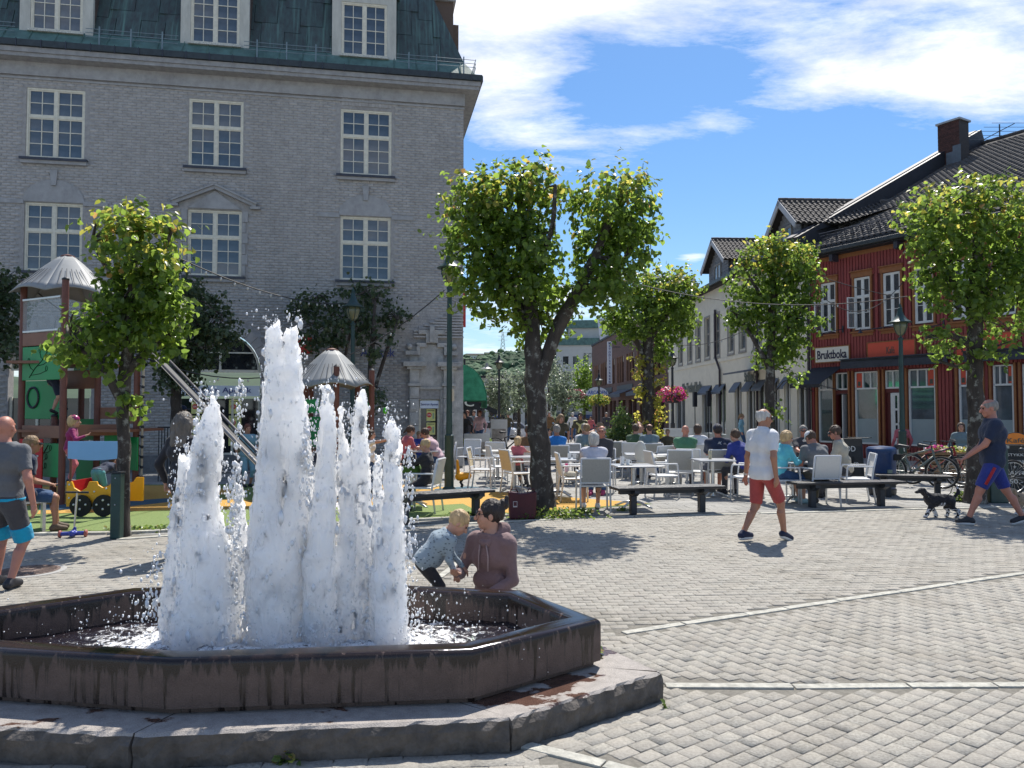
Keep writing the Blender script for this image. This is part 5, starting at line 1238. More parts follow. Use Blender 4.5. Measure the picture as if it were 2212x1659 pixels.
M = Matrix(((1,0,0,0),(0,0,-1,0),(0,1,0,0),(0,0,0,1))); MB().prism([(1.04*cos(pi*k/20), z0+(z1-z0)*sin(pi*k/20)) for k in range(21)], -.06, .06, M).build('panel', MATS['white_sign'], asg)
MB().prism([(1.07*cos(pi*k/20), z0-.03+(z1-z0+.04)*sin(pi*k/20)) for k in range(21)], -.04, .04, M).build('rim', M_navy, asg)
letter('ARCADEN', 1.7, (0, -.07, z0+.26), (pi/2, 0, 0), mat('blue_letters', (.02,.10,.42), .5), asg, .34)
piece(asg, 'small_panel', MATS['white_sign'], -.1, .9, -.05, .05, z0-.35, z0-.08); piece(asg, 'bracket', M_lead, -.02, 2.2, .06, .1, z0+.1, z0+.18)
# pale building with green copper bands closing the street
WB = thing('pale_copper_building', 'pale rendered building with green copper roof bands closing the far end of the street', 'building', (6.0, 104, GO(104)), R(-6))
M_pale = mat('pale_render', (.52,.52,.48), .85, .06, 1.5); zg = -GO(104)
def wz(vy): return AT(1230, vy, 104).z-GO(104)
zt = wz(746); HW = []
for f_ in range(4):
    for k in range(9): x = .9+k*1.35; HW.append((x, x+.75, 3.6+f_*2.1, 4.7+f_*2.1)) if 4.7+f_*2.1 < zt-.8 else None
holes_wall(0, 14, 0, zt, HW, 0, .3).build('wall', M_pale, WB); piece(WB, 'side_wall', M_pale, -.01, .3, .3, 14, 0, zt)
for (a, b, c, d) in HW: piece(WB, 'window', M_glassd, a, b, .1, .11, c, d)
piece(WB, 'shop_front', M_glassd, .3, 13.7, -.03, -.003, .1, 2.6); piece(WB, 'canopy', mat('blue_canopy', (.05,.09,.2), .6), 0, 14, -1, -.035, 2.65, 3.1)
piece(WB, 'copper_band', M_cu2, -.25, 14.2, -.25, 13, zt, wz(731)); piece(WB, 'upper_storey', M_pale, 1.6, 14, 1.5, 12, wz(731), wz(707))
piece(WB, 'copper_roof', M_cu2, 1.2, 14.2, 1.1, 12.4, wz(707), wz(690)); letter('RICKS', 1.7, (4.6, -.04, wz(768)), (pi/2, 0, 0), M_pw, WB, .6)
for k in range(14): piece(WB, 'copper_seam', M_cu2, -.2+k*1.0, -.12+k*1.0, -.28, -.253, zt, wz(731))
# buildings at the end on the left: pale arcade
LB = thing('pale_arcade_building', 'pale building with tall white columns seen through the street trees', 'building', (-8, 96, GO(96)))
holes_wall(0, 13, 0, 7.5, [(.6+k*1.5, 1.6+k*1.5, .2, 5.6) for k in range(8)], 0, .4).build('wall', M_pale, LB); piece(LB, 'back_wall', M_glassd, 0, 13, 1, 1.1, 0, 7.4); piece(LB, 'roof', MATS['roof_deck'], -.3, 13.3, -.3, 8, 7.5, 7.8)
# hill
def hill():
    nx, ny = 140, 24; V = []; xs = np.linspace(-1500, 1500, nx); ys = np.linspace(330, 1500, ny)
    X, Y = np.meshgrid(xs, ys, indexing='ij'); u = (Y-330)/700; base = -9+86*np.clip(u, 0, 1)**.8*(.8+.25*np.sin(X*.004+1)+.12*np.sin(X*.013))
    nz_ = noise3((X*.012+100, Y*.012+100, X*0+.3), 3); Z = base+nz_*9
    V = np.stack([X, Y, Z], 2).reshape(-1, 3); I = np.arange(nx*ny).reshape(nx, ny); Q = np.stack([I[:-1, :-1], I[1:, :-1], I[1:, 1:], I[:-1, 1:]], 2).reshape(-1, 4)
    m = mat('hill_forest', (.05,.09,.045), .95, .5, .02, 1, .25, col2=(.05,.085,.035)); t, b = nodes(m); L = t.links.new
    src = b.inputs['Base Color'].links[0].from_socket; ge = t.nodes.new('ShaderNodeNewGeometry'); sp = t.nodes.new('ShaderNodeSeparateXYZ'); L(ge.outputs['Position'], sp.inputs[0])
    f = mth(t, 'MULTIPLY', mth(t, 'SUBTRACT', sp.outputs[2], 58), .3, clamp=True); L(mixc(t, f, src, (.16,.20,.07)), b.inputs['Base Color'])
    o = link('hill', np_mesh('hill', V, Q, True), m); struct(o)
    # far trees on the hill: one mass
    n = 2600; P = []; r = random.Random(3); mb_v = []; mb_f = []
    for _ in range(n):
        y = r.uniform(360, 1100); x = y*r.uniform(-.12, .30); uu = (y-330)/700
        z = -9+86*min(1, uu)**.8*(.8+.25*sin(x*.004+1)+.12*sin(x*.013))+4
        if z > 52 and r.random() < .93: continue
        h = r.uniform(6, 10); w = h*.55; b = len(mb_v); cols = 6
        for k in range(cols): a = k*pi/3+r.random(); mb_v.append((x+w*cos(a)*r.uniform(.7,1.2), y+w*sin(a), z+h*.25))
        for k in range(cols): a = k*pi/3+r.random(); mb_v.append((x+w*.8*cos(a), y+w*.8*sin(a), z+h*r.uniform(.55,.7)))
        mb_v.append((x, y, z+h*.86))
        for k in range(cols): mb_f += [(b+k, b+(k+1)%cols, b+cols+(k+1)%cols, b+cols+k), (b+cols+k, b+cols+(k+1)%cols, b+12)]
        mb_f += [tuple(b+k for k in range(cols-1, -1, -1))]
    me = bpy.data.meshes.new('hill_wood'); me.from_pydata(mb_v, [], mb_f); me.update()
    stuff(link('hill_wood', me, piece_var(mat('far_tree', (.065,.11,.055), .95, .4, .3), .8)))  # broadleaf green lightened so the colour carries the distance haze
    p = AT(1026, 775, 1030); h = thing('hilltop_house', 'long white house on the crest of the far hill', 'house', p)
    piece(h, 'wall', mat('white_house', (.6,.62,.64), .8), -11, 11, -4, 4, -6, 4.4); MB().prism([(-5, 4.4), (5, 4.4), (0, 7)], -11.6, 11.6, Matrix(((0,0,1,0),(1,0,0,0),(0,1,0,0),(0,0,0,1)))).build('roof', MATS['roof_deck'], h)
    for k in range(5): piece(h, 'window', M_glassd, -9+k*4, -7.2+k*4, -4.05, -4.0, .5, 2.4)
    for (vx, w, lab) in ((1058, 7, 'small dark cabin right of the long white house on the hill'), (1075, 6, 'grey roofed cottage among trees on the far hill')):
        p = AT(vx, 771, 1010); h = thing('hill_house', lab, 'house', p, R(10)); piece(h, 'wall', M_cr2, -w, w, -4, 4, -6, 2.5); MB().prism([(-5, 2.5), (5, 2.5), (0, 6)], -w-.5, w+.5, Matrix(((0,0,1,0),(1,0,0,0),(0,1,0,0),(0,0,0,1)))).build('roof', MATS['roof_deck'], h)
    p = AT(962+40, 772, 1100); 
    p = AT(1030+14, 772, 1150); py = thing('pylon', 'faint lattice power pylon on the far hill beyond the rooftops', 'pylon', (AT(1043, 760, 1150).x+30, 1150, p.z-8)); mb = MB()
    for s in ((-1,-1),(1,-1),(1,1),(-1,1)): mb.tube([(s[0]*5, s[1]*5, 0), (s[0]*1, s[1]*1, 46)], .35, 4)
    for k in range(8):
        z0, z1 = k*5.5, (k+1)*5.5; a0, a1 = 5-4*z0/46, 5-4*z1/46
        for s in (-1, 1): mb.tube([(-a0, s*a0, z0), (a1, s*a1, z1)], .2, 4); mb.tube([(a0, s*a0, z0), (-a1, s*a1, z1)], .2, 4)
    for z in (34, 40, 45): mb.tube([(-7, 0, z), (7, 0, z)], .3, 4)
    mb.build('lattice', mat('galvanised', (.5,.52,.55), .5), py)
hill()
# ================================================================ TREES
def bark_mat():
    m = mat('lime_bark', (.055,.045,.038), .95, .45, 7, 1., 26, stretch=(1,1,.4)); t, b = nodes(m); L = t.links.new
    src = b.inputs['Base Color'].links[0].from_socket; tc = t.nodes.new('ShaderNodeTexCoord'); n = t.nodes.new('ShaderNodeTexNoise'); n.inputs['Scale'].default_value = 5.5; n.inputs['Detail'].default_value = 8; n.inputs['Roughness'].default_value = .7; L(tc.outputs['Object'], n.inputs['Vector'])
    f = mth(t, 'MULTIPLY', mth(t, 'SUBTRACT', n.outputs[0], .54), 12, clamp=True); L(mixc(t, f, src, (.25,.245,.21)), b.inputs['Base Color']); return m
M_bark = bark_mat()
M_leaf = leaf_mat('lime_leaf', (.048,.088,.016), (.125,.20,.034), None, trans=.62, gl=.28)
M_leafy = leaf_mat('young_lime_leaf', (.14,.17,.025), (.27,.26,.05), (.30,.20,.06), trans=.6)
M_pear = leaf_mat('grey_green_leaf', (.035,.06,.026), (.085,.12,.055), None, trans=.4, gl=.3)
M_silver = leaf_mat('silver_leaf', (.06,.09,.05), (.16,.19,.14), None, trans=.4, gl=.3)
M_conif = leaf_mat('spruce_green', (.03,.07,.02), (.09,.14,.03), None, trans=.35)
LV = np.array([(0,0,0),(-.42,.18,.10),(-.40,.62,.12),(0,1.05,-.06),(.40,.62,.12),(.42,.18,.10),(0,.5,0)])
LQ = np.array([(0,6,2,1),(6,3,2,2),(0,5,4,6),(6,4,3,3)])
LQ = np.array([(0,6,2,1),(0,5,4,6)]); LT = np.array([(6,3,2),(6,4,3)])
def leaf_xf(P, Nn, size, r):
    """position, outward hint -> vertices of all leaves"""
    n = len(P); Z = Nn+r.normal(0, .75, (n, 3)); Z[:, 2] += .35; Z /= np.linalg.norm(Z, axis=1)[:, None]+1e-9
    D = r.normal(0, 1, (n, 3)); D[:, 2] -= 1.1; D -= Z*(D*Z).sum(1)[:, None]; D /= np.linalg.norm(D, axis=1)[:, None]+1e-9
    Xx = np.cross(D, Z); s = size*r.uniform(.6, 1.25, n)
    return P[:, None]+s[:, None, None]*(LV[None, :, 0:1]*Xx[:, None]+LV[None, :, 1:2]*D[:, None]+LV[None, :, 2:3]*Z[:, None]), (Xx, D, Z, s)
def P_n(d, k): return 3.1*np.sin(d[:, 0]*5+k*1.7)+2.7*np.sin(d[:, 1]*4+k)+3*np.sin(d[:, 2]*6+k*2.3)
def crown(par, blobs, n, size, m, my=None, seed=0, nobj=300, name='crown', shell=.72, spray=.25, up=.35):
    """blobs: (x,y,z,rx,ry,rz) local; leaves grow along short twigs that start inside the blobs"""
    r = np.random.default_rng(seed); B = np.array(blobs); vol = (B[:, 3]*B[:, 4]*B[:, 5])**.72; k = r.choice(len(B), n//7, p=vol/vol.sum())
    d = r.normal(0, 1, (n//7, 3)); d /= np.linalg.norm(d, axis=1)[:, None]
    rad = np.where(r.random(n//7) < shell, r.uniform(.6, 1.08, n//7), r.uniform(.2, .8, n//7))[:, None]; cl_ = (np.sin(P_n(d, k)*1.0) > -.35) | (r.random(n//7) < .45); rad = rad*np.where(cl_, 1, .72)[:, None]
    P0 = B[k, :3]+d*B[k, 3:6]*rad; D = d+r.normal(0, .35, d.shape); D[:, 2] += up; D /= np.linalg.norm(D, axis=1)[:, None]
    L_ = r.uniform(.10, .28, n//7)*(size/.085); far = r.random(n//7) < spray*.55; L_[far] *= 1.4
    t = np.tile(np.linspace(.1, 1, 7), (n//7, 1))+r.uniform(-.08, .08, (n//7, 7))
    P = P0[:, None]+D[:, None]*(L_[:, None]*t)[:, :, None]+r.normal(0, .022*(size/.085), (n//7, 7, 3)); P = P.reshape(-1, 3)
    Nn = np.repeat(d, 7, 0); V, (Xx, DD, Z, s) = leaf_xf(P, Nn, size, r)
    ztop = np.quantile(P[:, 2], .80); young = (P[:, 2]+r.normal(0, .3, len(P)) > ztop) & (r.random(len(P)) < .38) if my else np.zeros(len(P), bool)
    cw = np.array(par.location); dist = np.linalg.norm(P+cw[None]-np.array(cam.location)[None], axis=1)-.0
    order = np.argsort(dist-s*0); isobj = np.zeros(len(P), bool)
    if nobj:
        isobj[order[:nobj]] = True; me = {}
        for kk, mm in ((0, m), (1, my or m)):
            q = np_mesh('leaf', LV, [LQ, LT]); q.materials.append(mm); me[kk] = q
        for i in np.nonzero(isobj)[0]:
            o = bpy.data.objects.new('leaf', me[int(young[i])]); S.collection.objects.link(o); o.parent = par
            M = np.eye(4); M[:3, 0] = Xx[i]*s[i]; M[:3, 1] = DD[i]*s[i]; M[:3, 2] = Z[i]*s[i]; M[:3, 3] = P[i]; o.matrix_local = Matrix(M.tolist())
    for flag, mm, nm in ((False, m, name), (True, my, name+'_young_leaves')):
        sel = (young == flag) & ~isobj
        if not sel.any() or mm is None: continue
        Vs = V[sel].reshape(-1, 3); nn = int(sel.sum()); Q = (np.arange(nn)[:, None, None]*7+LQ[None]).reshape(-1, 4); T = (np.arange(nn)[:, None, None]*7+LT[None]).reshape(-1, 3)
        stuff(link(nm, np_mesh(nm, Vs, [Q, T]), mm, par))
def limb(par, pts, radii, name='limb', seed=0, m=None, n=14):
    r = random.Random(seed); P = [Vector(p) for p in pts]; Q = []; RR = []
    for i in range(len(P)-1):                       # resample along a Catmull-Rom
        p0, p1, p2, p3 = P[max(i-1,0)], P[i], P[i+1], P[min(i+2,len(P)-1)]
        for s in range(6):
            t = s/6; q = .5*((2*p1)+(p2-p0)*t+(2*p0-5*p1+4*p2-p3)*t*t+(3*p1-p0-3*p2+p3)*t**3); Q.append(q); RR.append(radii[i]*(1-t)+radii[i+1]*t)
    Q.append(P[-1]); RR.append(radii[-1]); mb = MB(); mb.tube(Q, RR, n); 
    for k in range(len(mb.v)):
        v = Vector(mb.v[k]); ring = min(k//n, len(Q)-1); c = Q[ring]; d = v-c
        mb.v[k] = tuple(c+d*(1+.10*math.sin(v.z*9+math.atan2(d.y, d.x)*3+seed)+.07*math.sin(math.atan2(d.y, d.x)*5+v.z*3)+r.uniform(-.04, .04)))
    return mb.build(name, m or M_bark, par, True)
def twigs(par, blobs, anchor, n, seed, m=None):
    r = random.Random(seed); mb = MB()
    for _ in range(n):
        b = r.choice(blobs); a = min(anchor, key=lambda q: (Vector(q)-Vector(b[:3])).length+r.random()*.4); a = Vector(a)
        e = Vector((b[0]+r.uniform(-.8,.8)*b[3], b[1]+r.uniform(-.8,.8)*b[4], b[2]+r.uniform(-.6,.95)*b[5])); mid = (a+e)/2+Vector((r.uniform(-.1,.1), r.uniform(-.1,.1), r.uniform(.0,.2)))
        q = r.uniform(.012,.03); mb.tube([a, mid, e], [q, q*.6, q*.25], 5)
    o = mb.build('branches', m or M_bark, par, True); stuff(o)
def px_tree(cat_name, label, base, Y, sc, trunk, limbs, blobs, n, size, m, my, seed, group=None, nobj=300, depth=.8, tw=40, **kw):
    """trunk and crown given as picture-plane offsets at distance Y, then given real depth"""
    b = base; t = thing(cat_name, label, 'tree', b, 0, group)
    loc = lambda vx, vy, dy=0: (AT(vx, vy, Y+dy)-Vector((b.x, b.y, b.z)))
    limb(t, [loc(*p[:2], (p[3] if len(p) > 3 else 0)) for p in trunk], [p[2] for p in trunk], 'trunk', seed)
    anch = [tuple(loc(*p[:2])) for p in trunk[1:]]
    for i, l in enumerate(limbs):
        limb(t, [loc(*p[:2], (p[3] if len(p) > 3 else 0)) for p in l], [p[2] for p in l], 'limb', seed+i+1, n=10); anch += [tuple(loc(*p[:2], (p[3] if len(p) > 3 else 0))) for p in l[1:]]
    r = random.Random(seed); B = []
    for q in blobs:
        c = loc(q[0], q[1], q[4] if len(q) > 4 else r.uniform(-.5,.5)*depth); k = Y/FP; B.append((c.x, c.y, c.z, q[2]*k, min(depth, (q[2]+q[3])/2*k), q[3]*k))
    twigs(t, B, anch, tw, seed); crown(t, B, n, size, m, my, seed, nobj, **kw); return t
GR = 'pollarded lime trees round the square'
b2 = G(1174, 1112); Y2 = b2.y+.15
px_tree('lime_tree', 'large forked lime tree in the middle, its thick lichen-spotted trunk beside a maroon bag', b2, Y2, 0,
    [(1174,1118,.25),(1170,1060,.185),(1165,960,.165),(1158,860,.16),(1152,770,.15),(1150,700,.11),(1140,600,.09,.1),(1128,470,.08,.1),(1120,400,.05)],
    [[(1158,850,.11),(1200,720,.115),(1240,645,.105),(1285,555,.08,-.1),(1335,430,.06,-.1)], [(1150,720,.10),(1100,620,.07,.3),(1040,520,.05,.4)], [(1240,645,.08),(1330,590,.05,.3),(1390,480,.03,.3)], [(1150,600,.06),(1190,500,.04,-.4),(1200,400,.03,-.4)]],
    [(1075,440,84,80),(1160,420,56,74),(1035,520,78,85),(1110,540,90,85),(1115,640,88,60),(1050,625,60,50),(1310,445,70,76),(1365,450,48,70),(1350,530,62,55),(1285,560,46,74),(1290,630,58,45),(1010,440,46,55),(1165,560,44,66),(1190,650,50,45),(1160,715,55,30),(1340,610,40,40),(1000,610,28,34),(1390,540,22,40)],
    12500, .094, M_leaf, M_leafy, 11, GR, depth=.95, tw=70)
b1 = G(266, 1160); px_tree('lime_tree', 'lime tree in front of the playground tower at left, beside a dark green post', b1, b1.y+.1, 0,
    [(262,1166,.13),(264,1080,.09),(268,980,.08),(266,870,.08),(275,760,.075),(285,640,.06),(290,540,.07),(296,480,.04)],
    [[(268,870,.08),(210,780,.05,-.2),(150,740,.03,-.2)], [(275,800,.07),(340,740,.045,.2),(390,710,.03,.3)], [(283,650,.05),(230,580,.03),(200,520,.02)], [(285,640,.05),(345,560,.03),(370,500,.02)]],
    [(290,530,62,58),(345,510,36,38),(250,500,36,34),(300,610,70,42),(215,725,64,52),(170,745,44,40),(290,700,72,56),(370,690,44,34),(255,655,50,36),(335,640,42,34),(215,800,26,22),(340,745,45,26),(275,880,22,28),(355,590,40,26),(140,770,18,14),(300,470,34,22)],
    4600, .092, M_leaf, M_leafy, 21, GR, depth=.75, tw=60)
b5 = G(2107, 1088); px_tree('lime_tree', 'round crowned lime tree at far right behind the man in navy', b5, b5.y+.1, 0,
    [(2108,1094,.22),(2107,1020,.15),(2108,900,.135),(2106,790,.13),(2106,690,.12),(2110,580,.10),(2115,470,.06)],
    [[(2106,750,.07),(2040,720,.04,-.2),(2000,730,.02,-.3)], [(2106,700,.08),(2180,600,.05,.2),(2210,520,.03)], [(2106,680,.08),(2040,580,.05),(2000,500,.03)], [(2106,800,.05),(2060,790,.03),(2030,780,.02)]],
    [(2050,470,80,62),(2140,460,80,66),(2200,520,70,78),(2080,560,98,84),(2010,520,52,52),(2180,620,90,62),(2085,650,80,40),(2000,600,30,42),(2035,730,40,20),(2170,700,42,24),(2060,755,60,24),(2150,755,34,20),(1955,480,22,18),(2100,420,60,30),(2240,600,50,90),(2000,440,40,24)],
    8600, .094, M_leaf, M_leafy, 31, GR, depth=1.0, tw=60)
b4 = G(1666, 1014); px_tree('lime_tree', 'upright lime tree behind the white-shirted man, against the cream building', b4, b4.y, 0,
    [(1664,1018,.19),(1664,940,.14),(1663,860,.13),(1664,790,.125),(1668,700,.10),(1670,600,.08),(1672,540,.04)],
    [[(1664,800,.08),(1620,720,.05),(1590,680,.03)], [(1666,760,.08),(1715,690,.05),(1750,650,.03)], [(1668,680,.06),(1620,600,.04),(1600,560,.03)], [(1670,650,.05),(1710,580,.04),(1730,540,.03)]],
    [(1640,570,48,42),(1700,570,50,44),(1740,610,30,44),(1620,630,48,38),(1680,650,66,50),(1620,690,42,22),(1690,720,56,40),(1740,700,34,22),(1680,770,42,28),(1590,680,22,14),(1730,820,20,12),(1685,530,34,24),(1740,560,26,26),(1675,890,14,18)],
    6900, .115, M_leaf, M_leafy, 41, GR, depth=1.1, tw=50)
b3 = G(1402, 1006); px_tree('lime_tree', 'lime tree with ivy on its trunk behind the cafe tables, beside the flower basket lamp', b3, b3.y, 0,
    [(1402,1010,.25),(1401,920,.19),(1400,820,.18),(1400,750,.16),(1402,680,.12),(1405,620,.06)],
    [[(1400,790,.10),(1370,730,.08),(1330,690,.04)], [(1402,740,.08),(1440,680,.06),(1480,640,.03)], [(1400,720,.06),(1390,650,.04),(1370,600,.03)]],
    [(1360,620,48,32),(1420,620,52,34),(1475,640,36,52),(1440,680,62,50),(1380,680,56,46),(1330,690,32,30),(1420,730,56,30),(1355,720,36,18),(1480,700,24,30),(1430,775,16,16),(1470,600,20,22),(1310,690,20,14)],
    6900, .115, M_leaf, M_leafy, 51, GR, depth=1.3, tw=50)
# ivy and shoots on the trunk of the third lime
iv = thing('ivy', 'pale green shoots climbing the trunk of the lime tree behind the cafe tables', 'plant', b3)
r = random.Random(2); IB = []
for k in range(16):
    vy = 780+k*11; p = AT(1402+(20 if k % 3 else -20)+r.uniform(-3,3), vy, b3.y-.1)-b3; IB.append((p.x, p.y, p.z, .10, .10, .10))
crown(iv, IB, 700, .10, M_leafy, None, 5, 0, name='leaves')
# darker trees close to the grey building
GD = 'dark leaved trees in front of the grey building'
def dark_tree(label, bx, by, trunk, blobs, seed, n=3200, limbs=()):
    b = G(bx, by); return px_tree('pear_tree', label, b, b.y, 0, trunk, limbs, blobs, int(n*1.5), .10, M_pear, None, seed, GD, nobj=60, depth=1.1, tw=70, up=.5, spray=.6, shell=.6)
dark_tree('dark leaved tree right of the playground lime, against the arched window', 385, 1040, [(385,1042,.18),(383,950,.14),(380,850,.12),(385,740,.09),(400,640,.05)],
    [(400,640,60,40),(450,690,56,44),(350,660,48,50),(400,730,70,46),(480,730,34,36),(340,760,44,40),(385,820,52,34),(430,780,40,26),(370,590,40,20)], 61, 3400, [[(383,800,.07),(440,720,.04),(480,680,.02)]])
dark_tree('open multi-stemmed tree between the play roof and the brick wall', 790, 1018, [(792,1020,.15),(795,930,.12),(800,830,.10),(805,740,.07),(810,650,.03)],
    [(690,660,60,22),(650,670,34,16),(730,700,52,38),(800,640,58,26),(780,700,44,40),(850,690,34,18),(700,740,48,22),(820,740,34,26),(800,860,40,26),(660,720,24,16)], 71, 2300,
    [[(797,900,.07),(740,800,.06),(720,700,.04),(700,640,.02)], [(797,880,.06),(835,760,.05),(860,690,.02)], [(740,800,.05),(760,700,.03),(770,640,.02)]])
dark_tree('dark leaved tree cut by the left edge of the picture', -20, 1035, [(-20,1038,.17),(-18,900,.13),(-14,760,.10),(-10,640,.05)], [(-10,620,46,44),(20,680,40,46),(-30,720,60,50),(10,760,40,34),(30,610,18,30)], 81, 1800)
# street trees
GS = 'silvery street trees far down the shopping street'
for k, (vx, vy, Yd, rx_, ry_, lab) in enumerate([(1078, 850, 44, 40, 56, 'silvery street tree left of the big trunk, nearest of its row'), (1120, 845, 52, 40, 50, 'silvery street tree just left of the forked lime trunk'), (1215, 850, 48, 44, 58, 'silvery street tree just right of the forked lime trunk'), (1185, 800, 60, 30, 34, 'silvery street tree glimpsed behind the fork of the big lime')]):
    b = Vector(((vx-1106)/FP*Yd, Yd, GO(Yd)-.01)); t = thing('street_tree', lab, 'tree', b, 0, GS); c = AT(vx, vy, Yd)-b; kk = Yd/FP
    limb(t, [(0,0,-.1),(.03,0,1.5),(0,0,c.z)], [.14,.11,.05], 'trunk', k)
    BB = [(c.x+dx*rx_*kk*.5, random.uniform(-.5,.5), c.z+dz*ry_*kk*.5, rx_*kk*.62, 1.1, ry_*kk*.55) for dx, dz in ((-.7,.3),(.7,.3),(0,.9),(-.5,-.7),(.6,-.6),(0,0))]
    crown(t, BB, 2600, .13, M_silver, None, 90+k, 0)
for k, (vx, vy, Yd, rx_, ry_, lab) in enumerate([(1262, 830, 88, 34, 62, 'dense dark green tree left of the brown brick building'), (1215, 930, 98, 30, 30, 'dark green tree at the far end of the street'), (1010, 850, 120, 60, 50, 'big dark tree beyond the parked cars at the end of the street'), (1060, 880, 110, 40, 40, 'low dark tree behind the parked cars')]):
    b = Vector(((vx-1106)/FP*Yd, Yd, GO(Yd)-.01)); t = thing('broadleaf_tree', lab, 'tree', b); c = AT(vx, vy, Yd)-b; kk = Yd/FP
    limb(t, [(0,0,-.1),(.03,0,1.5),(0,0,c.z)], [.22,.18,.05], 'trunk', k)
    BB = [(c.x+dx*rx_*kk*.5, random.uniform(-.5,.5), c.z+dz*ry_*kk*.5, rx_*kk*.6, 2, ry_*kk*.5) for dx, dz in ((-.6,.3),(.6,.3),(0,.9),(-.6,-.7),(.6,-.6),(0,0),(0,-1.2))]
    crown(t, BB, 2600, .26, M_pear if k else M_leaf, None, 100+k, 0)
# conifer in a wooden box beside the tables
cb = G(1343, 1010); t = thing('spruce', 'small bushy spruce in a wooden planter box behind the cafe tables', 'plant', cb); c = AT(1343, 945, cb.y)-cb
BB = [(0, 0, .95, .42, .4, .22), (0, 0, 1.25, .34, .32, .22), (0, 0, 1.5, .22, .22, .2), (0, 0, 1.75, .08, .08, .2), (-.15, 0, 1.0, .35, .3, .15)]
crown(t, BB, 2600, .055, M_conif, None, 7, 0, name='needles', up=.6)
M_plank = piece_var(mat('planter_wood', (.28,.17,.085), .8, .25, 8, .3, 30, stretch=(1,1,6)), .3)
def planter(name, label, loc, rz, w, d, h, nb):
    p = thing(name, label, 'planter', loc, rz); 
    for k in range(nb):
        z = h*k/nb; 
        for (a, b, c, e) in ((-w/2, w/2, -d/2, -d/2+.03), (-w/2, w/2, d/2-.03, d/2), (-w/2, -w/2+.03, -d/2+.032, d/2-.032), (w/2-.03, w/2, -d/2+.032, d/2-.032)): MB().box(a, b, c, e, z+.01, z+h/nb-.02).build('slat', M_plank, p)
    MB().box(-w/2+.035, w/2-.035, -d/2+.035, d/2-.035, .02, h-.05).build('soil', mat('dark_soil', (.03,.022,.016), .95), p); return p
planter('planter_box', 'brown wooden planter box holding the spruce', (cb.x, cb.y, 0), .1, .85, .85, .78, 5)
# weeds
def weed(label, loc, n, rx_, h, seed, m=M_leafy, size=.05):
    t = thing('weed_patch', label, 'weeds', loc); r = np.random.default_rng(seed); P = np.stack([r.normal(0, rx_*.5, n), r.normal(0, rx_*.22, n), r.random(n)**1.6*h], 1); Nn = r.normal(0, .5, (n, 3)); Nn[:, 2] = .8
    V, _ = leaf_xf(P, Nn, size, r); Q = (np.arange(n)[:, None, None]*7+LQ[None]).reshape(-1, 4); T = (np.arange(n)[:, None, None]*7+LT[None]).reshape(-1, 3); stuff(link('weed_leaves', np_mesh('weed_leaves', V.reshape(-1, 3), [Q, T]), m, t))
    mb = MB(); rr_ = random.Random(seed)
    for _ in range(max(4, n//18)): x, y = rr_.gauss(0, rx_*.5), rr_.gauss(0, rx_*.2); mb.tube([(x, y, 0), (x+rr_.uniform(-.03,.03), y, h*rr_.uniform(.5, 1.2))], [.003, .001], 3)
    stuff(mb.build('weed_stems', m, t))
M_weed = leaf_mat('weed_green', (.05,.10,.02), (.12,.17,.035), (.25,.20,.05), trans=.45)
for (vx, vy, n, rx_, h, lab) in [(1215, 1118, 480, .55, .15, 'long weeds growing round the foot of the forked lime'), (1135, 1120, 260, .22, .10, 'low weeds in front of the maroon bag'), (1255, 1478-370, 160, .2, .07, 'weeds in the kerb left of the bench'), (2082, 1083, 300, .28, .18, 'pale weeds at the foot of the right lime tree'), (310, 1146, 240, .5, .06, 'weeds along the play kerb right of the left lime'),
                                (1345, 1104, 50, .12, .06, 'tiny weed under the bench leg'), (1010, 1118, 160, .3, .10, 'weeds at the kerb behind the kneeling woman')]:
    weed(lab, G(vx, vy), n, rx_, h, int(vx), M_weed)
for (vx, vy, z, n, rx_, h, s_, lab) in [(1282, 1416, SZ, 26, .05, .07, .05, 'leafy weed on the step at the right corner of the basin'), (1386, 1478, 0, 34, .07, .08, .05, 'green weed at the foot of the step on the right'), (1243, 1528, 0, 60, .035, .14, .035, 'grass tuft growing at the foot of the front step'), (612, 1648, 0, 22, .05, .05, .035, 'small weed below the front step'), (1222, 1438, SZ, 12, .04, .05, .035, 'small weed under the basin rim'), (1390, 1500, 0, 8, .04, .03, .03, 'little weed between paving blocks'), (1440, 1530, 0, 8, .03, .03, .03, 'tiny weed in the joint near the white strip')]:
    weed(lab, G(vx, vy, z), n, rx_, h, int(vx)+3, M_weed, s_)
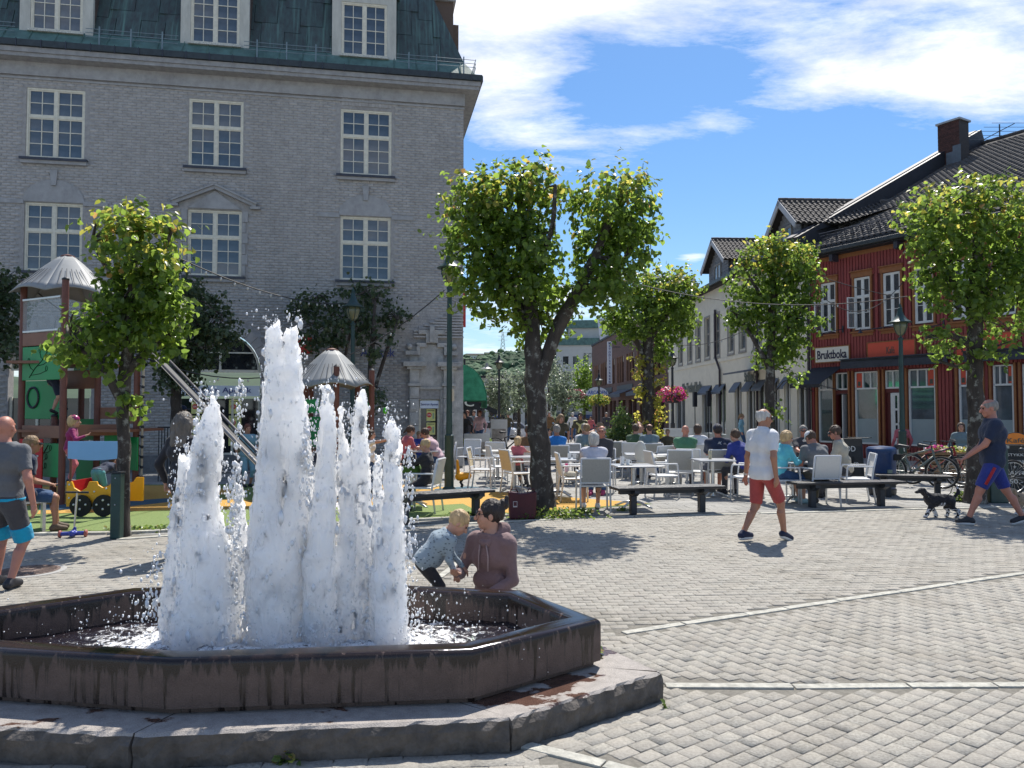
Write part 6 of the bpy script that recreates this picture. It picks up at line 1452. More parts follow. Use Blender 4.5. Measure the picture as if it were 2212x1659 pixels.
# ================================================================ LAMPS, BENCHES, FURNITURE
M_lg = mat('green_iron', (.018,.052,.048), .45, .2, 6, .1, 30); M_lb = mat('black_iron', (.02,.024,.03), .5, .2, 6)
M_lglass = mat('lamp_glass', (.16,.17,.10), .15, .1, 4)
def lamp(label, vx, vy_base, vy_top, m=M_lg, group='old style lamp posts', d=None):
    if d is None: p = G(vx, vy_base)
    else: p = Vector((0, d, GO(d))); p.x = AT(vx, 889, d).x
    H = AT(vx, vy_top, p.y).z-p.z; t = thing('street_lamp', label, 'street lamp', p, 0, group)
    hb = 1.0; mb = MB(); mb.lathe([(.14,0),(.14,.05),(.10,.09),(.095,1.15),(.10,1.17),(.07,1.2),(.062,1.6),(.05,H-.98),(.065,H-.96),(.065,H-.92),(.03,H-.90),(.03,H-.82)], n=12); mb.build('post', m, t, 'auto')
    MB().lathe([(.035,0),(.11,.07),(.165,.22),(.175,.34)], c=(0,0,H-.86), n=12).build('glass_bowl', M_lglass, t, True)
    for k in range(6):
        a = k*pi/3; MB().tube([(.035*cos(a),.035*sin(a),H-.86),(.115*cos(a),.115*sin(a),H-.79),(.172*cos(a),.172*sin(a),H-.64),(.18*cos(a),.18*sin(a),H-.5)], .009, 5).build('cage_rib', m, t)
    MB().lathe([(.27,0),(.275,.015),(.16,.09),(.09,.2),(.055,.32),(.05,.38),(.065,.385),(.03,.41),(.035,.44),(.012,.49),(.004,.52)], c=(0,0,H-.52), n=16).build('hood', m, t, 'auto')
    return t
L1 = lamp('tall green lamp post between the playground and the cafe chairs', 970, 1060, 528)
p = G(970, 1060); MB().box(.06, .10, -.05, .05, 1.9, 2.15).build('sticker_plate', mat('worn_plate', (.45,.42,.36), .6), L1)
lamp('green lamp post in front of the Apotek lettering', 760, 1034, 620)
lamp('green lamp post in front of the red building, behind the bicycles', 1951, 1030, 654)
lamp('lamp post carrying a pink flower basket in front of the cream building', 1453, 0, 748, M_lb, d=33)
lamp('slim black lamp post seen left of the forked trunk', 1078, 0, 762, M_lb, d=40)
lamp('lamp post with a yellowish flower basket by the arcade sign', 1294, 0, 803, M_lb, d=46)
def basket(label, vx, vy, d, r, cols, seed):
    p = AT(vx, vy, d); t = thing('flower_basket', label, 'flowers', p); MB().lathe([(r*.45,-r*.62),(r*.62,-r*.1)], n=12).build('bowl', M_lb, t)
    rr_ = np.random.default_rng(seed); n = 900; P = rr_.normal(0, 1, (n, 3)); P /= np.linalg.norm(P, axis=1)[:, None]; P *= np.array([r, r*.8, r*.55])*rr_.uniform(.75, 1.08, (n, 1)); V, _ = leaf_xf(P, P/r, .09, rr_)
    k = rr_.integers(0, len(cols), n)
    for i, c in enumerate(cols):
        s = k == i; nn = int(s.sum()); Q = (np.arange(nn)[:, None, None]*7+LQ[None]).reshape(-1, 4); T = (np.arange(nn)[:, None, None]*7+LT[None]).reshape(-1, 3); stuff(link('petals', np_mesh('petals', V[s].reshape(-1, 3), [Q, T]), c, t))
fp = leaf_mat('magenta_petal', (.22,.02,.10), (.45,.06,.22), None, trans=.4); fr_ = leaf_mat('deep_red_petal', (.16,.01,.03), (.3,.03,.06), None, trans=.4); fy = leaf_mat('yellow_petal', (.22,.20,.04), (.4,.34,.08), None, trans=.4); fo = leaf_mat('coral_petal', (.4,.08,.06), (.5,.16,.10), None, trans=.4)
basket('round hanging basket of magenta flowers on the lamp by the cream building', 1452, 851, 33.1, .62, [fp, fp, fo, M_leaf], 1)
basket('hanging basket of yellow flowers below the arcade sign', 1294, 864, 46.1, .62, [fy, M_leaf, M_leaf], 2)
basket('dark red flower basket far down the street', 1243, 852, 60, .75, [fr_, fr_, M_pear], 3)
# slim modern street light left
p = AT(1010, 889, 38); t = thing('street_light', 'thin dark street light with an arm, beyond the shell awning', 'street light', (AT(1036, 889, 38).x-.75, 38, 0)); H = AT(1000, 775, 38).z
MB().tube([(0,0,0),(0,0,H)], .05, 8).build('post', M_lb, t); MB().tube([(0,0,H-.05),(1.1,0,H-.05)], .03, 6).build('arm', M_lb, t); MB().lathe([(.05,.3),(.09,.1),(.3,0)], c=(1.1,0,H-.5), n=12).build('shade', mat('grey_shade', (.3,.32,.32), .4), t)
# benches of dark planks
M_bench = mat('black_bench_wood', (.022,.021,.024), .42, .4, 6, .4, 20, stretch=(.4,6,6)); M_benchi = mat('blue_black_iron', (.018,.024,.034), .5, .2, 8)
def bench(label, pL, pR, L_=None, legs=(.18, .82), seed=0):
    """pL, pR: ground points under the two ends (picture left and right)"""
    a, b = Vector(pL).to_2d(), Vector(pR).to_2d(); d = b-a; l = L_ or d.length; c = (a+b)/2; t = thing('bench', label, 'bench', (c.x, c.y, 0), math.atan2(d.y, d.x), 'backless black benches along the square')
    for k in range(3):
        y = -.21+k*.145; pl = MB().box(-l/2, l/2, y, y+.135, .405, .45).build('plank', M_bench, t, bevel=.012)
        r = random.Random(seed+k)
    for s in legs:
        x = -l/2+l*s; MB().box(x-.05, x+.05, -.06, .06, 0, .31).build('leg', M_benchi, t, bevel=.012)
        mb = MB(); mb.prism([(-.20,.405),(-.20,.36),(-.09,.30),(.09,.30),(.20,.36),(.20,.405)], x-.045, x+.045, Matrix(((0,0,1,0),(1,0,0,0),(0,1,0,0),(0,0,0,1)))); mb.build('bracket', M_benchi, t)
    MB().box(-l/2+.1, l/2-.1, -.045, .045, .33, .40).build('beam', M_benchi, t); return t
bench('black bench right of the forked lime, in front of the old woman', G(1325, 1112), G(1556, 1105))
bench('black bench in front of the seated man in a grey shirt and white cap', G(1712, 1097), G(1944, 1092))
bench('black bench standing by the blue bin, in front of the bicycles', G(1890, 1073), G(2056, 1078))
bench('black bench right of the fountain jets, beyond the toddler', G(868, 1132), G(1056, 1116), legs=(.03, .84))
# bin
bp = G(1905, 1068); t = thing('litter_bin', 'big round blue litter bin beside the right bench', 'bin', bp, .3); M_bin = mat('blue_plastic', (.008,.04,.13), .38, .2, 4)
MB().lathe([(.26,0),(.27,.05),(.275,.12),(.255,.13)], n=24).build('foot', M_lb, t); MB().lathe([(.255,.13),(.27,.4),(.28,.82),(.287,.84),(.287,.88)], n=28).build('body', M_bin, t, 'auto')
MB().lathe([(.287,.883),(.28,.93),(.24,.965),(.05,.985)], n=28).build('lid', M_bin, t, 'auto')
MB().box(.04, .25, -.285, -.20, .70, .83).build('opening', mat('bin_black', (.006,.007,.009), .8), t, bevel=.02); MB().box(-.1, .0, -.29, -.26, .45, .52).build('sticker', mat('torn_label', (.2,.25,.2), .7), t)
# maroon bag
bg = G(1128, 1120); t = thing('bag', 'maroon carrier bag standing against the forked lime trunk', 'bag', bg, .12); M_mar = mat('maroon_fabric', (.065,.008,.014), .6, .2, 8, .2, 30)
mb = MB(); w, h, dd = .215, .43, .09; mb.prism([(-w*.93,0),(w*.93,0),(w,h*.55),(w*1.02,h),(w*.25,h*.93),(-w*.25,h*.93),(-w*1.02,h),(-w,h*.55)], -dd, dd, Matrix(((1,0,0,0),(0,0,-1,0),(0,1,0,0),(0,0,0,1)))); mb.build('bag_body', M_mar, t, bevel=.02)
for s in (-1, 1): MB().tube([(s*.19,-.05,h-.01),(s*.18,-.05,h+.035),(s*.10,-.05,h+.035),(s*.07,-.05,h-.02)], .01, 6).build('handle', M_mar, t, True)
MB().box(-.155,-.09,-.1,-.092,.19,.28).build('badge', mat('badge_white', (.55,.5,.5), .5), t); MB().box(-.148,-.097,-.103,-.1,.21,.272).build('badge_print', M_mar, t)
# dark green post beside the left lime
gp_ = G(252, 1163); t = thing('power_post', 'square dark green post standing just left of the playground lime trunk', 'post', gp_); MB().box(-.065,.065,-.06,.06,0,.86).build('post_body', M_lg, t, bevel=.012); MB().box(-.075,.075,-.07,.07,.863,.885).build('cap', M_lb, t); MB().tube([(-.04,0,.88),(-.04,0,.98)], .01, 6).build('pin', M_lb, t)
for z in (.45, .8): MB().ball((0,-.065,z), .01, 6).build('bolt', mat('steel', (.5,.5,.5), .3, metal=1), t)
# green bin / post at far right
gp2 = G(2150, 1085); t = thing('green_bin', 'narrow green box bin behind the man in navy at right', 'bin', gp2); MB().box(-.17,.17,-.15,.15,0,1.0).build('bin_body', M_lg, t, bevel=.02); MB().box(-.18,.18,-.16,.16,1.003,1.05).build('lid', mat('pale_lid', (.3,.32,.3), .5), t)
# ---- cafe furniture
M_alu = mat('white_alu', (.66,.67,.68), .35, .05, 4); M_mesh = mat('grey_mesh_fabric', (.36,.35,.32), .85, .12, 60, .3, 300); M_yel = mat('yellowed_mesh', (.60,.49,.30), .85, .1, 60, .3, 300); M_white = mat('white_mesh', (.66,.65,.62), .85, .06, 60, .3, 300)
def make_chair(fab):
    t = thing('cafe_chair', 'x', 'chair')
    for s in (-1, 1):
        MB().tube([(s*.27,.23,0),(s*.265,.22,.44),(s*.265,.20,.64),(s*.265,.16,.665)], .017, 7).build('leg', M_alu, t, True)
        MB().tube([(s*.25,-.28,0),(s*.25,-.22,.42),(s*.245,-.25,.62),(s*.24,-.31,.90)], .017, 7).build('leg', M_alu, t, True)
        MB().box(s*.262-.024, s*.262+.024, -.24, .20, .655, .68).build('armrest', M_alu, t, bevel=.008)
    MB().box(-.25,.25,-.20,.24,.415,.445).build('seat', M_alu if fab is not M_mesh else M_white, t, bevel=.012)
    mb = MB(); mb.add([(-.225,-.235,.50),(.225,-.235,.50),(.222,-.312,.885),(-.222,-.312,.885),(-.225,-.25,.50),(.225,-.25,.50),(.222,-.327,.885),(-.222,-.327,.885)], [(0,1,2,3),(7,6,5,4),(0,4,5,1),(1,5,6,2),(2,6,7,3),(3,7,4,0)]); mb.build('backrest', fab, t)
    MB().tube([(-.24,-.31,.895),(.24,-.31,.895)], .018, 7).build('top_rail', M_alu, t); MB().tube([(-.245,-.235,.49),(.245,-.235,.49)], .015, 7).build('lower_rail', M_alu, t)
    return t
PROTO = {}; CHAIRS = []
def chair(x, y, rz, label, fab=None):
    fab = fab or M_mesh
    CHAIRS.append((x, y, rz))
    if fab.name not in PROTO: t = PROTO[fab.name] = make_chair(fab); t.location = (x, y, 0); t.rotation_euler = (0,0,rz); t['label'] = label; t['group'] = 'white cafe chairs'; return t
    return copy_tree(PROTO[fab.name], (x, y, 0), rz, label, 'white cafe chairs')
# rz: 0 = faces away from camera (+y); pi = faces camera; -pi/2 = faces right (+x); pi/2 = faces left
def vx2(vx, d): return (vx-1106)/FP*d
def chp(vx, vy, rz, label, fab=None): p = G(vx, vy); return chair(p.x, p.y, rz, label, fab)
CH = [(914,1108,R(80),'white chair with a green jacket over it, under the blond boy at left',M_white), (958,1034,R(95),'white chair at right of the stooping person by the pharmacy door',M_white), (872,1040,R(-60),'yellowed chair left of the tall green lamp post',M_yel),
      (1042,1057,R(-98),'white chair with yellowish back turned sideways, right of the tall green lamp',M_yel), (1082,1048,R(-75),'white chair just behind the sideways yellowish chair',M_white), (1118,1067,R(-65),'yellowed chair immediately left of the forked trunk',M_yel), (1142,1050,R(-10),'white chair half hidden behind the forked trunk',M_white),
      (1202,1045,R(5),'white chair in front of the man in the blue sleeveless shirt',M_mesh), (1282,1103,R(2),'grey-mesh chair with the old white-haired woman on it',M_mesh), (1238,1082,R(-85),'low white chair holding a bag, left of the old woman',M_white), (1330,1028,R(20),'grey chair beside the spruce planter',M_mesh),
      (1432,1074,R(-80),'white chair seen from the side, behind the left end of the middle bench',M_white), (1468,1066,R(-10),'grey chair right behind the bald man in green',M_mesh), (1494,1062,R(-25),'white chair between the green shirt and the navy jacket',M_white), (1550,1064,R(0),'grey-mesh chair under the man in the navy jacket',M_mesh),
      (1612,1078,R(60),'white chair half hidden behind the walking man',M_white), (1690,1087,R(-82),'white chair under the woman in turquoise',M_white), (1770,1091,R(8),'cream-backed chair with its back to the square, under the man in a cap',M_white), (1850,1083,R(78),'white chair under the man in the beige shirt',M_white), (1738,1056,R(170),'white chair beyond the table, under the red-faced man',M_mesh),
      (1070,1030,R(0),'white chair at the stone-topped table, left of the trunk',M_white), (1012,1020,R(160),'pale chair far left beyond the tables',M_white), (1372,1034,R(-25),'white chair under the woman holding her hair',M_white), (1402,1036,R(10),'chair under the man in the grey-blue shirt',M_mesh), (1232,1042,R(175),'chair under the man in the white shirt',M_mesh),
      (1300,1064,R(165),'chair under the elderly man opposite the white-haired woman',M_mesh), (1262,1034,R(5),'chair under the person in the grey top',M_mesh), (1292,1020,R(110),'chair under the woman with sunglasses',M_mesh), (1420,1048,R(30),'white chair behind the high chair',M_white), (1508,1040,R(-12),'chair under the woman with short dark hair',M_white), (1000,1060,R(180),'',None), (1196,1022,R(-20),'',None)]
for c in CH:
    if c[3]: chp(*c)
M_top = mat('grey_table_top', (.42,.43,.45), .3, .06, 4); M_tstone = mat('stone_table', (.55,.53,.47), .6, .15, 8); M_steel = mat('brushed_steel', (.55,.55,.54), .3, .1, 5, metal=.8)
def make_table(m):
    t = thing('cafe_table', 'x', 'table'); MB().box(-.36,.36,-.34,.34,.715,.745).build('tabletop', m, t, bevel=.01); MB().lathe([(.05,.03),(.038,.1),(.036,.70),(.12,.714)], n=12).build('pedestal', M_steel, t, 'auto')
    for k in range(4):
        a = pi/4+k*pi/2; MB().tube([(.03*cos(a),.03*sin(a),.10),(.18*cos(a),.18*sin(a),.085),(.32*cos(a),.32*sin(a),.03),(.38*cos(a),.38*sin(a),.012)], [.024,.022,.018,.014], 7).build('foot', M_steel, t, True)
    return t
TP = {}
def table(vx, vy, label, m=None, sc=1):
    m = m or M_top; p = G(vx, vy)
    if m.name not in TP: t = TP[m.name] = make_table(m); t.location = p; t['label'] = label; t['group'] = 'small cafe tables'; t.rotation_euler = (0,0,R(5))
    else: t = copy_tree(TP[m.name], p, R(random.uniform(-8, 12)), label, 'small cafe tables')
    return t
for c in [(1368,1096,'grey-topped table with cups in front of the old woman'), (1540,1074,'grey-topped table just left of the walking man'), (1714,1084,'table between the woman in turquoise and the two men'), (1205,1072,'table with white crockery right of the forked trunk'), (890,1095,'table behind the blond boy, next to the jets'),
          (1262,1046,'table of the group in front of the spruce'), (1385,1052,'table in front of the woman holding her hair'), (1110,1062,'table behind the yellowed chair'), (915,1040,'table where the stooping person and child sit'), (1450,1054,'table beside the high chair')]: table(*c)
table(1075, 1040, 'pale stone-topped table left of the trunk', M_tstone)
# crockery
M_cer = mat('white_ceramic', (.78,.78,.76), .2, .03)
def cup(vx, vyf, tvx, tvy, label, h=.085, r=.038, m=None):
    d = G(tvx, tvy).y; p = AT(vx, vyf, d-.08); p.z = .746; t = thing('cup', label, 'cup', p); MB().lathe([(r*.7,0),(r,h*.3),(r,h),(r*.88,h),(r*.85,h*.2)], n=12).build('cup_body', m or M_cer, t, 'auto'); MB().tube([(r,0,h*.8),(r+.03,0,h*.7),(r+.028,0,h*.35),(r,0,h*.25)], .006, 5).build('handle', m or M_cer, t)
cup(1344, 1008, 1368, 1096, 'tall latte cup on the table of the old woman', .15, .04); cup(1356, 1010, 1368, 1096, 'white cup next to the tall latte cup', .10); cup(1184, 985, 1205, 1072, 'white cup on a saucer right of the forked trunk'); cup(1230, 985, 1205, 1072, 'white milk jug near the old woman', .11); cup(1241, 985, 1205, 1072, 'white sugar cup beside the milk jug', .10)
for (vx, tx, ty, lab) in ((1186, 1205, 1072, 'saucer under the cup right of the forked trunk'), (1357, 1368, 1096, 'white tray plate on the table of the old woman'), (1722, 1714, 1084, 'white plate between the turquoise woman and the men')):
    p = AT(vx, 1000, G(tx, ty).y-.08); p.z = .747; o = MB().lathe([(.05,0),(.10,.008),(.105,.014),(.04,.008)], n=18).build('plate', M_cer, None, True); o.location = p; tag(o, lab, 'plate')
for (vx, tx, ty, lab) in ((1266, 1262, 1046, 'tall iced drink glass on the group table'), (1534, 1540, 1074, 'red drink bottle on the table left of the walking man')):
    p = AT(vx, 1000, G(tx, ty).y); p.z = .746; t = thing('glass', lab, 'drink', p); MB().lathe([(.03,0),(.036,.16),(.033,.16),(.028,.01)], n=12).build('glass_body', mat('iced_drink', (.5,.45,.3), .1, .1), t, True); MB().tube([(0,0,.05),(.02,0,.24)], .004, 5).build('straw', M_lb, t)
# green jacket over the chair, high chair, bag, stroller
p = G(905, 1100); jt = MB(); r = random.Random(4)
F_ = Field((-.3,-.3,-.05), (.3,.3,.3), .018)
for k in range(9): F_.cone((r.uniform(-.2,.0), r.uniform(-.12,.12), r.uniform(.0,.08)), (r.uniform(.0,.2), r.uniform(-.12,.12), r.uniform(.0,.08)), r.uniform(.03,.06), r.uniform(.03,.06), .03)
V, Q = F_.mesh(); o = link('jacket', np_mesh('jacket', V, Q, True), mat('green_cloth', (.06,.13,.02), .9, .3, 10, .5, 30)); o.location = AT(898, 1018, p.y-.25); tag(o, 'crumpled green jacket lying on the table by the blond boy', 'jacket')
hc = G(1395, 1058); t = thing('high_chair', 'white plastic baby high chair among the cafe tables', 'high chair', hc, R(-60)); M_hc = mat('white_plastic', (.72,.71,.64), .35, .04)
F_ = Field((-.3,-.3,.4), (.3,.3,1.1), .02); F_.ell((0,-.14,.82), (.19,.045,.24), k=.02); F_.ell((0,0,.60), (.2,.2,.05), k=.03); F_.cone((-.19,-.12,.7), (-.19,.14,.68), .03, .03); F_.cone((.19,-.12,.7), (.19,.14,.68), .03, .03); F_.ell((0,-.09,.84), (.13,.035,.17), op='s'); V, Q = F_.mesh(); link('seat_shell', np_mesh('seat_shell', V, Q, True), M_hc, t)
MB().box(-.25,.25,.12,.36,.70,.725).build('tray', M_hc, t, bevel=.01); MB().box(-.1,.1,-.125,-.095,.74,.98).build('cushion', M_yel, t, bevel=.02)
for s in ((-1,-1),(1,-1),(1,1),(-1,1)): MB().tube([(s[0]*.14, s[1]*.12, .58), (s[0]*.24, s[1]*.24, 0)], .015, 6).build('leg', M_alu, t)
# chalk boards
M_board = mat('chalkboard', (.018,.02,.022), .7, .3, 4); M_chalk = mat('chalk', (.62,.62,.6), .9, .1); 
def sandwich(vx, vy, w, h, rz, label, lines, top=None):
    p = G(vx, vy); t = thing('pavement_sign', label, 'sign board', p, rz)
    MX = Matrix.Rotation(R(-10), 4, 'X'); b = MB().box(-w/2, w/2, -.015, .015, 0, h, M=MX).build('board', M_board, t)
    f = MB(); f.box(-w/2-.025, -w/2, -.025, .025, 0, h, M=MX); f.box(w/2, w/2+.025, -.025, .025, 0, h, M=MX); f.box(-w/2-.025, w/2+.025, -.025, .025, h, h+.03, M=MX); stuff(f.build('board_frame', M_lb, t))
    MB().box(-w/2, w/2, .28, .30, 0, h, M=Matrix.Rotation(R(10), 4, 'X')).build('rear_leaf', M_lb, t)
    for (s, z, lw, lh) in lines: o = letter(s, lw, (0, 0, 0), (0,0,0), M_chalk, t, lh); o.matrix_local = MX @ Matrix.Translation((0, -.019, z)) @ Matrix.Rotation(pi/2, 4, 'X') @ Matrix.Diagonal((lw, lh/TXT[s][1] if False else (lh/TXT[s][1]), 1, 1))
    return t, MX
sandwich(1836, 1042, .62, 1.0, R(-8), 'black chalkboard with white lettering between the beige shirt and the blue bin', [('GOD', .80, .34, .13), ('SOMMER', .42, .46, .11)])
t, MX = sandwich(2196, 1058, .62, .92, R(-12), 'black chalkboard menu with an orange arched cafe sign at the right edge', [('PÅSTYKKE', .76, .5, .075), ('OST & SKINKE', .60, .52, .075), ('+', .49, .06, .06), ('KAFFE', .36, .4, .08), ('50,-', .17, .26, .11)])
M_or = mat('orange_sign', (.75,.22,.02), .5, .05); M = Matrix(((1,0,0,0),(0,0,-1,0),(0,1,0,0),(0,0,0,1)))
o = MB().prism([(.28*cos(pi*k/16), .98+.24*sin(pi*k/16)) for k in range(17)], -.012, .012, M).build('arched_top', M_or, t); MB().prism([(.31*cos(pi*k/16), .965+.27*sin(pi*k/16)) for k in range(17)], -.013, .010, M).build('arched_rim', M_lb, t); letter('Kafé', .34, (0, -.018, 1.06), (pi/2,0,0), M_pw, t, .1)
# wooden planters by the bicycles
pf = G(2062, 1038); planter('flower_planter', 'long slatted wooden planter with flowers behind the bicycles', (pf.x, pf.y, 0), R(-8), 1.5, .5, .72, 7)
def flowers(label, x, y, z, w, d, cols, seed, n=500):
    t = thing('flowers', label, 'flowers', (x, y, z)); rr_ = np.random.default_rng(seed); P = np.stack([rr_.uniform(-w/2, w/2, n), rr_.uniform(-d/2, d/2, n), rr_.uniform(0, .16, n)], 1); V, _ = leaf_xf(P, np.tile([[0,0,1.]], (n, 1)), .06, rr_); k = rr_.integers(0, len(cols), n)
    for i, c in enumerate(cols): s = k == i; nn = int(s.sum()); Q = (np.arange(nn)[:, None, None]*7+LQ[None]).reshape(-1, 4); T = (np.arange(nn)[:, None, None]*7+LT[None]).reshape(-1, 3); stuff(link('petals', np_mesh('petals', V[s].reshape(-1, 3), [Q, T]), c, t))
fw = leaf_mat('white_petal', (.5,.5,.42), (.65,.62,.5), None, trans=.3)
flowers('white and yellow flowers in the slatted planter', pf.x+.1, pf.y, .68, 1.3, .4, [fw, fy, M_leaf, M_leaf], 4); flowers('bright pink flowers at the left end of the slatted planter', pf.x-.45, pf.y, .70, .35, .35, [fp, fp, M_leaf], 5, 160)
pf2 = G(1690, 1012); planter('pallet_planter', 'weathered wooden pallet planter behind the turquoise woman', (pf2.x+.4, pf2.y, 0), R(-5), 1.6, .5, .6, 5)
pg = G(1022, 990); planter('stone_planter', 'low planter with green plants beside the far pavement sign', (pg.x, pg.y, 0), 0, 1.3, .6, .55, 3); flowers('leafy green plants in the low far planter', pg.x, pg.y, .55, 1.3, .6, [M_weed, M_leaf], 6, 700)
# ---- bicycles
M_tyre = mat('tyre_rubber', (.015,.015,.015), .8, .2); M_frame = [mat('grey_frame', (.12,.15,.14), .35, .1), mat('black_frame', (.03,.03,.035), .35), mat('white_frame', (.6,.6,.58), .35), mat('red_frame', (.3,.02,.02), .35)]
def bike(x, y, rz, label, m, tilt=0):
    t = thing('bicycle', label, 'bicycle', (x, y, 0), rz, 'parked bicycles'); t.rotation_euler.x = tilt
    for wx in (-.53, .55):
        P_ = [(wx+.335*cos(a), 0, .35+.335*sin(a)) for a in np.linspace(0, 2*pi, 25)]; w = MB().tube(P_, .022, 6, cap=False).build('wheel', M_tyre, t, True)
        rim = MB(); rim.tube([(wx+.305*cos(a), 0, .35+.305*sin(a)) for a in np.linspace(0, 2*pi, 25)], .008, 4, cap=False); rim.build('rim', M_steel, w, True)
        sp = MB(); [sp.tube([(wx+.02*cos(a), .015*(-1)**k, .35+.02*sin(a)), (wx+.3*cos(a), 0, .35+.3*sin(a))], .0022, 3) for k, a in enumerate(np.linspace(0, 2*pi, 19)[:-1])]; stuff(sp.build('spokes', M_steel, w)); MB().tube([(wx,-.04,.35),(wx,.04,.35)], .02, 8).build('hub', M_lb, w)
    f = MB(); bb, st_, hd, hd2 = (-.08,0,.30), (-.22,0,.78), (.36,0,.86), (.40,0,.70)
    f.tube([bb, hd2], .026, 8); f.tube([bb, (-.20,0,.70)], .02, 8); f.tube([(-.20,0,.68), hd], .018, 8); f.tube([hd, hd2], .024, 8); f.build('frame', m, t, True)
    for s in (-1, 1): MB().tube([(-.08, s*.03, .30), (-.53, s*.05, .35), (-.21, s*.02, .66)], .011, 6).build('rear_stay', m, t, True); MB().tube([(.41, s*.03, .68), (.55, s*.05, .35)], .014, 6).build('fork_blade', m, t, True)
    MB().tube([st_, (-.235,0,.88)], .013, 6).build('seat_post', M_steel, t); F_ = Field((-.4,-.12,.83), (-.05,.12,.95), .012); F_.cone((-.33,0,.90), (-.12,0,.895), .05, .018, .02); V, Q = F_.mesh(); link('saddle', np_mesh('saddle', V, Q, True), M_lb, t)
    MB().tube([(.35,0,.86),(.33,0,.98),(.37,0,1.02)], .014, 6).build('stem', M_lb, t); MB().tube([(.30,-.31,1.03),(.38,-.18,1.02),(.39,0,1.02),(.38,.18,1.02),(.30,.31,1.03)], .012, 6).build('handlebar', M_lb, t, True)
    MB().tube([(-.08,-.05,.30),(-.08,.05,.30)], .05, 10).build('crank', M_lb, t); return t
pb = G(1925, 1043); bike(pb.x+.05, pb.y-1.0, R(-48), 'grey-green mountain bicycle nearest the blue bin', M_frame[0]); bike(pb.x+.62, pb.y-.75, R(-56), 'black bicycle parked between the grey bicycle and the planter', M_frame[1]); bike(pb.x+.95, pb.y-.2, R(-30), 'dark bicycle with a red frame by the slatted planter', M_frame[3]); bike(G(1852, 1036).x, G(1852, 1036).y, R(60), 'white framed bicycle behind the chalkboard', M_frame[2])
bike(G(2240, 1068).x, G(2240, 1068).y, R(8), 'bicycle cut by the right edge of the picture', M_frame[1]); fb_ = G(1100, 985); bike(fb_.x, fb_.y, R(10), 'dark bicycle parked far back left of the trunk', M_frame[1])
# ---- playground
M_pb = mat('brown_post', (.15,.055,.04), .6, .15, 6); M_pg = mat('play_green', (.0,.26,.07), .45, .08, 3); M_pbr = mat('play_brown', (.22,.10,.06), .55, .12, 4); M_line = mat('groove_line', (.008,.02,.012), .8); M_proof = mat('grey_play_roof', (.27,.28,.28), .55, .06, 3); M_ppl = mat('white_cap_bolt', (.7,.7,.7), .3)
PT = thing('play_tower', 'tall brown and green playground tower with a pale pyramid roof at left', 'play tower', (-8.57, 14.74, 0))
O_ = Vector((-8.57, 14.74, 0))
def loc_(vx, Y): p = AT(vx, 889, Y)-O_; return p.x, p.y
posts = [(131+5, 13.84, 605), (46, 14.45, 608), (175, 15.7, 585), (210, 14.95, 620), (295, 14.7, 776), (118, 14.9, 900), (262, 15.9, 770)]
for (vx, Y, vt) in posts:
    x, y = loc_(vx, Y); zt = AT(vx, vt, Y).z; p = MB().lathe([(.058,0),(.058,zt)], c=(x,y,0), n=12).build('post', M_pb, PT, 'auto'); MB().lathe([(.064,0),(.062,.03),(.03,.05)], c=(x,y,zt), n=12).build('post_cap', M_lb, p, True)
def wallp(name, vx0, vx1, vy0, vy1, Y0, Y1, m, par=PT, th=.03, org=O_):
    """upright panel between two picture columns at their own distances"""
    a = AT(vx0, vy1, Y0)-org; b = AT(vx1, vy1, Y1)-org; zt = AT((vx0+vx1)/2, vy0, (Y0+Y1)/2).z; zb = AT((vx0+vx1)/2, vy1, (Y0+Y1)/2).z
    d = Vector((b.x-a.x, b.y-a.y, 0)); l = d.length; M = Matrix.Translation((a.x, a.y, 0)) @ Matrix.Rotation(math.atan2(d.y, d.x), 4, 'Z'); o = MB().box(0, l, -th/2, th/2, zb, zt).build(name, m, par, bevel=.008); o.matrix_local = M; return o, l, zb, zt
def vine(o, l, z0, z1):
    mb = MB(); h = z1-z0; c = [(l*.2, z0+.08*h), (l*.35, z0+.35*h), (l*.55, z0+.6*h), (l*.72, z0+.95*h)]; mb.tube([(x, -.018, z) for x, z in c], .008, 5)
    for (x, z, dx, dz) in ((l*.3, z0+.3*h, -.12, .22), (l*.42, z0+.42*h, .25, .12), (l*.55, z0+.6*h, -.08, .22), (l*.25, z0+.15*h, .4, .12), (l*.6, z0+.7*h, .18, .1)): mb.tube([(x, -.018, z), (x+dx*.6*l, -.018, z+dz*.3*h), (x+dx*l, -.018, z+dz*h)], .006, 4); mb.tube([(x+dx*l+.03*cos(a), -.018, z+dz*h+.05*sin(a)+.04) for a in np.linspace(0, 6.28, 9)], .005, 4)
    stuff(mb.build('vine_groove', M_line, o))
for (v0, v1, a, b) in ((49, 131, 748, 821), (47, 128, 957, 1029)): q = wallp('green_panel', v0, v1, a, b, 14.4, 13.86, M_pg); vine(*q)
wallp('brown_board', 50, 131, 718, 746, 14.4, 13.86, M_pbr); wallp('brown_board', 48, 131, 919, 946, 14.4, 13.86, M_pbr)
M_acr = bpy.data.materials.new('clear_acrylic'); M_acr.use_nodes = True; b_ = M_acr.node_tree.nodes['Principled BSDF']; b_.inputs['Base Color'].default_value = (.75,.8,.8,1); b_.inputs['Roughness'].default_value = .08; b_.inputs['Alpha'].default_value = .16
wallp('clear_panel', 50, 131, 646, 716, 14.4, 13.86, M_acr); [wallp('rail', 50, 131, a, a+5, 14.38, 13.84, M_steel) for a in (642, 712)]
wallp('clear_panel', 140, 205, 652, 700, 13.9, 14.9, M_acr); wallp('brown_board', 140, 208, 700, 726, 13.9, 14.9, M_pbr)
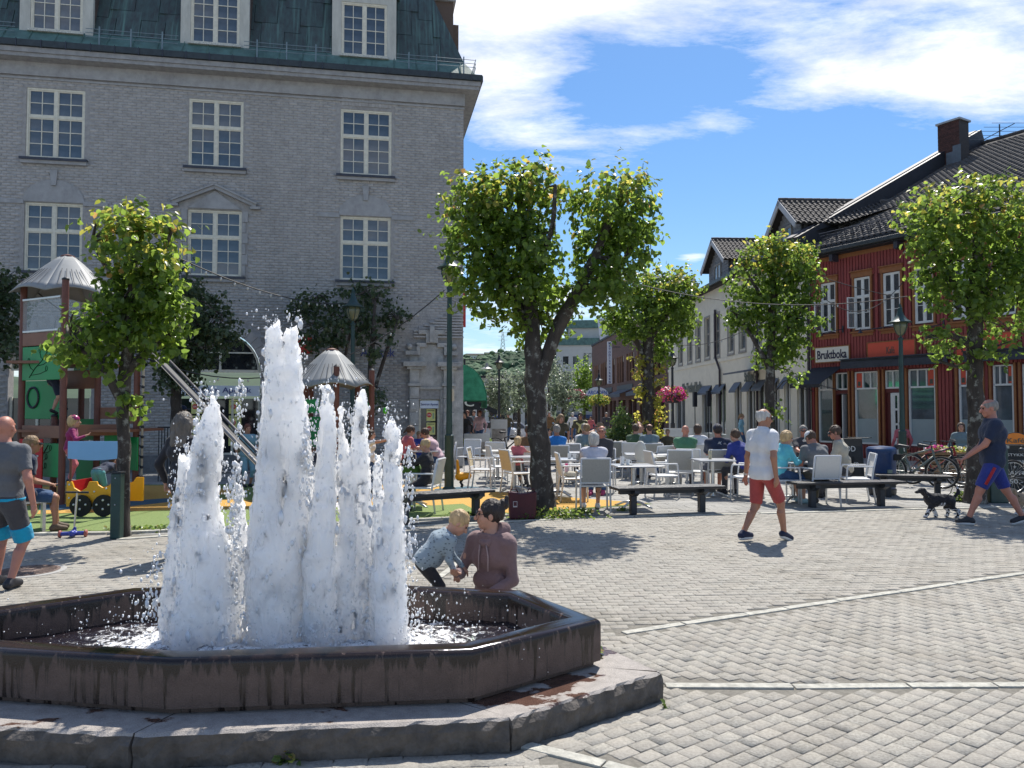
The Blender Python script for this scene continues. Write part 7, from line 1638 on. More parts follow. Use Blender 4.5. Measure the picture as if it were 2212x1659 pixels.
q = wallp('tube_panel', 50, 131, 823, 905, 15.3, 14.9, M_pg); MB().tube([(q[1]*.28+.16*cos(a), -.02, q[2]+.42+.20*sin(a)) for a in np.linspace(0, 6.283, 19)], .025, 6).build('crawl_ring', M_lb, q[0]); 
wallp('green_panel', 160, 205, 770, 820, 15.6, 15.2, M_pg); wallp('brown_board', 140, 270, 917, 941, 13.9, 14.6, M_pbr); wallp('brown_board', 140, 205, 800, 840, 15.3, 15.0, M_pbr); wallp('green_panel', 225, 262, 925, 960, 14.6, 14.8, M_pg); wallp('brown_board', 262, 300, 880, 915, 14.8, 14.7, M_pbr)
wallp('green_panel', 280, 297, 944, 1016, 14.75, 14.5, M_pg); wallp('green_panel', 165, 215, 985, 1040, 15.6, 15.4, M_pg); wallp('green_panel', 150, 210, 905, 950, 15.6, 15.4, M_pg); wallp('brown_board', 205, 262, 880, 905, 15.0, 14.8, M_pbr)
for zz in (2.62, 1.35): MB().box(-.75, .75 if zz > 2 else 1.5, -.6, .9, zz-.05, zz).build('deck', M_pbr, PT)
# climbing rope ladder on the outer post
x, y = loc_(308, 14.6); MB().tube([(x,y,0),(x,y,2.6)], .022, 6).build('ladder_pole', mat('pale_pole', (.4,.36,.28), .6), PT)
for k in range(12): MB().ball((x, y, .25+k*.19), .035, 8).build('grip', M_lb, PT, True); MB().tube([(x,y,.25+k*.19),(x-.12,y+.1,.28+k*.19)], .012, 5).build('rope', M_lb, PT)
def pyramid_roof(par, c, R_, z0, z1, n=4, rot=0):
    for k in range(n):
        a0 = rot+2*pi*k/n; a1 = rot+2*pi*(k+1)/n; mb = MB(); m = 8; vs = []; fs = []
        for j in range(7):
            u = j/6; rr_ = .13+(R_-.13)*u
            for i in range(m+1):
                w = i/m; a = a0+(a1-a0)*w; P0 = Vector((cos(a0), sin(a0), 0))*rr_; P1 = Vector((cos(a1), sin(a1), 0))*rr_; p = P0.lerp(P1, w)
                bulge = sin(pi*w)*.05*u; p += Vector((cos((a0+a1)/2), sin((a0+a1)/2), 0))*(-.0+bulge); z = z1-(z1-z0)*(u**1.12)+(.09*sin(pi*w)*max(0,u-.6)/.4)
                vs.append((c[0]+p.x, c[1]+p.y, z))
        for j in range(6):
            for i in range(m): fs.append((j*(m+1)+i, (j+1)*(m+1)+i, (j+1)*(m+1)+i+1, j*(m+1)+i+1))
        mb.add(vs, fs); o = mb.build('roof_petal', M_proof, par, 'auto'); q = o.modifiers.new('th', 'SOLIDIFY'); q.thickness = .02
        g = MB()
        for w in (.2, .35, .5, .65, .8):
            pts = []
            for u in (.45, .7, .93):
                rr_ = .13+(R_-.13)*u; P0 = Vector((cos(a0), sin(a0), 0))*rr_; P1 = Vector((cos(a1), sin(a1), 0))*rr_; p = P0.lerp(P1, w)+Vector((cos((a0+a1)/2), sin((a0+a1)/2), 0))*(sin(pi*w)*.05*u+.012); pts.append((c[0]+p.x, c[1]+p.y, z1-(z1-z0)*(u**1.12)+(.09*sin(pi*w)*max(0,u-.6)/.4)+.018))
            g.tube(pts, .006, 4)
        stuff(g.build('roof_groove', mat('groove_grey', (.12,.12,.12), .8), o))
    MB().lathe([(.13,0),(.12,.05),(.03,.08)], c=(c[0], c[1], z1-.03), n=12).build('roof_cap', M_pb, par)
pyramid_roof(PT, (0, 0), .95, 3.88, 4.66, 6, R(-82))
# slide
SLD = thing('slide', 'long steep stainless steel slide coming down to the right of the playground tower', 'slide', (0, 0, 0))
pa = AT(338, 762, 14.8); pb_ = AT(640, 1092, 13.6); pb_.z = max(pb_.z, .15); d = pb_-pa
for s in (-.2, .2): MB().tube([pa+Vector((s*.12, s, 0)), pa+d*.95+Vector((s*.12, s, 0)), pb_+Vector((s*.12+.2, s, .02))], .028, 8).build('side_rail', mat('dark_steel', (.26,.25,.25), .35, .1, 5, metal=.7), SLD, True)
mb = MB(); o4 = [pa+Vector((-.02,-.19,-.08)), pa+Vector((.02,.19,-.08)), pb_+Vector((.02,.19,-.08)), pb_+Vector((-.02,-.19,-.08))]; mb.add(o4, [(0,1,2,3)]); o = mb.build('chute', mat('dull_steel', (.08,.08,.08), .7), SLD); q = o.modifiers.new('th', 'SOLIDIFY'); q.thickness = .01
# second small play hut with roof
HC = G(718, 1062); HT = thing('play_hut', 'small play hut on brown posts with a pale ribbed roof, behind the jets', 'play hut', HC)
YY = HC.y
for (vx, dy, vt) in ((727, -.6, 792), (803, .1, 800), (660, .1, 800), (773, .7, 820), (672, .7, 820)):
    p = AT(vx, vt, YY+dy)-HC; q = MB().lathe([(.06,0),(.06,p.z)], c=(p.x,p.y,0), n=12).build('post', M_pb, HT, 'auto'); MB().lathe([(.066,0),(.03,.04)], c=(p.x,p.y,p.z), n=12).build('post_cap', M_lb, q)
c = AT(716, 889, YY)-HC; pyramid_roof(HT, (c.x, c.y), .92, AT(716, 838, YY).z, AT(716, 757, YY).z, 6, R(15))
def wh(name, v0, v1, a, b, m, dy=0): return wallp(name, v0, v1, a, b, YY+dy, YY+dy, m, HT, .03, HC)
wh('green_panel', 655, 690, 862, 892, M_pg, -.1); wh('green_panel', 668, 700, 900, 965, M_pg, .2); wh('green_panel', 775, 800, 870, 890, M_pg, .1); wh('brown_board', 690, 725, 930, 960, M_pbr, .1); wh('blue_panel', 660, 690, 975, 1050, mat('play_navy', (.03,.05,.12), .5), .1); MB().box(-.6,.75,-.5,.6,.85,.9).build('deck', M_pbr, HT)
# toy car
CP_ = G(195, 1116); TC = thing('play_train', 'yellow play train panel with black wheels and a pale blue roof board at left', 'play train', CP_); M_py = mat('play_yellow', (.80,.38,.01), .4, .06, 3); M_pbl = mat('play_blue', (.20,.42,.74), .4, .05, 3); M_prd = mat('play_red', (.45,.008,.015), .4, .06, 3)
X0, X1 = vx2(149, CP_.y)-CP_.x, vx2(262, CP_.y)-CP_.x; z0 = .16; z1 = AT(200, 1040, CP_.y).z
pts = [(X0, z0), (X1, z0), (X1, z1), (X1-.12, z1), (X1-.16, z1-.07), (X1-.26, z1-.10), (X1-.34, z1-.05), (X1-.36, z1), (X0+.36, z1), (X0+.32, z1-.10), (X0+.22, z1-.16), (X0+.12, z1-.10), (X0+.08, z1), (X0, z1)]
mb = MB(); mb.prism(pts, -.02, .02, Matrix(((1,0,0,0),(0,0,-1,0),(0,1,0,0),(0,0,0,1)))); mb.build('side_panel', M_py, TC, bevel=.006)
mb = MB(); mb.prism(pts, -.02, .02, Matrix(((1,0,0,0),(0,0,-1,.8),(0,1,0,0),(0,0,0,1)))); mb.build('side_panel', M_py, TC); MB().box(X0, X0+.03, .03, .78, z0, z1).build('end_panel', M_prd, TC)
for x in (vx2(183, CP_.y)-CP_.x, vx2(232, CP_.y)-CP_.x): w = MB().lathe([(.17,-.02),(.175,0),(.17,.02)], n=28, M=Matrix.Translation((x, -.055, .18)) @ Matrix.Rotation(pi/2, 4, 'X')).build('wheel', M_tyre, TC, 'auto'); [MB().ball((x+dx, -.08, .18+dz), .018, 8).build('bolt', M_ppl, w, True) for dx, dz in ((0,.09),(0,-.05),(.09,.02),(-.1,.02))]
for (x, z) in ((X0+.05, z1-.05), (X0+.05, .3), (X1-.2, .45), (X0+.45, .4)): MB().ball((x, -.028, z), .016, 8).build('bolt', M_ppl, TC, True)
bz0, bz1 = AT(200, 990, CP_.y).z, AT(200, 953, CP_.y).z
nn = 12; bp_ = [(X0+.02+(X1-X0-.02)*k/nn, bz0-.03*sin(pi*k/nn)) for k in range(nn+1)]
MB().prism(bp_+[(X1, bz1), (X0+.02, bz1)], .01, .04, Matrix(((1,0,0,0),(0,0,-1,0),(0,1,0,0),(0,0,0,1)))).build('roof_board', M_pbl, TC); [MB().tube([(x, .0, z0), (x, .0, bz1)], .02, 6).build('upright', M_pb, TC) for x in (X0+.05, X1-.05)]
RD = G(64, 1092); RT = thing('red_play_panel', 'red play panel behind the seated woman at left', 'play panel', RD); o, _, _, _ = wallp('panel', 40, 90, 948, 1085, RD.y, RD.y, M_prd, RT, .04, RD); [MB().ball((vx2(86, RD.y)-RD.x, -.03, AT(86, v, RD.y).z), .018, 8).build('bolt', M_ppl, RT, True) for v in (958, 985, 1060)]
p = G(975, 1060); sp = thing('spring_rider', 'little yellow spring rider half hidden behind the green lamp post', 'spring rider', (p.x+.20, p.y+.2, 0)); MB().tube([(0,0,.05),(.02,0,.1),(-.02,0,.16),(.02,0,.22)], .03, 8).build('spring', M_lb, sp); F_ = Field((-.2,-.15,.1), (.3,.15,.75), .02); F_.cone((-.05,0,.28), (.15,0,.3), .09, .07); F_.cone((-.06,0,.3), (-.09,0,.62), .04, .03); V, Q = F_.mesh(); link('rider_body', np_mesh('rider_body', V, Q, True), M_py, sp)
# kick scooter
sc = G(156, 1160); t = thing('kick_scooter', 'childs blue kick scooter standing on the paving left of the lime', 'scooter', sc, R(15)); MB().tube([(.02,0,.08),(.05,0,.60)], .013, 8).build('stem', M_steel, t); MB().tube([(-.09,0,.60),(.19,0,.59)], .014, 8).build('handlebar', M_lb, t); M_bl = mat('blue_toy', (.03,.05,.30), .4)
F_ = Field((-.2,-.3,0), (.25,.3,.16), .012); F_.cone((-.0,.1,.05), (.02,-.1,.06), .035, .04); F_.cone((.02,0,.06), (.03,0,.12), .03, .02); F_.cone((-.12,-.04,.05), (.14,-.02,.05), .028, .028); V, Q = F_.mesh(); link('deck', np_mesh('deck', V, Q, True), M_bl, t)
for x in (-.14, .17): MB().lathe([(.045,-.015),(.05,0),(.045,.015)], n=16, M=Matrix.Translation((x,-.03,.05)) @ Matrix.Rotation(pi/2, 4, 'Y')).build('wheel', mat('orange_wheel', (.35,.10,.08), .5), t, True)
# iron railing left of the door tree
p0 = G(355, 1040); t = thing('iron_railing', 'short black iron railing by the wall left of the jets', 'railing', p0)
for k in range(7): MB().tube([(-.15+k*.07,0,0),(-.15+k*.07,0,1.3)], .012, 5).build('bar', M_lb, t)
MB().tube([(-.18,0,1.3),(.3,0,1.3)], .018, 5).build('top_rail', M_lb, t)
# string lights across the square
M_wire = mat('cable', (.03,.03,.03), .6)
def cable(a, b, sag, label, bulbs=True):
    a, b = Vector(a), Vector(b); t = thing('string_lights' if bulbs else 'cable', label, 'string lights' if bulbs else 'cable', a); P = []
    for k in range(25): u = k/24; p = a.lerp(b, u)-a; p.z -= sag*4*u*(1-u); P.append(p)
    MB().tube(P, .012, 4).build('wire', M_wire, t)
    if bulbs:
        mb = MB(); l = (b-a).length; n = int(l/.55)
        for k in range(1, n): u = k/n; p = a.lerp(b, u)-a; p.z -= sag*4*u*(1-u)+.05; mb.ball(p, (.022,.022,.035), 6)
        stuff(mb.build('bulbs', mat('clear_bulb', (.5,.5,.48), .15), t, True))
cable(AT(60, 615, 15), AT(960, 627, 17), 1.9, 'string of bulbs sagging in front of the grey facade from left to the lamp'); cable(AT(330, 530, 12), AT(760, 655, 22), .3, 'string of bulbs running down to the lamp by the Apotek lettering')
cable(AT(1330, 600, 21), AT(1960, 640, 20), .45, 'string of bulbs across the crowns of the limes to the red building'); cable(AT(1420, 735, 30), AT(1760, 600, 24), .9, 'lower string of bulbs in front of the cream building'); cable(AT(1750, 590, 22), AT(1930, 640, 24), .05, 'straight dark cable in front of the red upper windows', False); cable(AT(1760, 625, 24), AT(1950, 610, 24), .8, 'drooping bulbs in front of the red upper windows')
cable(AT(960, 640, 17), AT(1130, 700, 30), .1, 'string of bulbs from the tall lamp behind the forked lime')
# ---- cars far away
def car(vx, d, rz, col, label):
    p = Vector((AT(vx, 889, d).x, d, GO(d))); t = thing('parked_car', label, 'car', p, rz, 'cars parked at the far end of the street'); n = 15
    sec = [(-2.1,.35,.55),(-2.05,.75,.8),(-1.4,.95,.86),(-.9,1.42,.66),(.5,1.46,.66),(1.15,.98,.86),(1.95,.85,.80),(2.1,.45,.6)]; mb = MB(); vs = []; fs = []
    for (x, z, w) in sec: vs += [(x,-.85,.25),(x,-.87,min(z,.85)),(x,-w,z),(x,w,z),(x,.87,min(z,.85)),(x,.85,.25)]
    for i in range(len(sec)-1):
        for k in range(5): fs.append((i*6+k, i*6+k+1, (i+1)*6+k+1, (i+1)*6+k))
    fs += [tuple(range(6)), tuple(range(len(sec)*6-1, len(sec)*6-7, -1))]; mb.add(vs, fs); mb.build('body', mat('car_'+col[0], col[1], .25, .03), t, 'auto')
    for s in (-1, 1): MB().add([(-1.25,s*.872,.93),(1.0,s*.872,.95),(.45,s*.70,1.38),(-.85,s*.70,1.36)], [(0,1,2,3)]).build('side_window', M_glassd, t)
    for (x0, x1, z0, z1) in ((.58,1.12,1.40,1.02),(-.96,-1.38,1.38,.99)): MB().add([(x0,-.62,z0),(x0,.62,z0),(x1,.74,z1),(x1,-.74,z1)], [(0,1,2,3)]).build('windscreen', M_glassd, t)
    for x in (-1.3, 1.3):
        for s in (-1, 1): MB().lathe([(.32,-.1),(.33,0),(.32,.1)], c=(0,0,0), n=18, M=Matrix.Translation((x,s*.78,.32)) @ Matrix.Rotation(pi/2, 4, 'X')).build('wheel', M_tyre, t, 'auto')
    for s in (-1, 1): MB().ball((2.03,s*.6,.66), (.06,.15,.07), 8).build('headlight', M_cer, t, True)
car(1048, 66, R(5), ('white', (.7,.7,.7)), 'white car leftmost at the end of the street, behind the pavement sign'); car(1066, 60, R(-20), ('silver', (.45,.47,.5)), 'silver car in front of the leftmost white car'); car(1112, 64, R(0), ('white', (.7,.7,.7)), 'white car behind the man in the blue cap'); car(1188, 66, R(175), ('blue', (.12,.2,.32)), 'bluish car right of the forked trunk'); car(1262, 70, R(180), ('white', (.7,.7,.7)), 'white van-like car behind the woman with the yellow sweater')
ps = AT(1023, 905, 42); t = thing('parking_sign', 'small blue parking sign hanging beyond the dark awning', 'sign', (AT(1022, 889, 40).x, 40, 0)); z = AT(1022, 868, 40).z; MB().tube([(0,0,0),(0,0,z+.4)], .04, 6).build('post', M_lb, t); MB().box(-.3,.3,-.03,-.045,z-.3,z+.3).build('plate', mat('sign_blue', (.02,.09,.35), .4), t); letter('P', .25, (0,-.05,z), (pi/2,0,0), M_wht, t, .4)
z2 = AT(1020, 903, 44); t = thing('parking_sign', 'small blue parking sign behind the parked cars, left of the trunk', 'sign', (AT(1020+55-52, 889, 62).x+1.9, 62, GO(62))); MB().tube([(0,0,0),(0,0,2.3)], .04, 6).build('post', M_lb, t); MB().box(-.28,.28,-.03,-.045,1.7,2.3).build('plate', mat('sign_blue', (.02,.09,.35), .4), t); letter('P', .25, (0,-.05,2.0), (pi/2,0,0), M_wht, t, .4)
# far pavement posters
for (vx, vy, w, h, lab) in ((1030, 992, .9, .75, 'framed landscape poster board on the ground by the green planter'), (1078, 975, .7, 1.2, 'white poster board beside the far bicycle'), (1465, 985, 1.1, .9, 'white banner screen behind the bald man in green')):
    p = G(vx, vy); t = thing('poster_board', lab, 'sign board', p); MB().box(-w/2,w/2,-.02,.02,.15,.15+h).build('panel', mat('poster_pale', (.55,.56,.55), .5, .1, 3), t); MB().box(-w/2+.06,w/2-.06,-.025,-.02,.22,.05+h*.75).build('print', mat('poster_photo', (.30,.27,.24), .5, .5, 4), t); [MB().tube([(s*w*.45,0,0),(s*w*.45,0,.16)], .015, 5).build('leg', M_lb, t) for s in (-1, 1)]
# ================================================================ PEOPLE
def skin_mat(name, c):
    m = mat(name, c, .5, .08, 12, .15, 60); b = m.node_tree.nodes['Principled BSDF']; b.inputs['Subsurface Weight'].default_value = .12; b.inputs['Subsurface Radius'].default_value = (.02,.008,.005); b.inputs['Subsurface Scale'].default_value = .5; return m
SK = skin_mat('skin_light', (.50,.27,.19)); SKT = skin_mat('skin_tanned', (.36,.17,.105)); SKR = skin_mat('skin_ruddy', (.46,.20,.14))
def cl(name, c, **k): return mat(name, c, .85, k.pop('var', .14), k.pop('scale', 7), .55, 26, sheen=.15, **k)
C_white = cl('cloth_white', (.66,.66,.68), var=.06); C_grey = cl('cloth_grey_melange', (.12,.125,.135), var=.12); C_navy = cl('cloth_navy', (.012,.022,.055)); C_blk = cl('cloth_black', (.015,.015,.02)); C_red = cl('cloth_brick_red', (.36,.055,.05)); C_green = cl('cloth_green', (.07,.20,.11)); C_dgreen = cl('cloth_dark_green', (.05,.10,.05))
C_turq = cl('cloth_turquoise', (.10,.46,.56)); C_jean = cl('denim', (.03,.075,.17), var=.25); C_beige = cl('cloth_beige', (.42,.385,.31)); C_mauve = cl('cloth_mauve', (.20,.125,.125), var=.10); C_lblue = cl('cloth_light_blue', (.22,.42,.52)); C_blue = cl('cloth_blue', (.015,.17,.50)); C_pink = cl('cloth_pale_pink', (.52,.36,.40)); C_mag = cl('cloth_magenta', (.26,.01,.10)); C_rose = cl('cloth_rose', (.50,.12,.14)); C_brown = cl('cloth_brown', (.16,.09,.04)); C_olive = cl('cloth_olive', (.07,.06,.035)); C_dgrey = cl('cloth_dark_grey', (.05,.05,.06)); C_royal = cl('cloth_royal_blue', (.02,.035,.22)); C_yel = cl('cloth_pale_yellow', (.62,.55,.22)); C_slate = cl('cloth_slate_blue', (.13,.19,.22)); C_cyan = cl('cloth_bright_cyan', (.0,.30,.50)); C_teal = cl('cloth_teal', (.08,.30,.32))
def pattern_mat():
    m = cl('cloth_grey_blue_dashes', (.26,.33,.38), var=.08); t, b = nodes(m); L = t.links.new; src = b.inputs['Base Color'].links[0].from_socket; tc = t.nodes.new('ShaderNodeTexCoord'); mp = t.nodes.new('ShaderNodeMapping'); mp.inputs['Scale'].default_value = (28,28,60); L(tc.outputs['Object'], mp.inputs[0]); v = t.nodes.new('ShaderNodeTexVoronoi'); v.inputs['Scale'].default_value = 1; L(mp.outputs[0], v.inputs['Vector']); L(mixc(t, mth(t, 'LESS_THAN', v.outputs['Distance'], .27), src, (.07,.10,.13)), b.inputs['Base Color']); return m
C_pat = pattern_mat()
def hr(name, c): return mat(name, c, .55, .35, 20, .8, 60, stretch=(1,1,.25))
H_wht = hr('hair_white', (.50,.48,.45)); H_gry = hr('hair_grey', (.24,.22,.20)); H_brn = hr('hair_brown', (.07,.04,.025)); H_dk = hr('hair_dark', (.022,.014,.012)); H_bld = hr('hair_blond', (.50,.34,.17)); H_dbl = hr('hair_dark_blond', (.24,.15,.075)); H_red = hr('hair_auburn', (.16,.05,.025))
S_blk = mat('shoe_black', (.02,.02,.025), .6, .2); S_wht = mat('sole_white', (.6,.6,.6), .6); S_sand = mat('sandal_brown', (.12,.08,.05), .7); S_navy = mat('shoe_navy', (.012,.018,.05), .75, .2, 20); S_lb = mat('shoe_pale_blue', (.30,.46,.50), .7); S_pink = mat('shoe_pink', (.42,.05,.14), .7)
M_eye = mat('eye_dark', (.015,.012,.01), .2); M_sun = mat('sunglass_black', (.01,.01,.012), .1, spec=1.); M_lip = mat('lip', (.36,.12,.10), .5)
V3 = lambda *a: np.array(a, float)
def ik(a, c, l1, l2, bend):
    a, c, bend = V3(*a), V3(*c), V3(*bend); d = c-a; L_ = np.linalg.norm(d); L2 = min(L_, (l1+l2)*.999); d = d/L_; c = a+d*L2; x = (l1*l1-l2*l2+L2*L2)/(2*L2); h = math.sqrt(max(0, l1*l1-x*x)); b = bend-d*(bend@d); n = np.linalg.norm(b); b = b/n if n > 1e-6 else V3(0,0,1); return a+d*x+b*h, c
def fmesh(name, F_, m, par):
    V, Q = F_.mesh()
    if len(Q) == 0: return None
    return link(name, np_mesh(name, V, Q, True), m, par)
def person(label, loc, rz, H=1.72, pose='stand', lean=0., top=C_grey, sleeve='long', bottom=C_jean, legs='long', shoe=S_blk, hair=('short', H_brn), skin=SK, wr=('down','down'), ank=None, head=(0, 0), fat=1., h=.016, fine=False, hs=1., hipz=None, hem=None, side=0., group=None, glasses=None, hat=None, bend=None, extra=None, cat='person', sole=None, hipy=0.):
    t = thing('person', label, cat, loc, rz, group); k = H/1.72
    sit = pose == 'sit'
    hz = hipz if hipz is not None else (.50*H if pose != 'sit' else .545); P = V3(0, hipy-.06 if sit else hipy, hz); U = V3(sin(side), sin(lean), cos(lean)); U /= np.linalg.norm(U); Fw = V3(0, cos(lean), -sin(lean))
    N_ = P+U*.315*H; C = P+U*.215*H; Wt = P+U*.10*H; hd = N_+U*(.045*H)+V3(0,.018,.055*H)*1
    yaw, pit = head; Yh = V3(-sin(yaw)*cos(pit), cos(yaw)*cos(pit), sin(pit)); Xh = V3(cos(yaw), sin(yaw), 0); Zh = np.cross(Xh, Yh); MX = np.stack([Xh, Yh, Zh], 1)   # columns
    g = k*hs; hd = N_+U*(.04*H)+Zh*(.055*H*hs)+Yh*.02*k
    HP = lambda x, y, z: hd+Xh*x*g+Yh*y*g+Zh*z*g
    sh = [N_+V3(s*.104*H*(.5+.5*fat), 0, -.036*H)+U*0-Fw*.0 for s in (-1, 1)]; hp = [P+V3(s*.052*H, 0, 0) for s in (-1, 1)]
    lu, lf, lt, ls = .168*H, .150*H, .245*H, .238*H
    W_ = []
    for i, s in enumerate((-1, 1)):
        w = wr[i]
        if w == 'down': w = (s*.165*H, .03, hz-.005*H)
        elif w == 'table': w = (s*.10*k, .36*k+.05, .80)
        elif w == 'lap': w = (s*.08, .26, .66)
        elif w == 'face': w = tuple(HP(s*.05, .09, -.14))
        elif w == 'head': w = tuple(HP(s*.10, -.02, .10))
        elif w == 'swingf': w = (s*.15*H, .22, hz+.06)
        elif w == 'swingb': w = (s*.16*H, -.16, hz+.03)
        W_.append(w)
    EL_ = []; WR = []
    for i, s in enumerate((-1, 1)):
        e, w = ik(sh[i], W_[i], lu, lf, (s*.5, -.7, -.5) if W_[i][2] < sh[i][2] else (s, .2, .1)); EL_.append(e); WR.append(w)
    if ank is None:
        if pose == 'stand': ank = [(-.09*k, 0, .07*k), (.09*k, .02, .07*k)]
        elif pose == 'walk': ank = [(-.08*k, .27*k, .085*k), (.08*k, -.24*k, .11*k)]
        else: ank = [(-.12*k, .40*k, .075), (.13*k, .36*k, .075)]
    KN = []; AN = []
    for i, s in enumerate((-1, 1)):
        kk, a = ik(hp[i], ank[i], lt, ls, (s*bend[0], bend[1], bend[2]) if bend else (s*.18, 1, .4)); KN.append(kk); AN.append(a)
    pts = np.array([P, N_, hd+V3(0,0,.16), hd-V3(0,0,.16), *sh, *EL_, *WR, *KN, *AN, *hp]); lo = pts.min(0)-.2; hi = pts.max(0)+.22; lo[2] = max(-.01, lo[2])
    # ---- body: one continuous skin
    Fb = Field(lo, hi, h); kb = .03*k
    def torso(F_, e, k_=.05):
        F_.cone(C+V3(-.075*k,0,0), C+V3(.075*k,0,0), .108*k*fat+e, .108*k*fat+e, k_); F_.cone(Wt+V3(-.05*k*fat,0,0), Wt+V3(.05*k*fat,0,0), .098*k*fat+e, .098*k*fat+e, k_); F_.cone(P+V3(-.065*k,0,.01), P+V3(.065*k,0,.01), .108*k*(.6+.4*fat)+e, .108*k*(.6+.4*fat)+e, k_)
        F_.cone(sh[0]+V3(.03,0,0), sh[1]-V3(.03,0,0), .050*k+e, .050*k+e, .06*k); [F_.cone(sh[i]+V3(.02-.04*i,0,.005), N_+U*.01, .040*k+e, .046*k+e, .06*k) for i in (0, 1)]
        F_.cone(N_-U*.03, N_-U*.12*k, .075*k+e, .10*k*fat+e, .05)
    torso(Fb, -.012)
    Fb.cone(N_-U*.02, HP(0, -.015, -.05), .057*k, .052*k, kb)
    for i in (0, 1):
        Fb.cone(sh[i], EL_[i], .050*k*(.7+.3*fat), .039*k, kb); Fb.cone(EL_[i], WR[i], .040*k, .026*k, kb*.7)
        Fb.cone(hp[i], KN[i], .082*k*(.6+.4*fat), .054*k, kb); m_ = KN[i]*.68+AN[i]*.32; back = V3(0, -.018, 0); Fb.cone(KN[i], AN[i], .050*k, .034*k, kb); Fb.cone(m_+back*k, m_*.6+AN[i]*.4+back*.3, .050*k, .036*k, .02)
    # head
    gh = h if not fine else .0065
    Fh = Fb if not fine else Field(hd-.19*g, hd+.19*g, gh)
    Fh.ell(HP(0,-.012,.028), V3(.074,.094,.092)*g, MX, .02); Fh.ell(HP(0,.025,-.035), V3(.058,.066,.078)*g, MX, .03); Fh.ell(HP(0,.062,-.088), V3(.026,.024,.022)*g, MX, .02)
    Fh.cone(HP(0,.088,.012), HP(0,.112,-.028), .011*g, .017*g, .012); Fh.ell(HP(0,.078,.038), V3(.05,.018,.014)*g, MX, .015)
    if fine:
        for s in (-1, 1): Fh.ell(HP(s*.031,.094,.010), V3(.018,.012,.012)*g, MX, .008, 's'); Fh.ell(HP(s*.012,.104,-.026), V3(.011,.010,.009)*g, MX, .006); Fh.ell(HP(s*.040,.062,-.03), V3(.022,.02,.022)*g, MX, .02)
        Fh.ell(HP(0,.088,-.052), V3(.024,.012,.007)*g, MX, .006); Fh.ell(HP(0,.088,-.063), V3(.021,.012,.007)*g, MX, .006)
    for s in (-1, 1): Fh.ell(HP(s*.078,-.008,-.005), V3(.010,.020,.032)*g, MX, .008)
    if fine: Fh.cone(HP(0,-.02,-.06), HP(0,-.03,-.17), .050*g, .052*g, .03)
    Vs = []; Qs = []; off = 0
    def addf(F_):
        nonlocal off
        V, Q = F_.mesh(); Vs.append(V); Qs.append(Q+off); off += len(V)
    addf(Fb)
    if fine: addf(Fh)
    # hands with five fingers each
    hh = .0085 if not fine else .0055
    for i, s in enumerate((-1, 1)):
        d = WR[i]-EL_[i]; d /= np.linalg.norm(d); q = V3(0,0,1) if abs(d[2]) < .8 else V3(0,1,0); pn = np.cross(d, q); pn /= np.linalg.norm(pn)
        # palm faces inward / down
        ac = np.cross(pn, d) if abs(d[2]) > .8 else pn; nn = np.cross(d, ac); kk = k*(.9 if k > .8 else 1)
        Fa = Field(WR[i]-.17*k-.02, WR[i]+.17*k+.02, hh); e = WR[i]+d*.075*kk
        Fa.cone(WR[i]-d*.03, WR[i]+d*.02*kk, .027*k, .024*k, .01)
        for f in range(4):
            o = ac*(-.027+.018*f)*kk; b0 = WR[i]+d*.02*kk+o*.7; b1 = e+o; Fa.cone(b0, b1, .0135*kk, .0115*kk, .012)
            l = (.062, .074, .070, .054)[f]*kk; mid = b1+d*l*.5-nn*.012*kk*s; tip = mid+d*l*.42-nn*.022*kk*s; r_ = .0085 if k > .8 else .0075
            Fa.cone(b1, mid, r_*kk+.001, r_*kk, .003); Fa.cone(mid, tip, r_*kk, r_*.85*kk, .003)
        th = WR[i]+d*.025*kk-ac*.024*kk; tm_ = th+d*.035*kk-ac*.026*kk; Fa.cone(th, tm_, .014*kk, .011*kk, .01); Fa.cone(tm_, tm_+d*.032*kk-ac*.004, .0105*kk, .008*kk, .003); addf(Fa)
    link('body', np_mesh('body', np.concatenate(Vs), np.concatenate(Qs), True), skin, t)
    # ---- clothes
    e = .016
    Ft = Field(lo, hi, h); torso(Ft, .024 if (hem is not None and hem < 0) else .013, .05)
    if fat > 1.1: Ft.ell(Wt+Fw*.05, V3(.13,.10,.13)*fat*k, k=.05)
    for i in (0, 1):
        if sleeve == 'none': continue
        if sleeve == 'short': q = sh[i]+(EL_[i]-sh[i])*.72; Ft.cone(sh[i], q, .050*k*(.7+.3*fat)+.006, .058*k*(.7+.3*fat), .05, flat=1)
        else:
            f_ = 1 if sleeve == 'long' else .0
            Ft.cone(sh[i], EL_[i], .050*k*(.7+.3*fat)+.004, .047*k, .05)
            q = EL_[i]+(WR[i]-EL_[i])*(.97 if sleeve == 'long' else .3); Ft.cone(EL_[i], q, .050*k, .036*k, .02, flat=1)
    g_ = np.meshgrid(*[Ft.lo[i]+h*np.arange(Ft.n[i]) for i in range(3)], indexing='ij', sparse=True)
    hm = P+U*(-.03*H if hem is None else hem); dpl = -((g_[0]-hm[0])*U[0]+(g_[1]-hm[1])*U[1]+(g_[2]-hm[2])*U[2])
    arm_clear = dpl*1.0; shp = Ft.f.copy()
    # do not cut sleeves that hang below the hem
    Fs = Field(lo, hi, h)
    if sleeve in ('long',):
        for i in (0, 1): Fs.cone(sh[i], EL_[i], .050*k*(.7+.3*fat)+.004, .047*k, .01); Fs.cone(EL_[i], EL_[i]+(WR[i]-EL_[i])*.97, .050*k, .036*k, .01, flat=1)
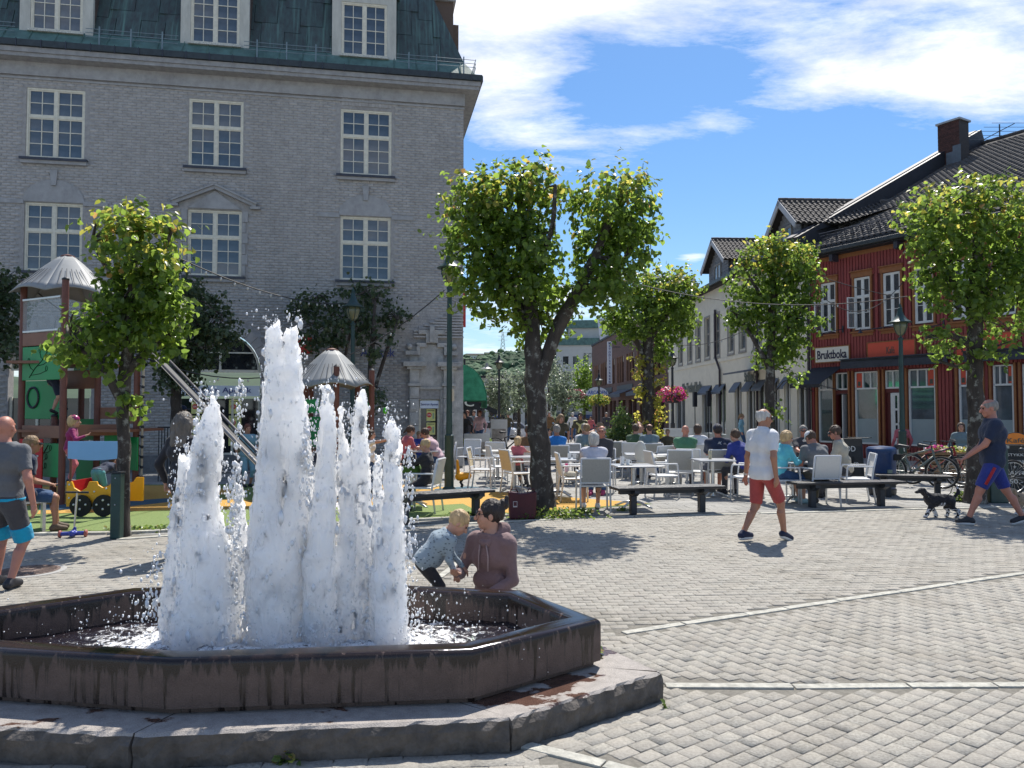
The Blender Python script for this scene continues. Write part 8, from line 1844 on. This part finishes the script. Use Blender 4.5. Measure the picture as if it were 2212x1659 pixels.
    Ft.f = np.minimum(np.maximum(Ft.f, arm_clear), Fs.f); nk = -(-((g_[0]-N_[0])*U[0]+(g_[1]-N_[1])*U[1]+(g_[2]-N_[2])*U[2]))-.028*k; Ft.f = np.maximum(Ft.f, nk-.0)
    fold = (noise3((g_[0]*14+40+0*g_[1]+0*g_[2], g_[1]*14+40+0*g_[0]+0*g_[2], g_[2]*6+9+0*g_[0]+0*g_[1]), int(abs(rz*10)) % 7)-.5)*.018; Ft.f = Ft.f+fold
    fmesh('shirt' if sleeve != 'long' else 'sweater', Ft, top, t)
    if bottom is not None:
        Fl = Field(lo, hi, h); Fl.cone(P+V3(-.06*k,0,.02), P+V3(.06*k,0,.02), .108*k*(.6+.4*fat)+.002, .108*k*(.6+.4*fat)+.002, .04)
        for i in (0, 1):
            if legs == 'shorts': kn = hp[i]+(KN[i]-hp[i])*.93; Fl.cone(hp[i], kn, .092*k*(.6+.4*fat)+.01, .080*k, .03, flat=1)
            else: Fl.cone(hp[i], KN[i], .090*k*(.6+.4*fat)+.008, .066*k, .03); Fl.cone(KN[i], KN[i]+(AN[i]-KN[i])*(.95 if legs == 'long' else .5), .064*k, .052*k, .03, flat=1)
        Fl.f = Fl.f+fold*.8; fmesh('shorts' if legs == 'shorts' else 'trousers', Fl, bottom, t)
    for i in (0, 1):
        a = AN[i]; a0 = a+V3(0,-.035*k,-.035*k); a1 = a+V3(0,.13*k,-.045*k)
        if pose == 'walk' and i == 1: a0 = a+V3(0,-.03*k,.005); a1 = a+V3(0,.12*k,-.06*k)
        fl = [min(lo[j], a[j]-.12) for j in range(3)]; Ff = Field(a-.13*k-.02, a+V3(.1,.2*k+.02,.07), .01 if h < .017 else .013); Ff.cone(a0, a1, .040*k, .034*k, .02); Ff.cone(a+V3(0,0,.0), a0, .040*k, .040*k, .02, flat0=0); Ff.cone(a+V3(0,.02,-.01), a1, .036*k, .03*k, .02)
        if pose != 'walk': gz = Ff.lo[2]+Ff.h*np.arange(Ff.n[2]); Ff.f = np.maximum(Ff.f, -(gz-.004)[None, None, :])
        o = fmesh('shoe', Ff, shoe, t)
        if sole is not None and o: Fo = Field(a-.13*k-.02, a+V3(.1,.2*k+.02,.07), .01); Fo.cone(a0-V3(0,0,.028*k), a1-V3(0,0,.022*k), .036*k, .032*k, .01); gz = Fo.lo[2]+Fo.h*np.arange(Fo.n[2]); mz = min(a0[2], a1[2])-.030*k; Fo.f = np.maximum(Fo.f, (gz-(max(a0[2],a1[2])-.018*k))[None, None, :]); fmesh('sole', Fo, sole, o)
    # ---- hair
    kind, hm_ = hair; hg = gh if fine else .011
    Fr = Field(hd-.20*g-.03, hd+.20*g+.03, hg) if kind not in ('long', 'curly_long') else Field(hd-V3(.22,.22,.42)*g, hd+V3(.22,.22,.2)*g, hg)
    if kind != 'bald':
        b = .012 if kind != 'fringe' else .005
        Fr.ell(HP(0,-.020,.034), V3(.074+b,.096+b,.094+b)*g, MX, .01)
        if kind in ('bob', 'curly', 'curly_long', 'long'): Fr.ell(HP(0,-.03,.02), V3(.098,.105,.105)*g, MX, .02); Fr.ell(HP(0,-.045,-.05), V3(.09,.07,.075)*g, MX, .03)
        if kind == 'bun': Fr.ell(HP(0,-.112,.095), V3(.044,.044,.048)*g, MX, .004); Fr.ell(HP(0,-.13,.145), V3(.02,.02,.03)*g, MX, .01)
        if kind == 'tail': Fr.cone(HP(0,-.10,.03), HP(0,-.16,-.10), .032*g, .02*g, .01)
        if kind in ('long', 'curly_long'):
            w = .05 if kind == 'long' else .085
            for s in (-1, 0, 1): Fr.cone(HP(s*.05,-.05,-.02), HP(s*.06,-.085,-.24), w*g, w*.7*g, .03)
        Fr.ell(HP(0,.098,-.030), V3(.082,.080,.092)*g, MX, .004, 's'); Fr.ell(HP(0,.04,-.11), V3(.09,.10,.075)*g, MX, .004, 's')
        if kind == 'fringe': Fr.ell(HP(0,.0,.14), V3(.075,.115,.105)*g, MX, .004, 's'); 
        if kind in ('short', 'bun', 'fringe'): Fr.ell(HP(0,-.03,-.135), V3(.12,.13,.075)*g, MX, .004, 's')
        gr = np.meshgrid(*[Fr.lo[i]+hg*np.arange(Fr.n[i]) for i in range(3)], indexing='ij', sparse=True); a_ = .024 if kind.startswith('curly') else .014
        Fr.f = Fr.f+(noise3((gr[0]*45+50+0*gr[1]+0*gr[2], gr[1]*45+50+0*gr[0]+0*gr[2], gr[2]*22+8+0*gr[0]+0*gr[1]), 4)-.5)*a_
        fmesh('hair', Fr, hm_, t)
    if hat is not None:
        Fc = Field(hd-.17*g-.03, hd+.20*g+.03, .009); Fc.ell(HP(0,-.010,.045), V3(.092,.112,.098)*g, MX, .0)
        gr = np.meshgrid(*[Fc.lo[i]+.009*np.arange(Fc.n[i]) for i in range(3)], indexing='ij', sparse=True); cpt = HP(0, 0, .035); Fc.f = np.maximum(Fc.f, -((gr[0]-cpt[0])*Zh[0]+(gr[1]-cpt[1])*Zh[1]+(gr[2]-cpt[2])*Zh[2]))
        if hat[0] != 'helmet': Fc.ell(HP(0,.125,.046), V3(.066,.065,.009)*g, MX, .008)
        fmesh('cap' if hat[0] != 'helmet' else 'helmet', Fc, hat[1], t)
    # ---- face parts
    def mp(name, f, m): mb = MB(); f(mb); return mb.build(name, m, t, True)
    if fine or abs(yaw) < 9:
        for s in (-1, 1): 
            if fine: mp('eye', lambda mb: mb.ball(HP(s*.031,.086,.010), .0105*g, 8), M_eye); mp('eyebrow', lambda mb: mb.tube([HP(s*.016,.096,.030), HP(s*.034,.094,.034), HP(s*.050,.080,.028)], .0035*g, 5), hm_ if kind != 'bald' else H_gry)
            elif glasses is None: mp('eye', lambda mb: mb.ball(HP(s*.031,.086,.010), .011*g, 6), M_eye)
        mp('mouth', lambda mb: mb.tube([HP(-.022,.086,-.057), HP(0,.095,-.058), HP(.022,.086,-.057)], .0045*g, 5), M_lip)
    if glasses:
        gl = MB(); 
        for s in (-1, 1): 
            if glasses == 'sun': gl.ball(HP(s*.034,.104,.008), (.028*g,.028*g,.020*g), 8)
            else: gl.tube([HP(s*.034+.026*cos(a),.108,.008+.022*sin(a)) for a in np.linspace(0, 6.283, 13)], .0032*g, 5)
            gl.tube([HP(s*.060,.100,.014), HP(s*.080,.0,.010)], .003*g, 4)
        gl.tube([HP(-.01,.112,.012), HP(.01,.112,.012)], .003*g, 4); stuff(gl.build('glasses', M_sun, t, True))
    J = dict(P=P, N=N_, C=C, Wt=Wt, U=U, hd=hd, HP=HP, sh=sh, el=EL_, wr=WR, kn=KN, an=AN, k=k, hp=hp)
    if extra: extra(t, J)
    return t, J
def seat(vx, vy, rz, label, **kw):
    p = G(vx, vy); c = min(CHAIRS, key=lambda q: (Vector(q[:2])-p.to_2d()).length)
    if (Vector(c[:2])-p.to_2d()).length < .5: p = Vector((c[0], c[1], 0)); rz = c[2]; CHAIRS.remove(c)
    kw.setdefault('pose', 'sit'); kw.setdefault('h', .018); return person(label, (p.x, p.y, 0), rz, **kw)
FC = pi; AW = 0.; RT_ = -pi/2; LF_ = pi/2
# ---- the three walkers and the pair by the basin
def white_extra(t, J):
    w = J['wr'][0]; e = J['el'][0]; d = (w-e)/np.linalg.norm(w-e); MB().tube([w-d*.035, w-d*.012], .033, 12).build('wrist_watch', M_steel, t); mb = MB(); n = J['N']+V3(0,0,.02)
    F_ = Field(J['N']-.14, J['N']+.16, .009); F_.cone(J['N']-V3(0,0,.01), J['N']+V3(0,.012,.055), .088, .070, .01, flat=1); F_.cone(J['N']-V3(0,0,.05), J['N']+V3(0,.03,.10), .072, .058, 0, op='s'); fmesh('collar', F_, C_white, t)
pw = G(1650, 1169); person('tall grey haired man in white polo shirt and brick red shorts walking across the square', (pw.x, pw.y, 0), R(-62), H=1.75, pose='walk', top=C_white, sleeve='short', bottom=C_red, legs='shorts', shoe=S_navy, sole=S_wht, hair=('fringe', H_wht), skin=SKT, wr=((-.33,.02,.80), (.25,-.03,.84)), ank=[(-.09,-.27,.12), (.09,.27,.085)], head=(R(-10), R(-4)), fat=1.04, h=.011, fine=True, hem=-.075, glasses='sun', extra=white_extra)
pd_ = G(2148, 1135)
def dogw_extra(t, J):
    for i in (0,1):
        k = J['kn'][i]; hpp = J['hp'][i]
    x = J['hp'][0]; o = V3(-.112,-.01,0); a, b = J['hp'][0], J['kn'][0]; MB().tube([a*.8+b*.2+o, a*.2+b*.8+o*.93], .022, 8).build('shorts_stripe', cl('stripe_red', (.42,.02,.03)), t, True)
person('broad bald man in navy t-shirt and royal blue shorts walking a dog at right', (pd_.x, pd_.y, 0), R(72), H=1.90, pose='walk', top=C_navy, sleeve='short', bottom=C_royal, legs='shorts', shoe=S_blk, sole=S_wht, hair=('fringe', H_gry), skin=SKR, wr=((-.14,.36,1.02), (.20,.30,1.00)), ank=[(-.10,.36,.09), (.10,-.40,.12)], head=(R(8), R(-8)), fat=1.22, h=.012, fine=True, hem=-.09, extra=dogw_extra)
pl_ = G(2, 1272)
def grey_extra(t, J):
    for i in (0, 1):
        a = J['hp'][i]+(J['kn'][i]-J['hp'][i])*.66; b = J['hp'][i]+(J['kn'][i]-J['hp'][i])*1.02; F_ = Field(np.minimum(a, b)-.14, np.maximum(a, b)+.14, .012); F_.cone(a, b, .094, .087, 0, flat=1, flat0=1); fmesh('shorts_band', F_, C_cyan, t)
    F_ = Field(J['P']-.24, J['P']+.24, .012); F_.cone(J['P']+V3(-.075,0,.05), J['P']+V3(.075,0,.05), .128, .128, .0); gz = F_.lo[2]+.012*np.arange(F_.n[2]); F_.f = np.maximum(F_.f, (abs(gz-(J['P'][2]-.005))-.03)[None, None, :]); fmesh('waistband', F_, C_cyan, t)
person('bald man in grey t-shirt and grey shorts with cyan bands, cut by the left edge', (pl_.x, pl_.y, 0), R(-2), H=1.67, pose='stand', top=C_grey, sleeve='short', bottom=C_dgrey, legs='shorts', shoe=S_blk, hair=('bald', H_gry), skin=SKR, wr=((-.28,.05,.82), (.31,-.02,.80)), ank=[(-.12,.10,.085), (.11,-.03,.085)], head=(R(5), 0), fat=1.18, h=.012, fine=True, hem=.04, extra=grey_extra)
def mom_extra(t, J):
    N_ = J['N']; hdm = C_mauve
    F_ = Field(N_-V3(.2,.2,.16), N_+V3(.2,.2,.14), .010); F_.cone(N_+V3(-.075,-.05,.005), N_+V3(.075,-.05,.005), .055, .055, .03); F_.cone(N_+V3(-.085,-.03,.03), N_+V3(-.02,.105,-.05), .040, .032, .02); F_.cone(N_+V3(.085,-.03,.03), N_+V3(.02,.105,-.05), .040, .032, .02); F_.cone(N_+V3(-.08,-.07,.05), N_+V3(.08,-.07,.05), .055, .055, .03); F_.cone(N_-V3(0,0,.1), N_+V3(0,.03,.14), .060, .066, .0, op='s'); fmesh('hood', F_, hdm, t)
    for s in (-1, 1): MB().tube([N_+V3(s*.03,.135,-.06), J['C']+V3(s*.045,.142,.02), J['C']+V3(s*.045,.145,-.10)], .006, 5).build('drawstring', cl('cord_pale', (.34,.25,.25)), t, True)
    p_ = J['Wt']; F_ = Field(p_-V3(.2,.0,.14), p_+V3(.2,.22,.14), .010); F_.cone(p_+V3(-.08,.045,.0), p_+V3(.08,.045,.0), .078, .078, .02); fmesh('front_pocket', F_, hdm, t)
pm = Vector((-.15, 6.45, 0)); person('kneeling young woman in mauve hoodie with glasses and dark bun, facing the toddler', (pm.x, pm.y, 0), R(150), H=1.70, pose='squat', lean=R(4), top=C_mauve, sleeve='long', bottom=C_jean, legs='long', shoe=S_blk, hair=('bun', H_dk), skin=SK, hipz=.12, hs=1.03, ank=[(-.13,-.12,.06), (.13,-.12,.06)], bend=(.35,1,.12),
    wr=((-.10,.26,.22), (.14,.36,.385)), head=(R(-57), R(3)), h=.009, fine=True, hem=-.10, glasses='clear', extra=mom_extra, fat=.93)
pk = Vector((-.66, 6.30, 0)); person('blond toddler in grey-blue patterned shirt bending down towards the kneeling woman', (pk.x, pk.y, 0), R(-84), H=.97, pose='stand', lean=R(42), top=C_pat, sleeve='long', bottom=C_blk, legs='long', shoe=S_blk, hair=('short', H_bld), skin=SK, hs=1.42, wr=((-.10,.27,.385), (.07,.20,.36)), ank=[(-.06,-.02,.04), (.06,.05,.04)], head=(R(0), R(-38)), h=.008, fine=True, hem=-.04, fat=1.18, hipz=.46, hipy=-.06)
# ---- people at left
pc = Vector((vx2(398, 8.9), 8.9, 0)); person('person with long curly grey-brown hair in black, half hidden behind the left jet', pc, R(-20), H=1.70, pose='walk', top=C_blk, sleeve='long', bottom=C_blk, legs='long', hair=('curly_long', hr('hair_grey_brown', (.13,.11,.09))), h=.014)
pc = G(390, 1033); person('man in navy jacket and cap standing by the wall behind the slide', pc, R(-60), H=1.86, top=C_navy, bottom=C_navy, hair=('short', H_dk), hat=('cap', C_navy), fat=1.15, h=.018)
pc = G(533, 1052); person('girl in pale blue dress standing at the slide foot', pc, R(-140), H=1.42, top=C_lblue, sleeve='short', bottom=C_lblue, legs='mid', hair=('tail', H_red), h=.016, hem=-.3)
pc = G(800, 1066); o, J = person('girl in white top stretching her arm out to the right', pc, R(-100), H=1.32, top=C_white, sleeve='short', bottom=C_jean, hair=('long', H_brn), wr=('down', (.12,.52,1.12)), h=.015)
bl = thing('balloon', 'small green balloon held up by the girl in the white top', 'balloon', AT(832, 888, pc.y)); F_ = Field((-.09,-.09,-.12), (.09,.09,.12), .01); F_.ell((0,0,.01), (.05,.05,.068)); F_.cone((0,0,-.07), (0,0,-.05), .012, .004); fmesh('balloon_skin', F_, mat('balloon_green', (.05,.42,.02), .2, .03), bl)
pc = Vector((AT(152, 1040, 12.9).x, 12.85, 0)); o, J = person('child in magenta sweater and patterned bike helmet standing on the yellow play train', (pc.x, pc.y, .50), R(-70), H=1.10, top=C_mag, sleeve='long', bottom=C_rose, legs='long', hair=('bob', H_bld), hat=('helmet', mat('helmet_magenta', (.30,.03,.12), .3, .6, 30)), hs=1.25, wr=('down', (.14,.26,.78)), lean=R(8), h=.013, fine=True)
pc = G(64, 1152); person('woman in black top and denim shorts seated on a grey bench at left', (pc.x-.12, pc.y+.1, 0), R(-55), pose='sit', top=C_navy, sleeve='short', bottom=C_jean, legs='shorts', shoe=S_sand, hair=('short', H_dbl), skin=SKT, wr=('lap','lap'), h=.014, lean=R(10), glasses='sun', H=1.66)
t = thing('metal_bench', 'grey slatted metal bench under the seated woman at left', 'bench', (pc.x-.30, pc.y+.12, 0), R(35)); [MB().box(-.9,.45,-.22+i*.1,-.14+i*.1,.40,.43).build('slat', M_steel, t) for i in range(4)]; [MB().box(x-.02,x+.02,-.2,.2,0,.4).build('leg', M_steel, t) for x in (-.8,.35)]
t = thing('handbag', 'dark handbag held by the seated woman at left', 'bag', (pc.x+.02, pc.y-.12, .55), R(20)); F_ = Field((-.2,-.15,-.15), (.2,.15,.2), .014); F_.ell((0,0,0), (.13,.07,.10)); fmesh('bag_body', F_, C_navy, t); MB().tube([(-.1,0,.05),(0,0,.2),(.1,0,.05)], .01, 5).build('strap', C_navy, t)
pc = AT(103, 905, 14.6); person('child climbing in the play tower, only bare legs and shorts showing', (pc.x, 14.75, AT(103, 893, 14.6).z), R(-30), H=1.25, pose='walk', top=C_navy, sleeve='short', bottom=C_navy, legs='shorts', hair=('short', H_dbl), ank=[(-.05,.2,.12),(.08,-.05,.05)], h=.016)
pc = AT(190, 1050, 12.7); person('child in teal shorts bending down behind the yellow play train', (pc.x, 13.0, .12), R(-10), H=1.05, lean=R(70), top=C_navy, sleeve='short', bottom=C_teal, legs='shorts', hair=('short', H_brn), wr=((-.15,.4,.3),(.15,.4,.3)), h=.014)
# ---- pharmacy corner
seat(905, 1112, R(80), 'blond boy in a black jacket sitting at the table right of the jets', H=1.40, top=C_blk, bottom=C_blk, hair=('short', H_bld), wr=('table','table'), head=(R(10), R(-12)), h=.012, fine=True)
seat(945, 1040, R(82), 'person in pale pink shirt stooping over the table by the pharmacy door', lean=R(30), top=C_pink, bottom=C_jean, hair=('short', H_brn), wr=('table','table'), head=(0, R(-30)), glasses='clear', fat=1.1)
seat(880, 1040, R(-60), 'dark haired woman in pink sitting left of the pharmacy table', lean=R(18), top=C_rose, sleeve='short', bottom=C_dgrey, hair=('tail', H_brn), wr=('table','table'), head=(0, R(-20)))
seat(905, 1028, R(-160), 'small boy in blue sitting between the two people at the pharmacy table', H=1.3, top=C_royal, bottom=C_jean, hair=('short', H_dbl), wr=('table','table'), head=(0, R(-25)))
# ---- cafe, left half
seat(1122, 1058, R(-30), 'small fair-haired child sitting just left of the forked trunk', H=1.15, top=C_rose, sleeve='short', bottom=C_dgrey, hair=('bob', H_bld), wr=('table','table'), hs=1.2, hipz=.56)
seat(1147, 1048, R(70), 'man with a blue cap and ochre shirt partly hidden by the forked trunk', top=C_brown, sleeve='short', bottom=C_jean, hair=('short', H_brn), hat=('cap', C_slate), wr=('table','table'), fat=1.1)
seat(1198, 1046, R(-8), 'grey haired man in a bright blue sleeveless shirt seen from behind', top=C_blue, sleeve='none', bottom=C_dgrey, hair=('short', H_gry), skin=SKT, wr=('table','table'), fat=1.12)
pc = G(1208, 1012); person('woman with long curly fair hair leaning over the group table', pc, R(-170), H=1.66, lean=R(18), top=C_olive, sleeve='short', bottom=C_jean, hair=('curly_long', H_dbl), head=(R(10), R(-15)), h=.017)
seat(1234, 1034, R(172), 'grey haired man in a white shirt resting his chin on his hand', top=C_white, bottom=C_jean, hair=('short', H_gry), skin=SKT, wr=('table','face'))
pc = G(1254, 998); 
def shawl(t, J):
    N_ = J['N']; F_ = Field(N_-V3(.3,.25,.45), N_+V3(.3,.25,.15), .016); F_.cone(N_+V3(-.19,-.02,-.03), N_+V3(.0,.14,-.16), .050, .04, .02); F_.cone(N_+V3(.19,-.02,-.03), N_+V3(.0,.14,-.16), .050, .04, .02); F_.cone(N_+V3(-.19,-.04,-.03), N_+V3(.19,-.04,-.03), .055, .055, .02); F_.cone(N_+V3(0,.14,-.16), N_+V3(.07,.14,-.36), .04, .03, .02); F_.cone(N_+V3(0,.14,-.16), N_+V3(-.05,.14,-.30), .035, .025, .02); fmesh('knotted_sweater', F_, C_yel, t)
person('standing woman in sunglasses with a pale yellow sweater knotted round her shoulders', pc, R(175), H=1.68, top=C_olive, sleeve='short', bottom=C_dgrey, hair=('short', H_dk), glasses='sun', skin=SKT, extra=shawl, h=.017)
seat(1266, 1036, R(15), 'person with brown hair and a grey top seen from behind at the group table', top=C_slate, bottom=C_dgrey, hair=('short', H_dbl), wr=('table','table'), head=(R(-20), 0))
seat(1291, 1022, R(115), 'woman with sunglasses and wavy hair right of the group table', top=C_brown, bottom=C_dgrey, hair=('bob', H_dbl), glasses='sun', wr=('table','table'))
seat(1281, 1106, R(-2), 'old woman with white hair and a pale lilac top, back to the square', H=1.62, top=cl('cloth_lilac_white', (.52,.52,.60), var=.05), bottom=C_blk, legs='mid', shoe=S_wht, hair=('bob', H_wht), wr=('table','table'), h=.012, fine=True, hem=-.12, fat=1.06)
seat(1312, 1060, R(168), 'elderly balding man in a dark jacket facing the white haired woman', H=1.74, top=C_dgrey, bottom=C_jean, shoe=S_pink, hair=('fringe', H_gry), skin=SKR, wr=('lap','table'), h=.013, fine=True, ank=[(-.1,.5,.08),(.14,.55,.08)])
seat(1376, 1034, R(-60), 'person in a dark green jumper sitting left of the long haired woman', top=C_dgreen, bottom=C_dgrey, hair=('short', H_brn), wr=('table','table'), lean=R(12))
seat(1386, 1026, R(-100), 'woman with long fair hair holding both hands on her head', top=C_white, sleeve='short', bottom=C_jean, hair=('long', H_dbl), wr=('head','head'))
seat(1404, 1036, R(-10), 'man in a grey-blue shirt seen from behind, right of the long haired woman', top=C_slate, bottom=C_jean, hair=('fringe', H_brn), wr=('table','table'), fat=1.15)
seat(1443, 1010, R(170), 'small boy in olive looking towards the camera near the white banner', H=1.2, top=C_olive, sleeve='short', bottom=C_jean, hair=('short', H_dbl), hs=1.15)
seat(1481, 1052, R(-12), 'bald man in a green shirt with his back to the square', top=C_green, sleeve='short', bottom=C_dgrey, hair=('bald', H_gry), skin=SKR, fat=1.2, wr=('table','table'), head=(R(-20), 0), h=.014)
seat(1504, 1038, R(-5), 'woman with short dark brown hair and white top beside the bald man in green', top=C_white, sleeve='short', bottom=C_jean, hair=('bob', H_brn), wr=('table','table'))
def logo(t, J):
    p = J['C']+V3(-.0,-.142,.10); mb = MB(); mb.tube([p+V3(-.035,0,-.02), p+V3(-.01,-.002,.03), p+V3(.0,0,-.02)], .005, 4); mb.tube([p+V3(.0,0,.0), p+V3(.035,.002,.03)], .005, 4); mb.tube([p+V3(.0,0,.0), p+V3(.035,.002,-.03)], .005, 4); stuff(mb.build('back_logo', M_wht, t))
seat(1551, 1066, R(0), 'man in a navy jacket and dark cap with a small white mark on his back', H=1.80, top=C_navy, bottom=C_navy, legs='shorts', hair=('short', H_dk), hat=('cap', C_navy), skin=SKR, fat=1.24, wr=('table','table'), h=.013, extra=logo)
seat(1606, 1070, R(30), 'person in a blue shirt mostly hidden behind the walking man in white', top=C_royal, bottom=C_dgrey, hair=('short', H_brn), lean=R(25), wr=('table','table'))
pc = G(1602, 975); person('woman with tied fair hair and pale blue jacket standing in front of the cream shops', pc, R(-110), H=1.62, top=C_lblue, bottom=C_jean, hair=('tail', H_dbl), glasses='clear', h=.018)
# ---- cafe, right half
seat(1686, 1090, R(-85), 'blonde woman in turquoise jacket and jeans with pale blue shoes', H=1.66, top=C_turq, bottom=C_jean, legs='mid', shoe=S_lb, hair=('bob', H_bld), wr=('table','table'), lean=R(12), head=(0, R(-18)), h=.011, fine=True, fat=1.06)
seat(1728, 1056, R(-120), 'red faced man in sunglasses behind the man with the white cap', top=C_dgrey, sleeve='short', bottom=C_dgrey, hair=('short', H_gry), glasses='sun', skin=SKR, wr=('table','table'), h=.015)
seat(1762, 1088, R(20), 'man in a grey t-shirt and white cap bent over the table, back to the square', H=1.76, top=C_grey, sleeve='short', bottom=C_olive, hair=('short', H_brn), hat=('cap', C_white), skin=SKR, lean=R(22), wr=('table','table'), head=(R(10), R(-35)), h=.011, fine=True, fat=1.12, hem=.0)
seat(1822, 1076, R(66), 'man in a beige shirt and sunglasses facing left towards the table', H=1.82, top=C_beige, sleeve='short', bottom=C_dgrey, hair=('short', H_brn), glasses='sun', skin=SKR, lean=R(14), wr=('table','table'), head=(R(6), R(-12)), h=.011, fine=True, fat=1.15)
seat(2078, 1022, R(150), 'woman with long brown hair in a grey top sitting in front of the red facade', top=C_slate, bottom=C_dgrey, hair=('long', H_brn))
seat(1948, 1000, R(0), 'dark haired person sitting behind the parked bicycles', top=C_rose, bottom=C_dgrey, hair=('short', H_dk))
# ---- far street
FARP = [(1078, 43, 'woman in dark top walking far down the street left of the trunk', C_olive, H_bld), (1098, 47, 'man in a yellow green shirt in front of the far cars', C_olive, H_brn), (1024, 38, 'seated-height passer-by in a blue shirt near the far planters', C_slate, H_brn), (1036, 34, 'passer-by in pale pink far behind the pavement boards', C_pink, H_red),
        (1187, 40, 'man in brown walking away just right of the forked trunk', C_brown, H_gry), (1237, 44, 'person in white with grey hair walking behind the sweater woman', C_white, H_wht), (1181, 50, 'distant walker in dark clothes beside the man in brown', C_dgrey, H_dk), (1276, 50, 'distant walker in red in front of the brick shops', C_rose, H_dk), (1310, 42, 'grey haired person walking by the brick shop front', C_dgrey, H_gry), (1004, 30, 'dark clothed person with a bag under the black awning', C_blk, H_dk), (1010, 36, 'passer-by with a pink hat beside the black awning', C_dgrey, H_red), (1066, 54, 'distant walker in black between the parked cars', C_blk, H_dk)]
for k, (vx, d, lab, c, hh_) in enumerate(FARP): x = AT(vx, 889, d).x; person(lab, (x, d, GO(d)), R(random.choice((0, 180, 20, 160))), H=random.uniform(1.62, 1.78), pose='walk' if k % 2 else 'stand', top=c, bottom=(C_dgrey, C_jean)[k % 2], hair=('short' if k % 3 else 'bob', hh_), h=.026)
# ---- dogs
def dog(label, loc, rz, sc=1., m1=C_blk, m2=C_white, part=False):
    t = thing('dog', label, 'dog', loc, rz); lo, hi = (-.42,-.14,-.01), (.36,.14,.52); F_ = Field(lo, hi, .0085)
    # faces +x ; body 0.40 long
    F_.cone((-.13,0,.25), (.10,0,.255), .082, .098, .04); F_.cone((.10,0,.24), (.13,0,.26), .088, .075, .03); F_.cone((.14,0,.28), (.21,0,.36), .055, .045, .03); F_.ell((.235,0,.385), (.052,.045,.045), k=.02); F_.cone((.26,0,.375), (.315,0,.358), .028, .019, .015)
    for s in (-1, 1):
        F_.cone((.225,s*.04,.41), (.20,s*.058,.33), .018, .022, .01)
        f = .05*s; F_.cone((.11,s*.05,.22), (.115+f,s*.05,.11), .042, .029, .02); F_.cone((.115+f,s*.05,.11), (.115+f*1.9,s*.05,.025), .029, .026, .01); F_.cone((.115+f*1.9,s*.05,.02), (.145+f*1.9,s*.05,.018), .019, .016, .01)
        b = -.05*s; F_.cone((-.14,s*.05,.23), (-.13+b*.4,s*.05,.145), .060, .036, .02); F_.cone((-.13+b*.4,s*.05,.145), (-.19+b,s*.05,.10), .034, .026, .01); F_.cone((-.19+b,s*.05,.10), (-.175+b,s*.05,.025), .026, .023, .01); F_.cone((-.175+b,s*.05,.02), (-.145+b,s*.05,.018), .018, .015, .01)
    F_.cone((-.19,0,.28), (-.26,0,.36), .020, .022, .02); F_.cone((-.26,0,.36), (-.25,0,.45), .024, .014, .02)
    g = np.meshgrid(*[F_.lo[i]+.0085*np.arange(F_.n[i]) for i in range(3)], indexing='ij', sparse=True); F_.f = F_.f+(noise3((g[0]*50+40+0*g[1]+0*g[2], g[1]*50+40+0*g[0]+0*g[2], g[2]*50+9+0*g[0]+0*g[1]), 3)-.5)*.014
    V, Q = F_.mesh(); me = np_mesh('body', V, Q, True); me.materials.append(m1); me.materials.append(m2); o = link('body', me, None, t)
    c = V[Q].mean(1); w = (c[:, 2] < .13) | ((c[:, 0] > -.05) & (c[:, 0] < .03) & (c[:, 2] < .22)) | ((c[:, 2] > .42) & (c[:, 0] < -.2)); nz = noise3((c[:, 0]*60+30, c[:, 1]*60+30, c[:, 2]*60+3), 9) > .45; me.polygons.foreach_set('material_index', (w & nz).astype(np.int32)); me.update()
    mb = MB(); mb.tube([(.17+.062*cos(a)*.3, .062*sin(a), .30+.062*cos(a)*.6) for a in np.linspace(0, 6.283, 17)], .009, 5); mb.build('harness', M_sun, t); MB().ball((.333,0,.362), .011, 6).build('nose', M_sun, t, True); [MB().ball((.268,s*.030,.40), .007, 6).build('eye', M_sun, t, True) for s in (-1, 1)]; t.scale = (sc,)*3; return t
dp = G(2030, 1118); dog('small black and white dog on a lead trotting ahead of the man in navy', dp, pi-.1, 1.1)
d2 = G(2222, 1112); dog('pale dog with a white harness partly cut by the right edge', d2, pi-.1, 1.0, cl('fur_tan', (.36,.26,.17)), C_white)
a = Vector((dp.x-.05, dp.y, .36)); hnd = Vector((pd_.x, pd_.y, 0))+Matrix.Rotation(R(72), 3, 'Z') @ Vector((-.14,.40,1.0)); t = thing('lead', 'thin dark lead running from the dog to the man in navy', 'lead', a); mid = (hnd-a)*.5+Vector((0,0,-.25)); MB().tube([(0,0,0), mid*.6+Vector((0,0,-.06)), mid, hnd-a], .006, 5).build('strap', M_lb, t)
# things on tables and chairs
p = AT(1232, 1062, G(1238, 1082).y); bgt = thing('tote_bag', 'pale bag with a pink bottle on the low white chair', 'bag', (p.x, p.y, .45)); F_ = Field((-.2,-.15,-.02), (.2,.15,.2), .014); F_.ell((0,0,.05), (.14,.1,.06)); fmesh('bag_body', F_, C_beige, bgt); b_ = thing('bottle', 'pink capped bottle standing in the pale bag', 'bottle', (p.x-.07, p.y, .5)); MB().lathe([(.035,0),(.035,.13),(.02,.15)], n=12).build('bottle_body', C_pink, b_, True); MB().lathe([(.03,.15),(.03,.2)], n=12).build('bottle_cap', mat('hot_pink', (.7,.08,.25), .4), b_)
